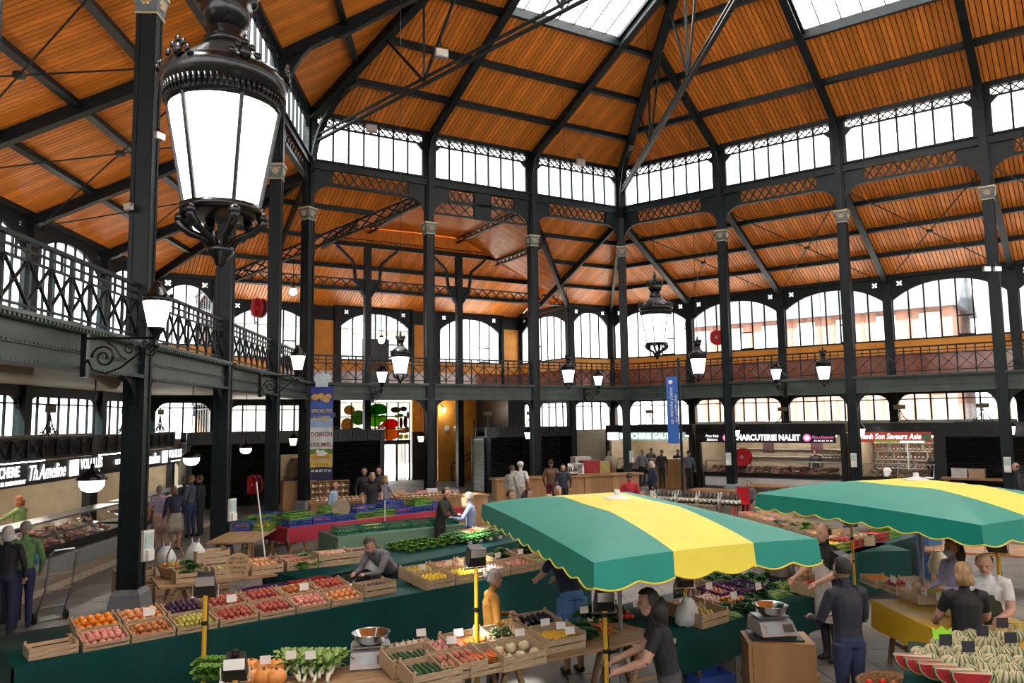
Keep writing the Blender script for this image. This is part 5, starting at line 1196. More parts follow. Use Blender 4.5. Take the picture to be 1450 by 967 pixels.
# risers under the back crates
rs = tag(MB().box(.6, 4.05, .43, .76, .795, .855).build('riser_board', PLANK, M=F2), 'board raising the back crates of the fruit table', 'board')
for i, (c, k, x) in enumerate((('purple', 'plum', 3.1), ('red', 'peach', 3.75), ('black', None, 4.45))):
    M = P2(x, 1.05, .80); pcrate(M, c, '%s plastic crate on the back of the fruit table' % c)
    if k: fill(M, k, .5, .33, .02, 'in the %s plastic crate behind the fruit' % c, 1)
M = P2(4.35, .35, .80); crate(M, 'crate of dark fruit beside the bare green cloth', 'm'); fill(M, 'plum', .46, .3, .01, 'in the crate beside the bare green cloth', 2)
tag(MB().box(-.18, .18, -.1, .1, 0, .09).build('foam_box', WHITE, M=P2(4.35, .68, .80)), 'white foam box behind the dark fruit crate', 'box')
right2 = [('lemon', 5.25, .2), ('pear', 5.25, .58), ('lemon', 5.78, .2), ('onion', 5.78, .58), ('garlic', 6.31, .2), ('lemon', 6.31, .58), ('redonion', 6.84, .2), ('herb', 6.84, .6), ('bean', 7.37, .22), ('darkcabbage', 7.37, .62), ('bean', 7.9, .22), ('darkcabbage', 7.9, .62)]
for kk, s, y in right2:
    M = P2(s, y, .80+(.05 if y > .4 else 0), .12); w_ = 'toward the right end of the fruit table, %s' % ('front' if y < .4 else 'back')
    crate(M, 'crate of %ss %s' % (NAMES[kk], w_), 'm'); fill(M, kk, .46, .32, .012 if kk not in LF else .02, 'in a crate '+w_, 3 if kk == 'bean' else 2)
for i in range(6): price_card(P2(5.2+i*.48, .4, .97), 'white price card right of the dark crate', None, .11, .08)
for i in range(7): put('herb', P2(6.5+i*.28, 1.05, .80), 'heaped along the back of the fruit table') 
for i in range(4): put('pineapple_top', P2(5.4+i*.35, 1.0, .80), 'standing behind the lemons')
# round cardboard price sign for peaches
ps = empty('round_price_sign', Matrix.Translation(at(341, 836, 1.0)), 'round kraft price sign for peaches and nectarines', 'sign')
pz = atY(337, 800, at(341, 836, 1.0).y); zc_ = pz.z
ps.matrix_basis = TM(pz.x, pz.y, 0, .25)
MB().lathe([(.001, -.004), (.16, -.004), (.16, .004), (.001, .004)], 28).build('disc', KRAFT, ps, M=Matrix.Translation((0, 0, zc_)) @ Matrix.Rotation(PI/2, 4, 'X'))
for t, dz, w_ in (('PECHES', .085, .17), ('NECTARINES', .035, .24), ('5.80 le Kg', -.03, .2), ('10 e 2 Kg', -.09, .17)): lettering(t, .05, INK, ps, FACE(0, -.007, zc_+dz), width=w_, depth=.001)
MB().tube([(0, .008, .79), (0, .008, zc_)], .005, 6).build('stick', STEEL, ps)
# ================= wooden table behind it with more crates (left middle)
a = at(225, 830, .80); b = at(492, 800, .80); F2b, L2b = frame2(a, b)
table(F2b, L2b, 1.0, .78, 'bare trestle table with crates behind the fruit table')
for i, (kk, sz, y) in enumerate((('herb', 'm', .3), ('pear', 'm', .28), ('peach', 'm', .28), ('nectarine', 'm', .28), ('onion', 'l', .3), ('plum', 'l', .3))):
    M = F2b @ Matrix.Translation((.5+i*.56, y, .78)); crate(M, 'crate of %ss on the bare table behind the fruit' % NAMES[kk], sz)
    fill(M, kk, CD[sz][0]-.04, CD[sz][1]-.03, .01 if sz != 'l' else .11, 'on the bare table behind the fruit', 2)
    if i in (0, 2, 3): M2 = F2b @ Matrix.Translation((.5+i*.56, .72, .78)); crate(M2, 'rear crate of %ss on the bare table' % NAMES[kk], 'm'); fill(M2, kk, .44, .3, .01, 'in a rear crate on the bare table', 2)
# wicker basket with handle
def basket(M, label, w_=.3, hz=.3, handle=True):
    e = empty('wicker_basket', M, label, 'basket'); WK = mat('wicker', (.35, .2, .09), .7, 0, .35, 40, .3)
    m = MB()
    for k in range(7): r0 = w_*(.72+.04*k); m.tube([(r0*math.cos(a*PI/12), r0*.7*math.sin(a*PI/12), .012+k*.026) for a in range(25)], .014, 6)
    m.lathe([(.001, 0), (w_*.75, 0), (w_*.96, .19), (w_*.93, .19), (w_*.72, .015), (.001, .015)], 24, sy=.7); m.build('bowl', WK, e, True)
    if handle: MB().tube([(0, w_*.62*math.cos(a*PI/10), .17+hz*math.sin(a*PI/10)) for a in range(11)], .013, 6).build('handle', WK, e, True)
    return e
pb_ = at(248, 812, .82); basket(TM(pb_.x, pb_.y, .78, 1.2), 'dark wicker basket with hoop handle left of the price sign', .3, .32)
for i in range(10): put('pear' if i % 3 else 'apple', TM(pb_.x+random.uniform(-.16, .16), pb_.y+random.uniform(-.1, .1), .95+.03*(i % 2)), 'in the dark hoop-handled basket')
# stacked crates, bags, trolley on the left floor
q = at(133, 880, 0)
for i, (dx, dy, n) in enumerate(((0, 0, 3), (.55, .25, 3), (1.15, .5, 4))):
    for k in range(n): crate(TM(q.x+dx+.25, q.y+dy+.75, k*.235, .65), '%s crate of the stack on the floor, %s from the left' % (('bottom', 'second', 'third', 'top')[k], ('first', 'second', 'third')[i]), 'l', 'stacked crates on the floor')
def bag(M, label, c=(.6, .66, .68), s=1, name='plastic_bag', kraft=False):
    e = empty(name, M @ Matrix.Scale(s, 4), label, 'bag'); r = random.Random(len(label)); m = MB(); n = 14; prof = [(.10, 0), (.15, .03), (.16, .12), (.14, .2), (.09, .27), (.05, .32)]
    if kraft: prof = [(.12, 0), (.13, .1), (.135, .3)]
    for i, (r0, z) in enumerate(prof):
        for k in range(n): a = 2*PI*k/n; q_ = r0*(1+r.uniform(-.14, .14)); m.v.append((q_*math.cos(a), q_*.7*math.sin(a), z+r.uniform(-.01, .01)))
    for i in range(len(prof)-1):
        for k in range(n): A = i*n+k; B = i*n+(k+1) % n; m.f.append([A, B, B+n, A+n]); m.m.append(0)
    m.f.append(list(range(n))[::-1]); m.m.append(0); mt = mat('bag_%d%d' % (int(c[0]*100), int(c[2]*100)), c, .4, 0, .1, 12, .15); m.build('sack', mt, e, True)
    for sg in (-1, 1): MB().tube([(sg*.045, -.02, prof[-1][1]-.01), (sg*.06, 0, prof[-1][1]+.07), (sg*.05, .02, prof[-1][1]-.01)], .006, 5).build('handle', mt, e)
    return e
bag(TM(q.x+.72, q.y+1.0, .71), 'pale plastic bag on the stacked crates, left one', s=1.05); bag(TM(q.x+1.15, q.y+1.2, .72), 'pale plastic bag with dark straps on the crates, right one', (.66, .7, .66), 1.1)
tq = at(85, 885, 0); tr = empty('sack_trolley', TM(tq.x, tq.y, 0, .9), 'grey metal sack trolley leaning by the stacked crates', 'trolley')
for sg in (-.2, .2): MB().tube([(sg, .5, 0), (sg, .12, .55), (sg, 0, 1.05), (sg*.9, -.05, 1.15)], .015, 8).build('side_rail', STEEL, tr)
MB().tube([(-.2, 0, 1.12), (-.15, -.05, 1.2), (.15, -.05, 1.2), (.2, 0, 1.12)], .015, 8).build('handle', STEEL, tr)
for z, y in ((.55, .12), (.8, .06), (.25, .33)): MB().tube([(-.2, y, z), (.2, y, z)], .012, 6).build('crossbar', STEEL, tr)
MB().box(-.2, .2, .45, .75, 0, .02).build('toe_plate', STEEL, tr)
for sg in (-.24, .24): MB().lathe([(.001, -.02), (.09, -.02), (.09, .02), (.001, .02)], 14).build('wheel', BLK, tr, M=Matrix.Translation((sg, .4, .09)) @ Matrix.Rotation(PI/2, 4, 'Y'))
# ================= row 1: nearest vegetable table
a1_ = at(610, 967, .78); b1_ = at(960, 895, .78); d1 = (b1_-a1_); d1.z = 0; d1.normalize()
a1s = a1_-d1*2.9; F1, L1 = frame2(a1s, b1_)
table(F1, L1, .95, .78, 'nearest trestle table covered with vegetables')
def P1(px, py, z, tilt=.1): p = at(px, py, z); return Matrix.Translation(p) @ Matrix.Rotation(math.atan2(d1.y, d1.x), 4, 'Z') @ Matrix.Rotation(tilt, 4, 'X')
for kk, px, py, sz, ly in (('garlic', 583, 930, 's', 2), ('cucumber', 580, 945, 'm', 2), ('cucumber', 608, 962, 'm', 2), ('redonion', 632, 928, 's', 2), ('carrot', 660, 922, 'm', 3), ('sweetpotato', 645, 950, 'm', 2), ('artichoke', 708, 912, 'm', 2), ('celeriac', 730, 936, 'm', 1), ('aubergine', 757, 893, 'm', 2), ('zucchini', 788, 913, 'm', 2), ('carrot', 684, 944, 's', 3)):
    M = P1(px, py, .80, .14); crate(M, 'crate of %ss on the nearest vegetable table' % NAMES[kk], sz); fill(M, kk, CD[sz][0]-.04, CD[sz][1]-.03, .015, 'in a crate on the nearest vegetable table', ly)
for i in range(12): put('tomato', P1(790+random.uniform(-17, 17), 893+random.uniform(-9, 9), .83+.04*(i % 2)), 'heaped on the nearest table beside the courgettes')
for i in range(5): put('darkcabbage', P1(815+i % 3*10, 905-i//3*10, .80), 'on the nearest table beside the tomatoes')
for i in range(16): put('carrot', P1(848+random.uniform(-16, 16), 888+random.uniform(-7, 7), .82+.02*(i % 3)) @ Matrix.Rotation(PI/2, 4, 'X') @ Matrix.Rotation(random.uniform(-.5, .5), 4, 'Y'), 'in bunches on the nearest table')
for i in range(6): put('herb', P1(826+i*9, 880-(i % 2)*8, .80), 'behind the carrots on the nearest table'); 
for i in range(9): put('tomato', P1(866+i % 5*7, 873-i//5*6, .84), 'at the right end of the nearest table')
for i in range(6): put('pumpkin', P1(355+i % 3*18, 958-i//3*14, .86), 'at the left end of the nearest table')
for i in range(12): o = obj('leek', LEEK, None, P1(418+i*5, 955-(i % 3)*6, .82+.015*(i % 3)) @ Matrix.Rotation(1.4+random.uniform(-.3, .3), 4, 'Z')); tag(o, 'leek lying left of the steel scale', 'vegetable', 'leeks left of the scale')
for i in range(7): put('celery', P1(405+i*12, 943+(i % 2)*9, .80), 'in a heap left of the steel scale')
for i in range(6): put('lettuce', P1(290+i % 3*14, 962-i//3*12, .8), 'in the bottom left corner')
for x, y in ((376, 945), (412, 938), (440, 938), (597, 905), (640, 916), (650, 905), (737, 905), (773, 890), (795, 895), (808, 902), (828, 872), (903, 863)):
    M = P1(x, y, .92, -.15) ; price_card(M @ Matrix.Rotation(-.5, 4, 'Z'), 'white price card at the nearest vegetable table', None, .10, .075)
def scale_thing(M, label):
    e = empty('market_scale', M, label, 'scale', 'steel market scales')
    MB().add([(-.17, -.17, 0), (.17, -.17, 0), (.17, .17, 0), (-.17, .17, 0), (-.16, -.14, .1), (.16, -.14, .1), (.16, .16, .12), (-.16, .16, .12)], [(3, 2, 1, 0), (4, 5, 6, 7), (0, 1, 5, 4), (1, 2, 6, 5), (2, 3, 7, 6), (3, 0, 4, 7)]) if False else None
    m = MB(); m.add([(-.18, -.2, 0), (.18, -.2, 0), (.18, .17, 0), (-.18, .17, 0), (-.17, -.1, .11), (.17, -.1, .11), (.17, .16, .13), (-.17, .16, .13)], [(3, 2, 1, 0), (4, 5, 6, 7), (0, 1, 5, 4), (1, 2, 6, 5), (2, 3, 7, 6), (3, 0, 4, 7)]); m.build('body', mat('scale_grey', (.55, .56, .57), .35, .3), e)
    m = MB(); m.add([(-.12, -.182, .03), (.03, -.182, .03), (.03, -.13, .09), (-.12, -.13, .09)], [(0, 1, 2, 3)]); m.build('display', mat('lcd', (.5, .6, .66), .2), e)
    m = MB(); m.add([(.05, -.184, .03), (.15, -.184, .03), (.15, -.13, .09), (.05, -.13, .09)], [(0, 1, 2, 3)]); m.build('keypad', mat('keypad', (.12, .13, .15), .4), e)
    MB().box(-.16, .16, -.08, .15, .135, .15).build('platter', STEEL, e)
    MB().lathe([(.001, .155), (.09, .155), (.14, .19), (.165, .25), (.17, .255), (.16, .25), (.13, .195), (.08, .165), (.001, .165)], 24).build('bowl', mat('polished_steel', (.6, .6, .6), .15, 1), e, True)
scale_thing(P1(525, 937, .79, 0) @ Matrix.Rotation(-.35, 4, 'Z') @ Matrix.Scale(1.15, 4), 'grey shop scale with steel bowl on the nearest table')
# lamp stands: yellow poles carrying work lights
YP = mat('yellow_pole', (.72, .42, .03), .4, 0, .1, 8)
def work_light(px, ytop, ybot, Y, label, rz=0, lit=False):
    p = atY(px, ytop, Y); e = empty('work_light', TM(p.x, p.y, 0, rz), label, 'lamp', 'work lights on yellow poles')
    MB().tube([(0, 0, .02), (0, 0, p.z-.1)], .022, 8).build('pole', YP, e)
    for z in (.9, 1.25): MB().lathe([(.03, -.02), (.033, 0), (.03, .02)], 10).build('clamp', BLK, e, M=Matrix.Translation((0, 0, z)))
    MB().lathe([(.001, 0), (.16, 0), (.16, .025), (.04, .05), (.001, .06)], 12).build('foot', BLK, e)
    h = MB(); h.add([(-.1, -.02, p.z-.1), (.1, -.02, p.z-.1), (.1, .1, p.z-.06), (-.1, .1, p.z-.06), (-.075, -.06, p.z+.07), (.075, -.06, p.z+.07), (.08, .05, p.z+.12), (-.08, .05, p.z+.12)], [(3, 2, 1, 0), (4, 5, 6, 7), (0, 1, 5, 4), (1, 2, 6, 5), (2, 3, 7, 6), (3, 0, 4, 7)]); h.build('head', BLK, e)
    MB().box(-.085, .085, -.075, -.06, p.z+.0, p.z+.09).build('reflector', mat('lamp_chrome', (.75, .75, .74), .15, .9), e)
    MB().tube([(-.13, .02, p.z-.12), (.13, .02, p.z-.12)], .012, 6).tube([(-.12, .02, p.z-.12), (-.12, .02, p.z)], .008, 5).tube([(.12, .02, p.z-.12), (.12, .02, p.z)], .008, 5).build('yoke', mat('lamp_chrome', (.75, .75, .74), .15, .9), e)
    MB().tube([(.02, .02, p.z-.1), (.04, .03, p.z*.6), (.03, .02, .1)], .006, 5).build('cable', BLK, e)
for px, yt, Y, lab, rz in ((291, 828, 7.9, 'work light on a yellow pole in front of the fruit table', .3), (333, 945, 6.9, 'black work light at the bottom left among the squashes', .2), (674, 788, 8.3, 'work light on a yellow pole beside the woman in mustard', .5), (856, 850, 8.0, 'work light under the corner of the near parasol', .1), (1192, 797, 8.4, 'work light beside the man in navy', .6), (970, 820, 10.2, 'work light under the near parasol', .2), (1205, 735, 12.6, 'work light behind the near parasol on the right', .2), (1412, 770, 9.3, 'work light under the right parasol', -.3)):
    work_light(px, yt, 960, Y, lab, rz)
# ================= row 3, 4, 5
a = at(452, 822, .80); b = at(700, 772, .80); F3, L3 = frame2(a, b); table(F3, L3+1.2, 1.5, .78, 'table with cloth behind the grey-jumper man', GREENC, 'fl', 'green cloth of the middle greens table', .7)
for i in range(16): put('lettuce', F3 @ Matrix.Translation((2.6+i % 6*.27, .75+i//6*.27, .79)), 'heaped on the middle green cloth')
for i in range(10): put('chard', F3 @ Matrix.Translation((3.9+i % 4*.3, .5+i//4*.3, .79)), 'at the right of the middle green cloth')
for i in range(8): put('lettuce', F3 @ Matrix.Translation((.4+i % 4*.28, 1.0+i//4*.28, .79)), 'behind the man in the grey jumper')
M = F3 @ Matrix.Translation((4.6, 1.1, .79)); crate(M, 'crate of tomatoes by the near parasol', 'm'); fill(M, 'tomato', .46, .32, .01, 'in the crate by the near parasol', 2); M = F3 @ Matrix.Translation((5.15, 1.1, .79)); crate(M, 'crate of aubergines by the near parasol', 'm'); fill(M, 'aubergine', .46, .32, .01, 'in the crate by the near parasol', 1)
ca, cb_ = at(455, 795, .8), at(420, 800, .8)
for i in range(5): put('chard', TM(ca.x+.25*i-.3, ca.y+.15*i, .79, i), 'on the left of the middle table')
a = at(478, 760, .82); b = at(660, 742, .82); F4, L4 = frame2(a, b); table(F4, L4, 1.1, .80, 'table with green crates of beans', PALEC, 'flr', 'pale green cloth under the bean crates', .55)
for i in range(5):
    M = F4 @ Matrix.Translation((.35+i*.59, .35, .815)); pcrate(M, 'green', 'dark green plastic crate of beans, %s from the left' % ORD[i]); fill(M, ('bean', 'mirabelle', 'bean', 'bean', 'cucumber')[i], .5, .33, .06, 'in the dark green plastic crates', 2)
a = at(408, 748, .82); b = at(660, 718, .82); F5, L5 = frame2(a, b); table(F5, L5, 1.2, .80, 'table with blue and lime crates', REDC, 'flr', 'red cloth under the blue and lime crates', .32)
for i in range(8):
    for j in range(2):
        for k in range(2 if (i+j) % 3 == 0 else 1):
            c = ('blue', 'lime', 'blue', 'lime', 'blue')[(i*2+j+k) % 5]; M = F5 @ Matrix.Translation((.38+i*.6, .3+j*.45, .815+k*.165)); pcrate(M, c, '%s plastic crate on the red cloth, column %s, %s row%s' % (c, ('one', 'two', 'three', 'four', 'five', 'six', 'seven', 'eight')[i], ('front', 'rear')[j], ', upper' if k else ''))
            if k == (1 if (i+j) % 3 == 0 else 0) and j == 0: fill(M, ('herb', 'tomato', 'lettuce', 'apple')[i % 4], .48, .32, .05, 'in the crates on the red cloth', 1)
F6 = TM(-5.35, 16.3, 0, A0); table(F6, 4.8, .98, .78, 'wooden trestle table left of the red cloth')
for i in range(2):
    for j in range(4):
        c = ('lime', 'blue', 'lime', 'blue', 'blue', 'lime', 'lime', 'blue')[i*4+j]; M = F6 @ Matrix.Translation((1.9+j*.62, .25+i*.46, .785)) @ Matrix.Rotation(0, 4, 'Z'); pcrate(M, c, '%s plastic crate on the left wooden table, %s row from the front, %s' % (c, ORD[j], ('left', 'right')[i])); fill(M, ('orange', 'apple', 'herb', 'tomato')[(i+j) % 4], .48, .32, .05, 'in the crates on the left wooden table', 1)
for px in (378, 545): 
    p = at(px, 780 if px < 400 else 735, .85); tag(MB().tube([(0, 0, .5), (-.25, .1, 2.1)] if px < 400 else [(0, 0, .6), (0, 0, 1.3)], .012, 6).build('price_stick', PAPER, M=TM(p.x, p.y, 0)), 'thin white stick standing by the %s' % ('left wooden table' if px < 400 else 'red cloth'), 'stick')
e = empty('beige_sign', TM(at(483, 735, .85).x, at(483, 735, .85).y, .81), 'beige rounded back of a sign on the red table', 'sign'); MB().lathe([(.001, -.01), (.22, -.01), (.22, .01), (.001, .01)], 20).build('disc', mat('beige_board', (.42, .36, .24), .6), e, M=Matrix.Translation((0, 0, .3)) @ Matrix.Rotation(PI/2, 4, 'X')); MB().box(-.015, .015, -.01, .01, -.0, .12).build('foot', PLANK, e)
# ================= honey stall
a = at(440, 712, .9); b = at(690, 700, .9); F7, L7 = frame2(a, b)
hs = empty('honey_counter', F7, 'wooden honey counter with shelves of jars', 'counter')
MB().box(0, L7, 0, .7, 0, .86).build('front', OAK, hs); MB().box(-.05, L7+.05, -.05, .75, .86, .9).build('worktop', OAK, hs)
JM = []
for n, c in (('honey', (.55, .25, .03)), ('dark', (.12, .04, .01)), ('cream', (.7, .55, .3)), ('red', (.3, .03, .03))):
    m = MB().lathe([(.001, 0), (.04, 0), (.042, .07), (.035, .085)], 10); m.cur = 1; m.lathe([(.037, .085), (.037, .105), (.001, .105)], 10); m.cur = 2; m.lathe([(.0425, .02), (.0425, .055)], 10); JM.append(m.mesh('jar', [mat('jar_'+n, c, .15), mat('jar_lid', (.6, .5, .2), .4, .5), PAPER], True))
for i in range(34):
    for j in range(3):
        o = obj('honey_jar', JM[(i*3+j*7) % 4], None, F7 @ Matrix.Translation((.2+i*.128, .2+j*.14, .9+(.1 if j == 2 else 0)*0))); tag(o, 'small jar on the honey counter', 'jar', 'jars on the honey counter')
hu = empty('display_hutch', F7 @ Matrix.Translation((.1, .85, 0)), 'small wooden pigeonhole shelf full of jars', 'shelf')
for z in (.9, 1.08, 1.26, 1.44): MB().box(0, 1.1, 0, .2, z-.015, z).build('shelf_board', OAK, hu)
for i in range(6): MB().box(i*.22-.008, i*.22+.008, 0, .2, .3, 1.44).build('divider', OAK, hu)
MB().box(0, 1.1, .19, .2, 0, 1.44).build('back', OAK, hu)
for z in (.9, 1.08, 1.26):
    for i in range(10): o = obj('honey_jar', JM[(i*5+int(z*10)) % 4], None, F7 @ Matrix.Translation((.15+i*.11, .94, z))); tag(o, 'small jar in the pigeonhole shelf', 'jar', 'jars in the pigeonhole shelf')
hv = at(420, 705, .55); e = empty('hive_display', TM(hv.x-.1, hv.y+.3, 0, .45), 'wooden cabinet with a straw beehive under a canopy', 'display'); MB().box(-.5, .5, -.35, .35, 0, 1.15).build('cabinet', OAK, e)
MB().box(-.5, .5, .3, .35, 1.15, 2.05).build('back_panel', mat('pale_panel', (.6, .48, .26), .6), e)
m = MB()
for k in range(12): r0 = .33*math.sqrt(max(.05, 1-(k/13)**2.2)); m.tube([(r0*math.cos(a*PI/10), r0*math.sin(a*PI/10), 1.3+k*.055) for a in range(21)], .032, 6)
m.build('skep', mat('straw', (.2, .12, .06), .8, 0, .2, 20, .2), e, True); MB().box(-.4, .4, -.3, .28, 1.15, 1.28).build('base', BLK, e)
for i in range(8): 
    m_ = MB().box(-.16, .16, -.12, .12, 0, .1+.05*(i % 3)); tag(m_.build('sweet_box', mat('sweet%d' % i, ((.6, .3, .45), (.7, .66, .7), (.5, .3, .2), (.35, .25, .5))[i % 4], .6), M=F7 @ Matrix.Translation((2.0+i*.34, .62, .9))), 'small goods box at the back of the honey counter', 'box', 'goods boxes on the honey counter')
# ================= wooden bar, wine stall and furniture in the background
bar = empty('bar_counter', TM(-.6, 28.2, 0, A1-.18), 'long oak bar counter in front of the dark shutters', 'counter')
for i in range(5): MB().box(i*1.15+.03, i*1.15+1.12, .0, .55, .08, 1.02).build('panel', OAK, bar); MB().box(i*1.15-.02, i*1.15+.05, -.03, .55, 0, 1.04).build('stile', OAK, bar)
MB().box(-.1, 5.9, -.08, .62, 1.04, 1.1).build('worktop', OAK, bar)
for i in range(14): o = obj('wine_bottle', BOT[0], None, bar.matrix_basis @ Matrix.Translation((2.0+i*.09, .15, 1.1))); tag(o, 'dark bottle lined up on the bar', 'bottle', 'bottles on the bar')
for i, (c, x, h) in enumerate((((.35, .02, .02), 4.6, .6), ((.4, .35, .1), 5.3, .5), ((.6, .58, .52), 4.7, 1.0))):
    tag(MB().box(-.35, .35, -.25, .25, 0, h).box(-.36, .36, -.26, .26, h, h+.05).build('storage_box', mat('box%d' % i, c, .5), M=bar.matrix_basis @ Matrix.Translation((x-.2, 1.6+i*.5, .9 if i < 2 else .6))), ('red storage box behind the bar', 'yellow storage box behind the bar', 'pale storage box behind the bar')[i], 'box')
sb = tag(MB().box(-1.0, 1.4, -.35, .35, 0, .9).box(-1.05, 1.45, -.4, .4, .9, .95).build('back_bench', OAK, M=bar.matrix_basis @ Matrix.Translation((4.6, 1.9, 0))), 'oak work bench behind the bar', 'bench')
cf = empty('coffee_machine', bar.matrix_basis @ Matrix.Translation((3.5, .9, .9)), 'white and chrome coffee machine behind the bar', 'machine'); MB().box(-.25, .25, -.2, .2, 0, .2).box(-.25, -.18, -.2, .2, .2, .5).box(.18, .25, -.2, .2, .2, .5).build('body', WHITE, cf); MB().box(-.25, .25, -.2, .2, .5, .58).build('top', STEEL, cf); MB().box(-.4, .4, -.25, .25, -.9, 0).build('stand', OAK, cf)
cab = at(950, 690, 0); e = empty('oak_cabinet', TM(cab.x, cab.y, 0, A2), 'oak cabinet box beside the blue banner pole', 'cabinet'); MB().box(-.75, .75, -.3, .3, 0, .55).build('lower_body', OAK, e); MB().box(-.8, .8, -.33, .33, .55, 1.3).build('upper_body', OAK, e); MB().box(-.02, .02, -.345, -.33, .58, 1.27).build('joint', BLK, e)
a = at(842, 706, .85); b = at(1010, 716, .85); F8, L8 = frame2(a, b); table(F8, L8, 1.0, .83, 'wine table behind the near parasol', mat('kraft_cloth', (.2, .15, .09), .6), 'fl', 'brown cloth of the wine table', .5)
for i in range(40): o = obj('wine_bottle', BOT[0 if i % 5 else 3], None, F8 @ Matrix.Translation((L8*.5+i % 20*.125, .25+i//20*.2, .845)) @ Matrix.Scale(1.1, 4)); tag(o, 'dark wine bottle standing on the wine table', 'bottle', 'bottles on the wine table')
for i in range(26): o = obj('preserve_jar', JM[i % 4], None, F8 @ Matrix.Translation((.15+i % 13*.15, .25+i//13*.25, .845)) @ Matrix.Scale(1.2, 4)); tag(o, 'small jar on the left of the wine table', 'jar', 'jars on the wine table')
pk = at(898, 708, .9); tag(MB().box(-.28, .28, -.01, .01, 0, .3).build('kraft_board', KRAFT, M=TM(pk.x, pk.y, .845, -.1)), 'brown card board standing behind the middle parasol top', 'board')
for i in range(4): price_card(F8 @ Matrix.Translation((.4+i*.6, .55, .86)), 'white notice on the wine table', None, .16, .22)
def plain_table(M, L, W, label, H=.74):
    e = empty('wooden_table', M, label, 'table', 'wooden tables in the background')
    for i in range(5): MB().box(-L/2, L/2, -W/2+i*W/5+.004, -W/2+(i+1)*W/5-.004, H-.04, H).build('plank', OAK, e)
    for sx in (-1, 1):
        for sy in (-1, 1): MB().box(sx*(L/2-.12)-.04, sx*(L/2-.12)+.04, sy*(W/2-.1)-.04, sy*(W/2-.1)+.04, 0, H-.04).build('leg', OAK, e)
def bench(M, L, label):
    e = empty('wooden_bench', M, label, 'bench', 'wooden benches'); MB().box(-L/2, L/2, -.14, .14, .42, .46).build('seat', OAK, e)
    for sx in (-1, 1): MB().box(sx*(L/2-.15)-.03, sx*(L/2-.15)+.03, -.12, .12, 0, .42).build('leg', OAK, e)
for i, (x, y, L, lab) in enumerate(((1013, 693, 1.6, 'wooden table left of the charcuterie column'), (1105, 688, 2.2, 'wooden table in front of the charcuterie'), (1165, 700, 1.8, 'wooden table behind the right parasol'), (1425, 778, 2.6, 'wooden plank table at the right edge'))):
    p = at(x, y, .74); plain_table(TM(p.x, p.y, 0, A2 if i < 3 else -.5), L, .8 if i < 3 else 1.3, lab)
p = at(1060, 703, .46); bench(TM(p.x, p.y, 0, A2), 2.2, 'wooden bench right of the wine table')
p = at(1440, 758, .74); M = TM(p.x, p.y, .745, -.5); crate(M, 'crate of oranges on the plank table at the right edge', 'm'); fill(M, 'orange', .46, .32, .01, 'in the crate at the right edge', 2)
p = at(1215, 680, .9); e = TM(p.x, p.y+2.5, 0, A2)
for i, (dx, c) in enumerate(((0, (.7, .68, .64)), (.55, (.55, .4, .26)))): tag(MB().box(-.25, .25, -.2, .2, 0, .3).box(-.26, .26, -.21, .21, .3, .33).build('carton', mat('carton%d' % i, c, .7), M=SM('right', 12.5+dx, 2.4, .85)), ('white carton on the ledge before the black shutter', 'brown carton on the ledge before the black shutter')[i], 'carton')
tag(MB().box(11.9, 14.8, 2.1, 2.75, .78, .85).box(12, 12.1, 2.15, 2.7, 0, .78).box(14.6, 14.7, 2.15, 2.7, 0, .78).build('ledge_table', OAK, M=SM('right')), 'long table along the black shutter on the right', 'table')
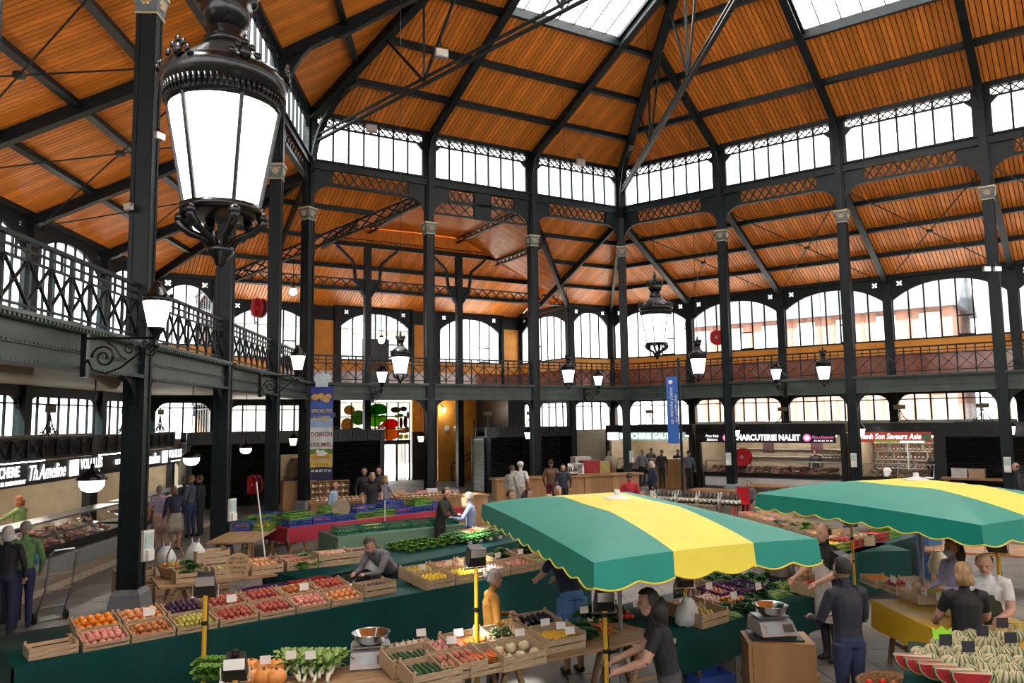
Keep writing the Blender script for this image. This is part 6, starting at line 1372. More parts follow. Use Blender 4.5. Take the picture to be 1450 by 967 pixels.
# ================= parasols
TEAL = mat('parasol_teal', (.0, .26, .20), .5, 0, .06, 3, .03); TEALD = TEAL; YEL = mat('parasol_yellow', (.82, .70, .07), .5, 0, .05, 3, .03); TRIM = mat('parasol_trim', (.85, .72, .05), .5)
def parasol(N, L, R, zb, rise, label, pole=True, val=.24):
    # N near corner, L far end of the long side, R far end of the short side (all at the hem height)
    c = (L+R)/2; ex = (R-N)/2; ey = (L-N)/2
    e = empty('parasol', Matrix.Translation((c.x, c.y, 0)), label, 'parasol', 'striped market parasols')
    na, nb = 18, 24; zr = zb+val
    def P(a, b):
        q = max(abs(a), abs(b)); h = rise*(1-q**1.7); k = math.hypot(a, b)/1.414
        sag = -.02*(1-abs(a))*(1-abs(b))*math.sin(min(1, q)*PI)*4*.5
        edge = .05*(1-abs(b)**2 if abs(a) > abs(b) else 1-abs(a)**2)*q
        v = ex*a+ey*b; return (v.x, v.y, zr+h+sag+edge*.6)
    for i, (a0, a1, mt) in enumerate(((-1, -.36, TEAL), (-.36, .36, YEL), (.36, 1, TEAL))):
        m = MB(); n = 7; o = 0
        for j in range(nb+1):
            for k in range(n+1): m.v.append(P(a0+(a1-a0)*k/n, -1+2*j/nb))
        for j in range(nb):
            for k in range(n): A = j*(n+1)+k; m.f.append([A, A+1, A+n+2, A+n+1]); m.m.append(0)
        m.build('canopy_panel', mt, e, True)
    def valance(fn, mt, name, n=60, s0=0):
        m = MB(); t = MB(); pts = []
        for i in range(n+1):
            x, y, z = fn(i/n); d = val*(.80+.2*abs(math.sin((i/n*fn.len+s0)*PI/.42))); pts.append((x, y, z, d))
        for i in range(n):
            a, b = pts[i], pts[i+1]
            m.add([(a[0], a[1], a[2]), (b[0], b[1], b[2]), (b[0]*1.012, b[1]*1.012, b[2]-b[3]), (a[0]*1.012, a[1]*1.012, a[2]-a[3])], [(0, 1, 2, 3)])
        m.build(name, mt, e, True); t.tube([(p[0]*1.014, p[1]*1.014, p[2]-p[3]) for p in pts], .008, 5).build('trim', TRIM, e)
    def edge(a0, b0, a1, b1):
        f = lambda t: P(a0+(a1-a0)*t, b0+(b1-b0)*t); f.len = (ex*(a1-a0)+ey*(b1-b0)).length; return f
    for b in (-1, 1):
        for a0, a1, mt in ((-1, -.36, TEAL), (-.36, .36, YEL), (.36, 1, TEAL)): valance(edge(a0, b, a1, b), mt, 'valance', 20)
    for a in (-1, 1): valance(edge(a, -1, a, 1), TEAL, 'valance', 70)
    MB().lathe([(.16, zr+rise-.01), (.06, zr+rise+.02), (.035, zr+rise+.03), (.035, zr+rise+.08), (.001, zr+rise+.085)], 14).build('top_cap', mat('cap_white', (.75, .76, .76), .4), e)
    MB().tube([(0, 0, .03), (0, 0, zr+rise)], .026, 10).build('pole', mat('pole_grey', (.36, .37, .38), .35, .6), e)
    MB().lathe([(.001, 0), (.3, 0), (.3, .05), (.06, .09), (.001, .1)], 16).build('base', mat('plinth_grey', (.2, .22, .24), .6), e)
    for a, b in ((-1, -1), (1, -1), (1, 1), (-1, 1), (0, -1), (0, 1), (-1, 0), (1, 0)):
        MB().tube([(0, 0, zr+rise-.05), tuple(Vector(P(a*.97, b*.97))-Vector((0, 0, .04)))], .011, 6).build('rib', mat('pole_grey', (.36, .37, .38), .35, .6), e)
ZB = 1.80
N1, L1_, R1 = at(842, 840, ZB), at(683, 738, ZB), at(1160, 800, ZB); parasol(N1, L1_, R1, ZB, .24, 'green and yellow striped parasol in the middle')
N2, L2_ = at(1392, 777, ZB), at(1072, 722, ZB); parasol(N2, L2_, N2+Vector((2.25, .95, 0)), ZB, .30, 'green and yellow striped parasol at the right edge')
# kraft box poking up behind the near parasol
pk = at(898, 720, 1.2); tag(MB().box(-.22, .22, -.15, .15, 0, .28).build('carton', KRAFT, M=TM(pk.x, pk.y+2.0, .0)), 'brown carton behind the middle parasol', 'carton') if False else None
# ================= table under the near parasol (right part)
a = at(955, 897, .8); b = at(1185, 833, .8); F9, L9 = frame2(a, b); table(F9, L9, 1.35, .78, 'vegetable table under the middle parasol', GREENC, 'fr', 'green cloth of the table under the middle parasol', .45)
def P9(px, py, z=.80, tilt=.08): p = at(px, py, z); return Matrix.Translation(p) @ F9.to_3x3().to_4x4() @ Matrix.Rotation(tilt, 4, 'X')
for kk, px, py, sz, ly, c in (('onion', 975, 870, 'm', 2, None), ('radish', 985, 843, 'm', 2, None), ('garlic', 1000, 860, 's', 2, None), ('redonion', 1022, 848, None, 2, 'purple'), ('plum', 1048, 845, None, 2, 'purple'), ('pear', 995, 880, 'm', 1, None)):
    M = P9(px, py); lab = '%ss under the middle parasol' % NAMES[kk]
    crate(M, 'crate of '+lab, sz) if sz else pcrate(M, c, c+' plastic crate of '+lab)
    fill(M, kk, .42, .3, .02, 'in a crate under the middle parasol', ly)
for i, (bx, by) in enumerate(((1085, 836), (1112, 830), (1100, 842), (1070, 860), (1025, 873))): tag(obj('green_beans', BEANS, None, P9(bx, by, .80)), 'heap of green beans under the middle parasol', 'vegetable', 'heaps of green beans', 'stuff')
for i in range(14): put('garlic', P9(1105+i % 7*7, 826-i//7*6, .83), 'in the white pile under the middle parasol')
for i in range(14): put('pepper', P9(1137+i % 6*7, 826-i//6*6, .83+.03*(i % 2)), 'at the right end under the middle parasol')
for i in range(6): put('darkcabbage', P9(1030+i*9, 868-(i % 2)*6, .8), 'behind the scale under the middle parasol')
for i in range(10): put('radish', P9(960+i*5, 835-(i % 2)*5, .86), 'in bunches under the middle parasol')
for i in range(5): put('herb', P9(1135+i*9, 812, .8), 'at the back under the middle parasol')
for i in range(4): put('lemon', P9(1140+i*8, 815, .9), 'on the herbs under the middle parasol')
for x, y in ((968, 862), (1005, 838), (1040, 852), (1075, 838), (1128, 815), (1155, 815)): price_card(P9(x, y, .92, -.1), 'white price card under the middle parasol')
bag(P9(972, 885, .8), 'white plastic bag hanging by the yellow pole', (.7, .72, .7), 1.0)
for kk, px, py, sz, ly in (('tomato', 1150, 838, 'm', 2), ('apple', 1035, 862, 's', 2), ('redonion', 1120, 818, 'm', 2)):
    M = P9(px, py); crate(M, 'low crate of %ss on the parasol table' % NAMES[kk], sz); fill(M, kk, CD[sz][0]-.04, .3, .02, 'in a low crate on the parasol table', ly)
for i in range(9): put('darkcabbage', P9(965+i*16, 853-(i % 3)*7, .80), 'along the parasol table')
for i in range(8): put('herb', P9(1005+i*12, 828-(i % 2)*5, .80), 'along the back of the parasol table')
# chest of drawers with scale
p = at(1100, 905, .82); D = TM(p.x, p.y, 0, -.12); e = empty('wooden_desk', D, 'brown wooden desk carrying the scale', 'desk')
MB().box(-.34, .34, -.25, .25, .80, .84).build('top', OAK, e); MB().box(-.34, -.3, -.25, .25, 0, .8).build('side_panel', OAK, e); MB().box(.30, .34, -.25, .25, 0, .8).build('side_panel', OAK, e); MB().box(-.3, .3, -.26, -.24, .45, .8).build('front_panel', OAK, e); MB().box(-.3, .3, -.2, .24, .2, .23).build('shelf', OAK, e)
tag(MB().box(-.27, .27, -.2, .2, 0, .02).box(-.2, .2, -.15, .15, .02, .05).build('black_mat', BLK, M=D @ Matrix.Translation((-.02, .02, .84))), 'black tray on the desk under the scale', 'tray')
scale_thing(D @ Matrix.Translation((-.04, .05, .892)) @ Matrix.Rotation(.25, 4, 'Z') @ Matrix.Scale(1.1, 4), 'grey scale with steel bowl on the wooden desk')
for i, (px, py, c, lab) in enumerate(((1010, 930, (.14, .12, .1), 'dark carton under the parasol table'), (1005, 955, (.03, .09, .4), 'blue box under the parasol table'), (985, 915, (.45, .32, .2), 'brown carton under the parasol table'), (1130, 962, (.6, .4, .1), 'yellow-edged open carton at the bottom'))):
    p = at(px, py, .25); m = MB().box(-.22, .22, -.16, .16, 0, .012); [m.box(x0, x1, y0, y1, 0, .28) for x0, x1, y0, y1 in ((-.22, .22, -.17, -.16), (-.22, .22, .16, .17), (-.23, -.22, -.17, .17), (.22, .23, -.17, .17))]
    tag(m.build('carton', mat('cart_%d' % i, c, .7), M=TM(p.x, p.y, 0 if i else 0, .3*i)), lab, 'carton')
p = at(1097, 965, .75); bw_ = tag(MB().lathe([(.001, 0), (.09, 0), (.15, .05), (.19, .12), (.185, .12), (.14, .055), (.08, .01), (.001, .01)], 24).build('steel_bowl', mat('polished_steel', (.6, .6, .6), .15, 1), None, True, TM(p.x, p.y, .5)), 'empty steel bowl at the bottom edge', 'bowl')
tag(MB().box(-.25, .25, -.2, .2, 0, .47).box(-.28, .28, -.23, .23, .47, .5).build('stool', OAK, M=TM(p.x, p.y, 0)), 'low wooden stand under the steel bowl', 'stool')
# ================= yellow table
a = at(1236, 848, .8); b = at(1330, 893, .8); d_ = b-a; d_.z = 0; b = a+d_*1.75; F10, L10 = frame2(a, b); table(F10, L10, 1.15, .78, 'fruit table with yellow cloth', YELC, 'fl', 'yellow cloth of the fruit table on the right', .34)
def P10(px, py, z=.80, tilt=0): p = at(px, py, z); return Matrix.Translation(p) @ F10.to_3x3().to_4x4() @ Matrix.Rotation(tilt, 4, 'X')
for px, py, kk, ly in ((1245, 828, 'orange', 1), (1275, 838, 'nectarine', 2), (1300, 832, 'nectarine', 2), (1330, 848, 'mirabelle', 3), (1370, 875, 'plum', 3), (1395, 892, 'mirabelle', 2), (1305, 850, 'plum', 2)):
    M = P10(px, py); crate(M, 'small crate of %ss on the yellow cloth' % NAMES[kk], 's'); fill(M, kk, .42, .3, .01, 'in a crate on the yellow cloth', ly)
for i in range(6): price_card(P10(1265+i*22, 828+i*9, .92), 'white price card on the yellow cloth')
# ================= melon table (bottom right)
p = at(1272, 975, .8); FM = TM(p.x, p.y-.1, 0, -.5); table(FM, 2.6, 1.75, .78, 'melon table at the bottom right', GREENC, 'fl', 'green cloth of the melon table', .7)
def P11(px, py, z=.80): p = at(px, py, z); return Matrix.Translation(p)
mr = random.Random(5); k = 0
for row, (x0, x1, y, z) in enumerate(((1290, 1440, 952, .87), (1292, 1450, 938, .89), (1300, 1450, 925, .90), (1318, 1450, 912, .91), (1335, 1450, 901, .92), (1370, 1450, 960, .88))):
    x = x0+(row % 2)*9
    while x < x1:
        if not (row in (0, 5) and x < 1365): put('melon', P11(x+mr.uniform(-2, 2), y+mr.uniform(-2, 2), z) @ Matrix.Rotation(mr.uniform(0, 6), 4, 'Z') @ Matrix.Rotation(mr.uniform(-.6, .6), 4, 'X') @ Matrix.Scale(mr.uniform(.9, 1.05), 4), 'in the heap on the melon table')
        x += 20.5
for i, (px, py) in enumerate(((1292, 938), (1308, 944), (1327, 951), (1350, 958), (1375, 964))):
    o = obj('watermelon_slice', WSL, None, P11(px, py+12, .83) @ Matrix.Rotation(-.25, 4, 'Z') @ Matrix.Rotation(.35, 4, 'X')); tag(o, 'red watermelon slice, %s from the left in front of the melons' % ORD[i], 'fruit', 'watermelon slices')
for i in range(16): put('pear', P11(1400+i % 8*7, 893-i//8*7, .86) @ Matrix.Rotation(i, 4, 'Z') @ Matrix.Rotation(1.2, 4, 'X'), 'behind the melons')
for x, y in ((1340, 918), (1392, 905), (1432, 915), (1372, 928), (1420, 893)): price_card(P11(x, y, .97), 'black slate price card among the melons', None, .12, .1, INK)
g = empty('green_tag', P11(1335, 912, .92), 'bright green cut-out price tag on the melons', 'price card'); MB().prism([(-.09, .05), (.09, .05), (.1, .16), (.05, .13), (0, .18), (-.05, .13), (-.1, .17)], -.003, .003).build('card', mat('neon_green', (.35, .85, .05), .5), g); MB().tube([(0, .01, -.05), (0, .01, .1)], .004, 5).build('pin', STEEL, g)
p = at(1250, 950, .8); bk = basket(TM(p.x, p.y, .55, .4), 'round wicker basket of tomatoes left of the watermelon', .28, .3, False); tag(MB().box(-.3, .3, -.25, .25, 0, .5).box(-.33, .33, -.28, .28, .5, .55).build('stand', OAK, M=TM(p.x, p.y, 0, .4)), 'low wooden stand under the tomato basket', 'stand')
for i in range(16): put('tomato' if i % 4 else 'apple', TM(p.x+.13*math.cos(i*2.4)*math.sqrt(i/9), p.y+.1*math.sin(i*2.4)*math.sqrt(i/9), .63+.02*(i % 3)), 'in the round wicker basket')
# ================= long table on the right, behind the parasols
a = at(1032, 733, .82); b = at(1190, 782, .82); F12, L12 = frame2(a, b); table(F12, L12, 1.3, .80, 'long vegetable table behind the middle parasol', GREENC, 'flr', 'green cloth of the long right-hand table', .7)
for i, kk in enumerate(('tomato', 'apple', 'redonion', 'aubergine', 'artichoke', 'lettuce', 'zucchini', 'onion')):
    M = F12 @ Matrix.Translation((.4+i*.53, .35, .815)); 
    if .4+i*.53 > L12: break
    crate(M, 'crate of %ss on the long right-hand table' % NAMES[kk], 'm'); fill(M, kk, .46, .32, .02, 'on the long right-hand table', 2); M = F12 @ Matrix.Translation((.4+i*.53, .8, .815)); crate(M, 'rear crate on the long right-hand table, %ss' % NAMES[kk], 'm'); fill(M, kk, .46, .32, .02, 'in the rear crates of the long table', 1)
a = at(1195, 786, .82); b = at(1300, 757, .82); F13, L13 = frame2(a, b); table(F13, L13+.3, 1.2, .80, 'short vegetable table at right angles behind the right parasol', GREENC, 'flr', 'green cloth of the short right-hand table', .7)
for i, kk in enumerate(('lemon', 'pepper', 'melon', 'tomato', 'lettuce')):
    M = F13 @ Matrix.Translation((.3+i*.55, .35, .815)); pcrate(M, ('lime', 'red', 'green', 'red', 'lime')[i], '%s plastic crate of %ss on the short right-hand table' % (('lime', 'red', 'green', 'red', 'lime')[i], NAMES[kk])); fill(M, kk, .5, .33, .03, 'on the short right-hand table', 2)
tag(MB().box(-.2, .2, -.2, .2, .45, .48).box(-.2, -.16, -.2, -.16, 0, .45).box(.16, .2, -.2, -.16, 0, .45).box(-.2, -.16, .16, .2, 0, .45).box(.16, .2, .16, .2, 0, .45).box(-.2, .2, .17, .2, .48, .95).build('red_chair', REDP, M=TM(at(1050, 712, .48).x, at(1050, 712, .48).y, 0, -.6)), 'red chair under the seated man', 'chair')
# low stool of dark goods, shopping trolley left
p = at(20, 880, 0); e = empty('shopping_trolley', TM(p.x+.15, p.y-.5, 0, 1.2), 'black shopping trolley beside the white-haired shopper', 'trolley'); MB().box(-.18, .18, -.14, .14, .12, .75).build('bag', BLK, e); MB().tube([(-.15, .16, .1), (-.15, .2, 1.0), (.15, .2, 1.0), (.15, .16, .1)], .012, 6).build('frame', STEEL, e)
for sg in (-.2, .2): MB().lathe([(.001, -.02), (.09, -.02), (.09, .02), (.001, .02)], 14).build('wheel', BLK, e, M=Matrix.Translation((sg, .12, .09)) @ Matrix.Rotation(PI/2, 4, 'Y'))
p = at(1318, 800, .4); e = empty('shopping_trolley', TM(p.x+.1, p.y+.2, 0, .4), 'blue shopping trolley behind the lilac jacket woman', 'trolley'); MB().box(-.18, .18, -.14, .14, .12, .95).build('bag', mat('trolley_blue', (.06, .14, .34), .5), e); MB().tube([(-.15, .16, .1), (-.15, .2, 1.15), (.15, .2, 1.15), (.15, .16, .1)], .012, 6).build('frame', STEEL, e)
for sg in (-.2, .2): MB().lathe([(.001, -.02), (.09, -.02), (.09, .02), (.001, .02)], 14).build('wheel', BLK, e, M=Matrix.Translation((sg, .12, .09)) @ Matrix.Rotation(PI/2, 4, 'Y'))
# ================================================================ PEOPLE
import numpy as np
SKIN = mat('skin', (.52, .29, .20), .5, 0, .08, 20, sss=.1); EYEM = mat('eye_dark', (.02, .018, .016), .2); LIP = mat('lip', (.38, .13, .11), .5)
def ik(s, h, l1, l2, hint):
    d = h-s; L = min(d.length, (l1+l2)*.995); d = d.normalized(); a = (l1*l1-l2*l2+L*L)/(2*L); k = math.sqrt(max(0, l1*l1-a*a)); hn = (hint-d*hint.dot(d)).normalized(); return s+d*a+hn*k, s+d*L
def fabric(name, c): return mat('cloth_'+name, c, .75, 0, .15, 12, .15)
def person(px, py, h, face, label, top, legs, hair, hairstyle='short', sleeve='long', bottom='trousers', lean=0., hands=None, shoes=(.03, .03, .03), fine=.014, sit=False, cap=None, mask=False, pos=None, look=0., apron=None, collar=None, sweat=0):
    """body is one remeshed surface; px,py = top of the head in the photograph, face = heading"""
    sc = h/1.70; hd = Vector((0, 0, 0))
    ln = lean; zp = .92*sc if not sit else .50
    pel = Vector((0, 0, zp)); up = Vector((math.sin(ln), 0, math.cos(ln))); fwd = Vector((math.cos(ln), 0, -math.sin(ln)))
    ch = pel+up*.34*sc; sh = pel+up*.47*sc; nk = pel+up*.54*sc+fwd*.015; ln2 = ln*.55+look; up2 = Vector((math.sin(ln2), 0, math.cos(ln2))); f2 = Vector((math.cos(ln2), 0, -math.sin(ln2)))
    hc = nk+up2*.145*sc+f2*.02
    if pos is None:
        q = at(px, py, (hc+up2*.125*sc).z); pos = (q.x, q.y)
        off = Vector((hc.x*math.cos(face), hc.x*math.sin(face), 0)); pos = (pos[0]-off.x, pos[1]-off.y)
    Y = Vector((0, 1, 0)); seg = []; m = MB()
    def T(pts, rs, mi, n=12, fl=None):
        pts = [Vector(p) for p in pts]
        if fl is None: m.tube(pts, rs, n)
        else:
            o = len(m.v)
            for i, p in enumerate(pts):
                d = (pts[min(i+1, len(pts)-1)]-pts[max(i-1, 0)]).normalized(); y = Y; x = y.cross(d).normalized()
                for k in range(n): a = 2*PI*k/n; m.v.append(tuple(p+x*(rs[i][0]*math.cos(a))+y*(rs[i][1]*math.sin(a))))
            for i in range(len(pts)-1):
                for k in range(n): A = o+i*n+k; B = o+i*n+(k+1) % n; m.f.append([A, B, B+n, A+n]); m.m.append(0)
            m.f.append([o+k for k in range(n)][::-1]); m.m.append(0); E_ = o+(len(pts)-1)*n; m.f.append([E_+k for k in range(n)]); m.m.append(0)
        for i in range(len(pts)-1):
            r0 = rs[i][1] if fl else rs[i]; r1 = rs[i+1][1] if fl else rs[i+1]; seg.append((pts[i], pts[i+1], (r0+r1)/2, mi))
    S_ = sc; ks = 1.0
    T([pel-up*.06*S_, pel+up*.02*S_], [(.11*S_, .155*S_), (.12*S_, .165*S_)], 2, fl=1)
    T([pel+up*.0*S_, pel+up*.12*S_, ch-up*.05*S_, ch+up*.05*S_, sh-up*.0*S_, sh+up*.045*S_], [(.115*S_, .16*S_), (.108*S_, .15*S_), (.12*S_, .165*S_), (.12*S_, .175*S_), (.085*S_, .16*S_), (.05*S_, .09*S_)], 1, fl=1)
    T([sh, nk+up*.03*S_, hc-up2*.06*S_], [.06*S_, .052*S_, .05*S_], 0)
    # head
    def ball(c, rx, ry, rz, mi, n=14, mm=10):
        o = len(m.v); up_, f_, = up2, f2
        for i in range(mm+1):
            t = PI*i/mm
            for k in range(n): a = 2*PI*k/n; m.v.append(tuple(c+f_*(rx*math.sin(t)*math.cos(a))+Y*(ry*math.sin(t)*math.sin(a))+up_*(rz*math.cos(t))))
        for i in range(mm):
            for k in range(n): A = o+i*n+k; B = o+i*n+(k+1) % n; m.f.append([A, A+n, B+n, B]); m.m.append(0)
        seg.append((c-up_*rz*.4, c+up_*rz*.4, ry, mi))
    ball(hc+up2*.02*S_, .096*S_, .077*S_, .105*S_, 0); ball(hc-up2*.05*S_+f2*.022*S_, .07*S_, .058*S_, .075*S_, 0); ball(hc+f2*.098*S_-up2*.012*S_, .02*S_, .015*S_, .028*S_, 0, 8, 6)
    for sg in (-1, 1): ball(hc+Y*sg*.08*S_-up2*.01*S_, .02*S_, .012*S_, .032*S_, 0, 8, 6)
    # arms and hands
    if hands is None: hands = ((.12, .24, -.50), (.12, -.24, -.50))
    for sg, hp in zip((1, -1), hands):
        s_ = sh+Y*sg*.185*S_-up*.01*S_; hw = sh+Vector(hp)*S_
        el, wr = ik(s_, hw, .29*S_, .26*S_, Vector((-.6, sg*.5, -.6)))
        T([sh+Y*sg*.1*S_, s_, s_.lerp(el, .3), s_.lerp(el, .55), el], [.075*S_, .066*S_, .06*S_, .056*S_, .045*S_], 1)
        if sleeve != 'long': seg[-1] = seg[-1][:3]+(0,)
        T([el, el.lerp(wr, .35), wr], [.044*S_, .041*S_, .029*S_], 1 if sleeve == 'long' else 0)
        d = (wr-el).normalized(); side = d.cross(Vector((0, 0, 1))); side = side.normalized() if side.length > .1 else Vector((1, 0, 0)); nrm = side.cross(d)
        pm = wr+d*.075*S_; T([wr-d*.01, wr+d*.03*S_, pm], [.028*S_, .034*S_, .036*S_], 0)
        for k, (o_, l_) in enumerate(((-.027, .068), (-.009, .082), (.009, .078), (.026, .06))):
            b = pm+side*o_*S_-d*.012; c = b+d*l_*.55*S_-nrm*.012*S_; t = c+d*l_*.38*S_-nrm*.028*S_; T([b, c, t], [.0105*S_, .0095*S_, .008*S_], 0, 7)
        b = wr+d*.025*S_+side*sg*-.025*S_; T([b, b+side*-sg*.03*S_+d*.03*S_, b+side*-sg*.035*S_+d*.062*S_], [.013*S_, .011*S_, .009*S_], 0, 7)
    # legs
    for sg in (-1, 1):
        hp = pel+Y*sg*.085*S_-Vector((0, 0, .02))
        if sit: kn = hp+Vector((.42*S_, 0, .02)); an = Vector((kn.x+.02, kn.y, .08))
        else: kn = Vector((.01, sg*.09*S_, .50*S_)); an = Vector((-.02, sg*.095*S_, .085*S_))
        mi1 = 2; mi2 = 2 if bottom == 'trousers' else 0
        T([hp, hp.lerp(kn, .3), hp.lerp(kn, .7), kn], [.098*S_, .092*S_, .074*S_, .06*S_], mi1); T([kn, kn.lerp(an, .3), an], [.058*S_, .056*S_, .038*S_] if mi2 == 0 else [.062*S_, .06*S_, .05*S_], mi2)
        T([an+Vector((-.035, 0, -.035)), an+Vector((.06, 0, -.045)), an+Vector((.15*S_, 0, -.055))], [.042*S_, .042*S_, .03*S_], 3)
    me = m.mesh('tmp', SKIN); ob = bpy.data.objects.new('tmp', me); COL.objects.link(ob); md = ob.modifiers.new('r', 'REMESH'); md.mode = 'VOXEL'; md.voxel_size = fine; md.use_smooth_shade = True
    sm_ = ob.modifiers.new('s', 'SMOOTH'); sm_.iterations = 3; sm_.factor = .5
    dg = bpy.context.evaluated_depsgraph_get(); body = bpy.data.meshes.new_from_object(ob.evaluated_get(dg)); bpy.data.objects.remove(ob); bpy.data.meshes.remove(me)
    body.name = 'body'; body.materials.clear()
    nm = '%02d%02d%02d' % tuple(int(c*99) for c in top); nl = '%02d%02d%02d' % tuple(int(c*99) for c in legs)
    for x in (SKIN, fabric(nm, top), fabric(nl, legs), fabric('shoe%02d' % int(shoes[0]*99), shoes), EYEM, LIP): body.materials.append(x)
    n = len(body.polygons); C = np.zeros(n*3); body.polygons.foreach_get('center', C); C = C.reshape(-1, 3); best = np.full(n, 1e9); mi = np.zeros(n, int)
    for p, q_, r, k in seg:
        p = np.array(p); d = np.array(q_)-p; t = np.clip(((C-p)@d)/max(1e-9, d@d), 0, 1); ds = np.linalg.norm(C-(p+t[:, None]*d), axis=1)/r; w_ = ds < best; best[w_] = ds[w_]; mi[w_] = k
    hcn = np.array(hc); loc = np.stack([(C-hcn)@np.array(f2), C[:, 1]-hc.y, (C-hcn)@np.array(up2)], 1)/S_
    ish = (mi == 0) & (np.linalg.norm(loc, axis=1) < .16)
    for sg in (-1, 1): mi[ish & (loc[:, 0] > .06) & (np.hypot(loc[:, 1]-sg*.032, (loc[:, 2]-.012)*1.6) < .014)] = 4
    mi[ish & (loc[:, 0] > .06) & (np.abs(loc[:, 1]) < .024) & (np.abs(loc[:, 2]+.058) < .008)] = 5
    if sleeve == 'short' or sleeve == 'none':
        pass
    body.polygons.foreach_set('material_index', mi.astype(np.int32)); body.update()
    e = empty('person', TM(pos[0], pos[1], 0, face), label, 'person', 'shoppers and stallholders'); obj('body', body, e)
    # hair
    if hair is not None:
        hm = mat('hair_%02d%02d%02d' % tuple(int(c*99) for c in hair), hair, .6, 0, .3, 40, .3, stretch=(1, 1, .2)); g = MB(); n1, n2 = 16, 11; ids = {}
        rr = random.Random(int(px))
        for i in range(n2):
            t = PI*i/(n2-1)
            for k in range(n1):
                a = 2*PI*k/n1; x, y, z = math.sin(t)*math.cos(a), math.sin(t)*math.sin(a), math.cos(t); s = 1.13+rr.uniform(-.03, .05)
                keep = z > .52 or (x < .25 and z > -.55) if hairstyle != 'bald' else (x < .2 and -.5 < z < .35)
                if keep: ids[i, k] = len(g.v); p = hc+up2*.02*S_+(f2*(x*.098*s)+Y*(y*.08*s)+up2*(z*.107*s))*S_; g.v.append(tuple(p))
        for i in range(n2-1):
            for k in range(n1):
                q_ = [(i, k), (i+1, k), (i+1, (k+1) % n1), (i, (k+1) % n1)]
                if all(x in ids for x in q_): g.f.append([ids[x] for x in q_]); g.m.append(0)
        if hairstyle == 'long': g.tube([tuple(hc-f2*.06*S_+up2*.02), tuple(hc-f2*.085*S_-up2*.1*S_), tuple(hc-f2*.09*S_-up2*.25*S_)], [.085*S_, .09*S_, .05*S_], 12)
        if hairstyle == 'bob': g.tube([tuple(hc-f2*.04*S_+up2*.02), tuple(hc-f2*.05*S_-up2*.11*S_)], [.095*S_, .085*S_], 12)
        if hairstyle == 'bun': g.ball(tuple(hc-f2*.11*S_+up2*.06*S_), .048*S_, 10, 7)
        if g.v: g.build('hair', hm, e, True)
    if cap: MB().lathe([(.102*S_, .03*S_), (.104*S_, .07*S_), (.085*S_, .12*S_), (.04*S_, .142*S_), (.001, .145*S_)], 16).box(.06, .17, -.06, .06, .035, .045).build('cap', fabric('cap%02d' % int(cap[0]*99), cap), e, True, Matrix.Translation(hc))
    if mask: MB().ball((.055, 0, -.05), .062*S_, 12, 8, 1, 1.05, .8).build('face_mask', fabric('mask', (.55, .66, .75)), e, True, Matrix.Translation(hc))
    if bottom == 'skirt': MB().lathe([(.15*S_, zp+.08), (.175*S_, zp-.05), (.20*S_, zp-.25), (.23*S_, .50*S_), (.22*S_, .50*S_), (.14*S_, zp+.07)], 20, sx=.85).build('skirt', fabric(nl, legs), e, True)
    if bottom == 'shorts': [MB().tube([(0, sg*.09*S_, zp-.02), (.01, sg*.095*S_, zp-.2*S_), (.01, sg*.10*S_, .50*S_)], [.112*S_, .108*S_, .10*S_], 14).build('shorts_leg', fabric(nl, legs), e, True) for sg in (-1, 1)]
    if apron: 
        g = MB(); n_ = 8
        for i in range(n_+1):
            a = -1.0+2.0*i/n_; 
            for z, r in ((zp+.32, .135), (zp+.05, .15), (zp-.2, .165), (zp-.42, .17)): g.v.append(((r*S_)*math.cos(a)*.93+(z-zp)*math.tan(ln) if z > zp else r*S_*math.cos(a)*.93, r*S_*1.22*math.sin(a)*(1 if z < zp+.1 else .8), z))
        for i in range(n_):
            for j in range(3): A = i*4+j; g.f.append([A, A+4, A+5, A+1]); g.m.append(0)
        g.build('apron', fabric('apron%02d' % int(apron[0]*99), apron), e, True)
    return e
BLKT = (.012, .012, .014); NAVY = (.015, .02, .06); GREY = (.16, .17, .2); WHT_ = (.72, .72, .72); JEAN = (.05, .09, .19); DARKT = (.02, .02, .024); BRN = (.06, .03, .018); GRYH = (.42, .41, .4); WHH = (.66, .65, .62); BLD = (.4, .25, .11); BLKH = (.012, .01, .009)
Rd = math.radians
FWD = ((.38, .2, -.22), (.38, -.2, -.22)); LOWF = ((.36, .2, -.36), (.36, -.2, -.36))
person(700, 806, 1.48, Rd(15), 'grey-haired woman in a mustard jumper between the near tables', (.30, .125, .012), DARKT, (.42, .40, .38), 'bun', hands=((.26, .12, -.26), (.24, -.16, -.28)), fine=.010)
person(778, 792, 1.74, Rd(115), 'person in a navy T-shirt and blue shorts leaning over the fruit table', NAVY, (.10, .24, .52), BRN, 'short', 'short', 'shorts', lean=.45, hands=((.45, .15, -.3), (.42, -.1, -.32)), fine=.011, pos=(.72, 10.2))
person(918, 834, 1.64, Rd(172), 'dark-haired woman in a black T-shirt serving under the middle parasol', BLKT, (.06, .055, .06), (.03, .016, .012), 'long', 'short', lean=.22, hands=LOWF, fine=.010)
person(1192, 790, 1.70, Rd(105), 'person in dark navy jacket and jeans seen from behind', (.022, .024, .04), (.022, .035, .09), BLKH, 'short', hands=((.3, .2, -.3), (.3, -.15, -.3)), fine=.011)
person(1165, 741, 1.74, Rd(200), 'bald man in a black polo shirt with pale apron', BLKT, (.05, .05, .06), (.06, .04, .03), 'bald', 'short', hands=LOWF, apron=(.6, .56, .5), fine=.012)
person(1362, 797, 1.60, Rd(80), 'blonde woman in a black T-shirt and grey apron seen from behind', BLKT, (.14, .14, .16), BLD, 'bob', 'short', hands=LOWF, apron=(.16, .16, .18), fine=.011)
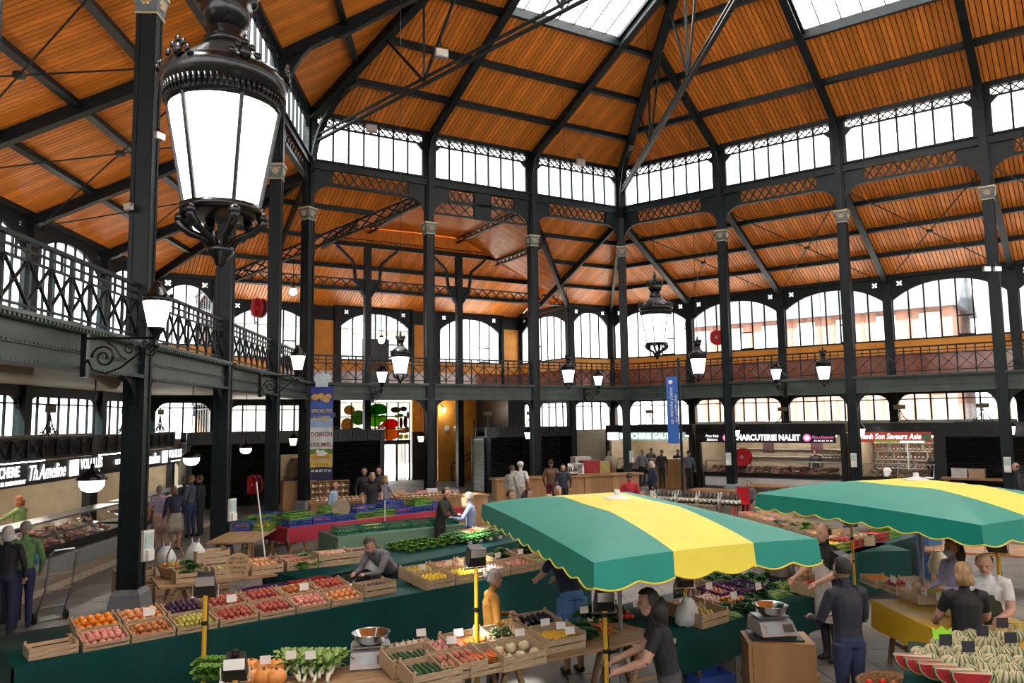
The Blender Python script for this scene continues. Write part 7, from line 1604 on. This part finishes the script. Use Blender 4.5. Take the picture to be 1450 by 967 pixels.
person(1393, 783, 1.68, Rd(235), 'grey-haired man in a dark vest over a white shirt', WHT_, (.03, .03, .035), GRYH, 'bald', 'short', lean=.2, look=.25, hands=((.32, .12, -.33), (.32, -.12, -.33)), apron=(.04, .05, .04), fine=.011)
person(1347, 762, 1.63, Rd(190), 'masked woman in a lilac jacket holding a bag', (.42, .37, .56), (.2, .2, .26), BRN, 'long', hands=((.3, .16, -.25), (.26, -.2, -.3)), mask=True, fine=.011)
person(524, 762, 1.66, Rd(240), 'man in a grey jumper filling a white bag', (.17, .17, .19), DARKT, (.05, .045, .04), 'short', lean=.85, look=.1, hands=((.4, .1, -.25), (.4, -.1, -.25)), fine=.012)
person(632, 690, 1.70, Rd(-20), 'man in a dark green jacket with a kraft bag', (.03, .035, .025), DARKT, BRN, 'short', lean=.2, hands=((.36, .15, -.3), (.36, -.1, -.25)))
person(664, 697, 1.60, Rd(170), 'grey-haired woman in a pale blue shirt by the parasol edge', (.26, .33, .5), (.05, .06, .1), GRYH, 'short', hands=FWD)
person(527, 669, 1.74, Rd(-70), 'grey-haired man in a black T-shirt at the honey stall', BLKT, DARKT, GRYH, 'short', 'short')
person(546, 673, 1.62, Rd(60), 'blonde woman in a grey T-shirt seen from behind at the honey stall', (.33, .35, .4), DARKT, BLD, 'bob', 'short', hands=((.25, .25, -.35), (.3, -.3, -.3)))
person(516, 662, 1.72, Rd(-80), 'dark-haired man in black behind the honey counter, left', DARKT, DARKT, BLKH, 'short'); person(536, 661, 1.74, Rd(-90), 'dark-haired man in black behind the honey counter, right', DARKT, DARKT, BLKH, 'short')
person(474, 681, 1.58, Rd(-10), 'red-haired woman in a light blue jacket', (.3, .4, .52), JEAN, (.2, .07, .03), 'bob')
person(737, 654, 1.76, Rd(70), 'man in white shirt and white cap seen from behind', (.66, .66, .68), (.4, .36, .3), GRYH, 'short', 'short', cap=(.75, .75, .75)); person(725, 659, 1.70, Rd(50), 'person in a pale green shirt beside the white cap man', (.42, .45, .4), (.3, .28, .22), BRN, 'short')
person(723, 694, 1.62, Rd(-20), 'young woman in a black top behind the parasol', DARKT, DARKT, BRN, 'short', 'short'); person(748, 692, 1.62, Rd(-10), 'long-haired woman in black behind the parasol', DARKT, DARKT, (.04, .016, .012), 'long', lean=.15)
person(790, 689, 1.68, Rd(-70), 'grey-haired man in a dark jacket and white shirt', (.03, .045, .045), DARKT, GRYH, 'short'); person(777, 699, 1.6, Rd(0), 'balding person in black beside the grey-haired man', DARKT, DARKT, GRYH, 'bald')
person(780, 651, 1.74, Rd(80), 'person in a brown jacket behind the bar seen from behind', (.16, .09, .045), (.14, .02, .03), BRN, 'short'); person(797, 657, 1.64, Rd(-95), 'dark-haired woman in navy behind the bar', (.025, .03, .06), DARKT, BLKH, 'short')
person(862, 637, 1.70, Rd(-40), 'vendor in a pale shirt and red apron by the butcher sign', (.5, .48, .46), DARKT, BRN, 'short', apron=(.3, .02, .03))
person(891, 670, 1.62, Rd(85), 'person in a bright red coat at the wine table', (.42, .012, .03), DARKT, BLKH, 'short'); person(922, 653, 1.68, Rd(200), 'white-haired person in a navy jacket at the wine table', (.015, .025, .06), DARKT, WHH, 'bob')
for x, y, c, hcol, lab in ((909, 637, (.22, .23, .28), (.3, .24, .2), 'grey jacket'), (922, 634, DARKT, BLKH, 'black coat'), (937, 637, (.03, .03, .05), (.1, .06, .04), 'dark blue coat'), (960, 636, (.02, .02, .03), (.25, .15, .08), 'black jacket, behind the banner'), (975, 638, (.12, .14, .2), BLKH, 'slate blue coat')):
    person(x, y, 1.68, Rd(60), 'customer in %s queueing at the butcher' % lab, c, DARKT, hcol, 'short', pos=None)
person(1130, 638, 1.70, Rd(-125), 'charcuterie vendor in black behind the counter', DARKT, DARKT, BLKH, 'short', pos=SM('right', 6.75, 4.5).translation[:2]); person(1316, 637, 1.72, Rd(30), 'person in black at the Asian grocery counter', DARKT, DARKT, BLKH, 'short', pos=SM('right', 11.35, 4.45).translation[:2])
person(1060, 681, 1.30, Rd(225), 'seated person in a grey checked jacket on a red chair', (.12, .12, .14), DARKT, (.12, .07, .05), 'short', sit=True); person(1438, 655, 1.74, Rd(150), 'bald man in black at the right edge', DARKT, DARKT, (.1, .07, .05), 'bald')
person(226, 688, 1.58, Rd(130), 'woman in a lilac blouse and pink skirt in the left corridor', (.42, .33, .48), (.5, .32, .27), (.3, .28, .27), 'short', 'short', 'skirt', shoes=(.6, .56, .52), lean=.08); person(246, 688, 1.60, Rd(140), 'woman in a navy jacket and beige skirt in the left corridor', (.014, .02, .06), (.3, .26, .2), (.22, .14, .09), 'bob', 'long', 'skirt', lean=.2)
person(261, 675, 1.66, Rd(150), 'person in a dark top and pale jeans in the left corridor', (.06, .06, .065), (.3, .36, .46), (.16, .13, .11), 'short', shoes=(.6, .6, .6)); person(271, 673, 1.70, Rd(160), 'person in a blue-grey jumper with white collar in the corridor', (.07, .08, .12), (.03, .05, .12), BLD, 'short'); person(283, 673, 1.68, Rd(180), 'red-haired person in black deepest in the corridor', DARKT, DARKT, (.14, .05, .03), 'short')
person(12, 745, 1.62, Rd(110), 'white-haired shopper in a black coat at the left edge', (.012, .012, .015), (.02, .02, .06), WHH, 'bob', fine=.012); person(37, 738, 1.64, Rd(120), 'shopper in a green jacket with a blue bag at the left counter', (.13, .26, .09), (.02, .025, .09), (.36, .32, .28), 'short', fine=.012)
person(38, 694, 1.62, Rd(180), 'orange-haired vendor in a lime top behind the left counter', (.3, .42, .14), (.02, .02, .03), (.36, .09, .02), 'bob', hands=((.5, .2, -.2), (.45, -.2, -.15)), pos=SM('left', -9.6, 4.35).translation[:2]); person(1102, 743, 1.6, Rd(30), 'fair-haired person behind the middle parasol', (.2, .18, .16), DARKT, (.32, .22, .13), 'short')
# carried things
def carried(px, py, z, label, c, s=1, kraft=False): p = at(px, py, z); bag(TM(p.x, p.y, z), label, c, s, 'carrier_bag', kraft)
carried(525, 818, .80, 'white carrier bag held by the man in grey', (.72, .72, .72), .95); carried(1330, 812, .85, 'yellowish carrier bag held by the lilac jacket woman', (.68, .62, .42), 1.0); carried(40, 800, .75, 'blue shoulder bag on the green jacket shopper', (.05, .2, .32), 1.2); carried(660, 720, 1.0, 'kraft paper bag passed over the red table', (.45, .32, .17), .9, True)
# ================================================================ LABELS: look-alikes told apart by their place in the picture
ORDW = ('first', 'second', 'third', 'fourth', 'fifth', 'sixth', 'seventh', 'eighth', 'ninth', 'tenth', 'eleventh', 'twelfth', 'thirteenth', 'fourteenth')
bpy.context.view_layer.update()
by = {}
for o in SC.objects:
    if o.parent is None and 'label' in o: by.setdefault(o['label'], []).append(o)
def screen_x(o): v = o.matrix_world.translation-CO; return v.dot(CR)/max(.1, v.dot(_F))
for lab, L in by.items():
    if 2 <= len(L) <= 14 and len(lab.split()) <= 12:
        for i, o in enumerate(sorted(L, key=screen_x)): o['label'] = '%s, %s from the left' % (lab, ORDW[i])
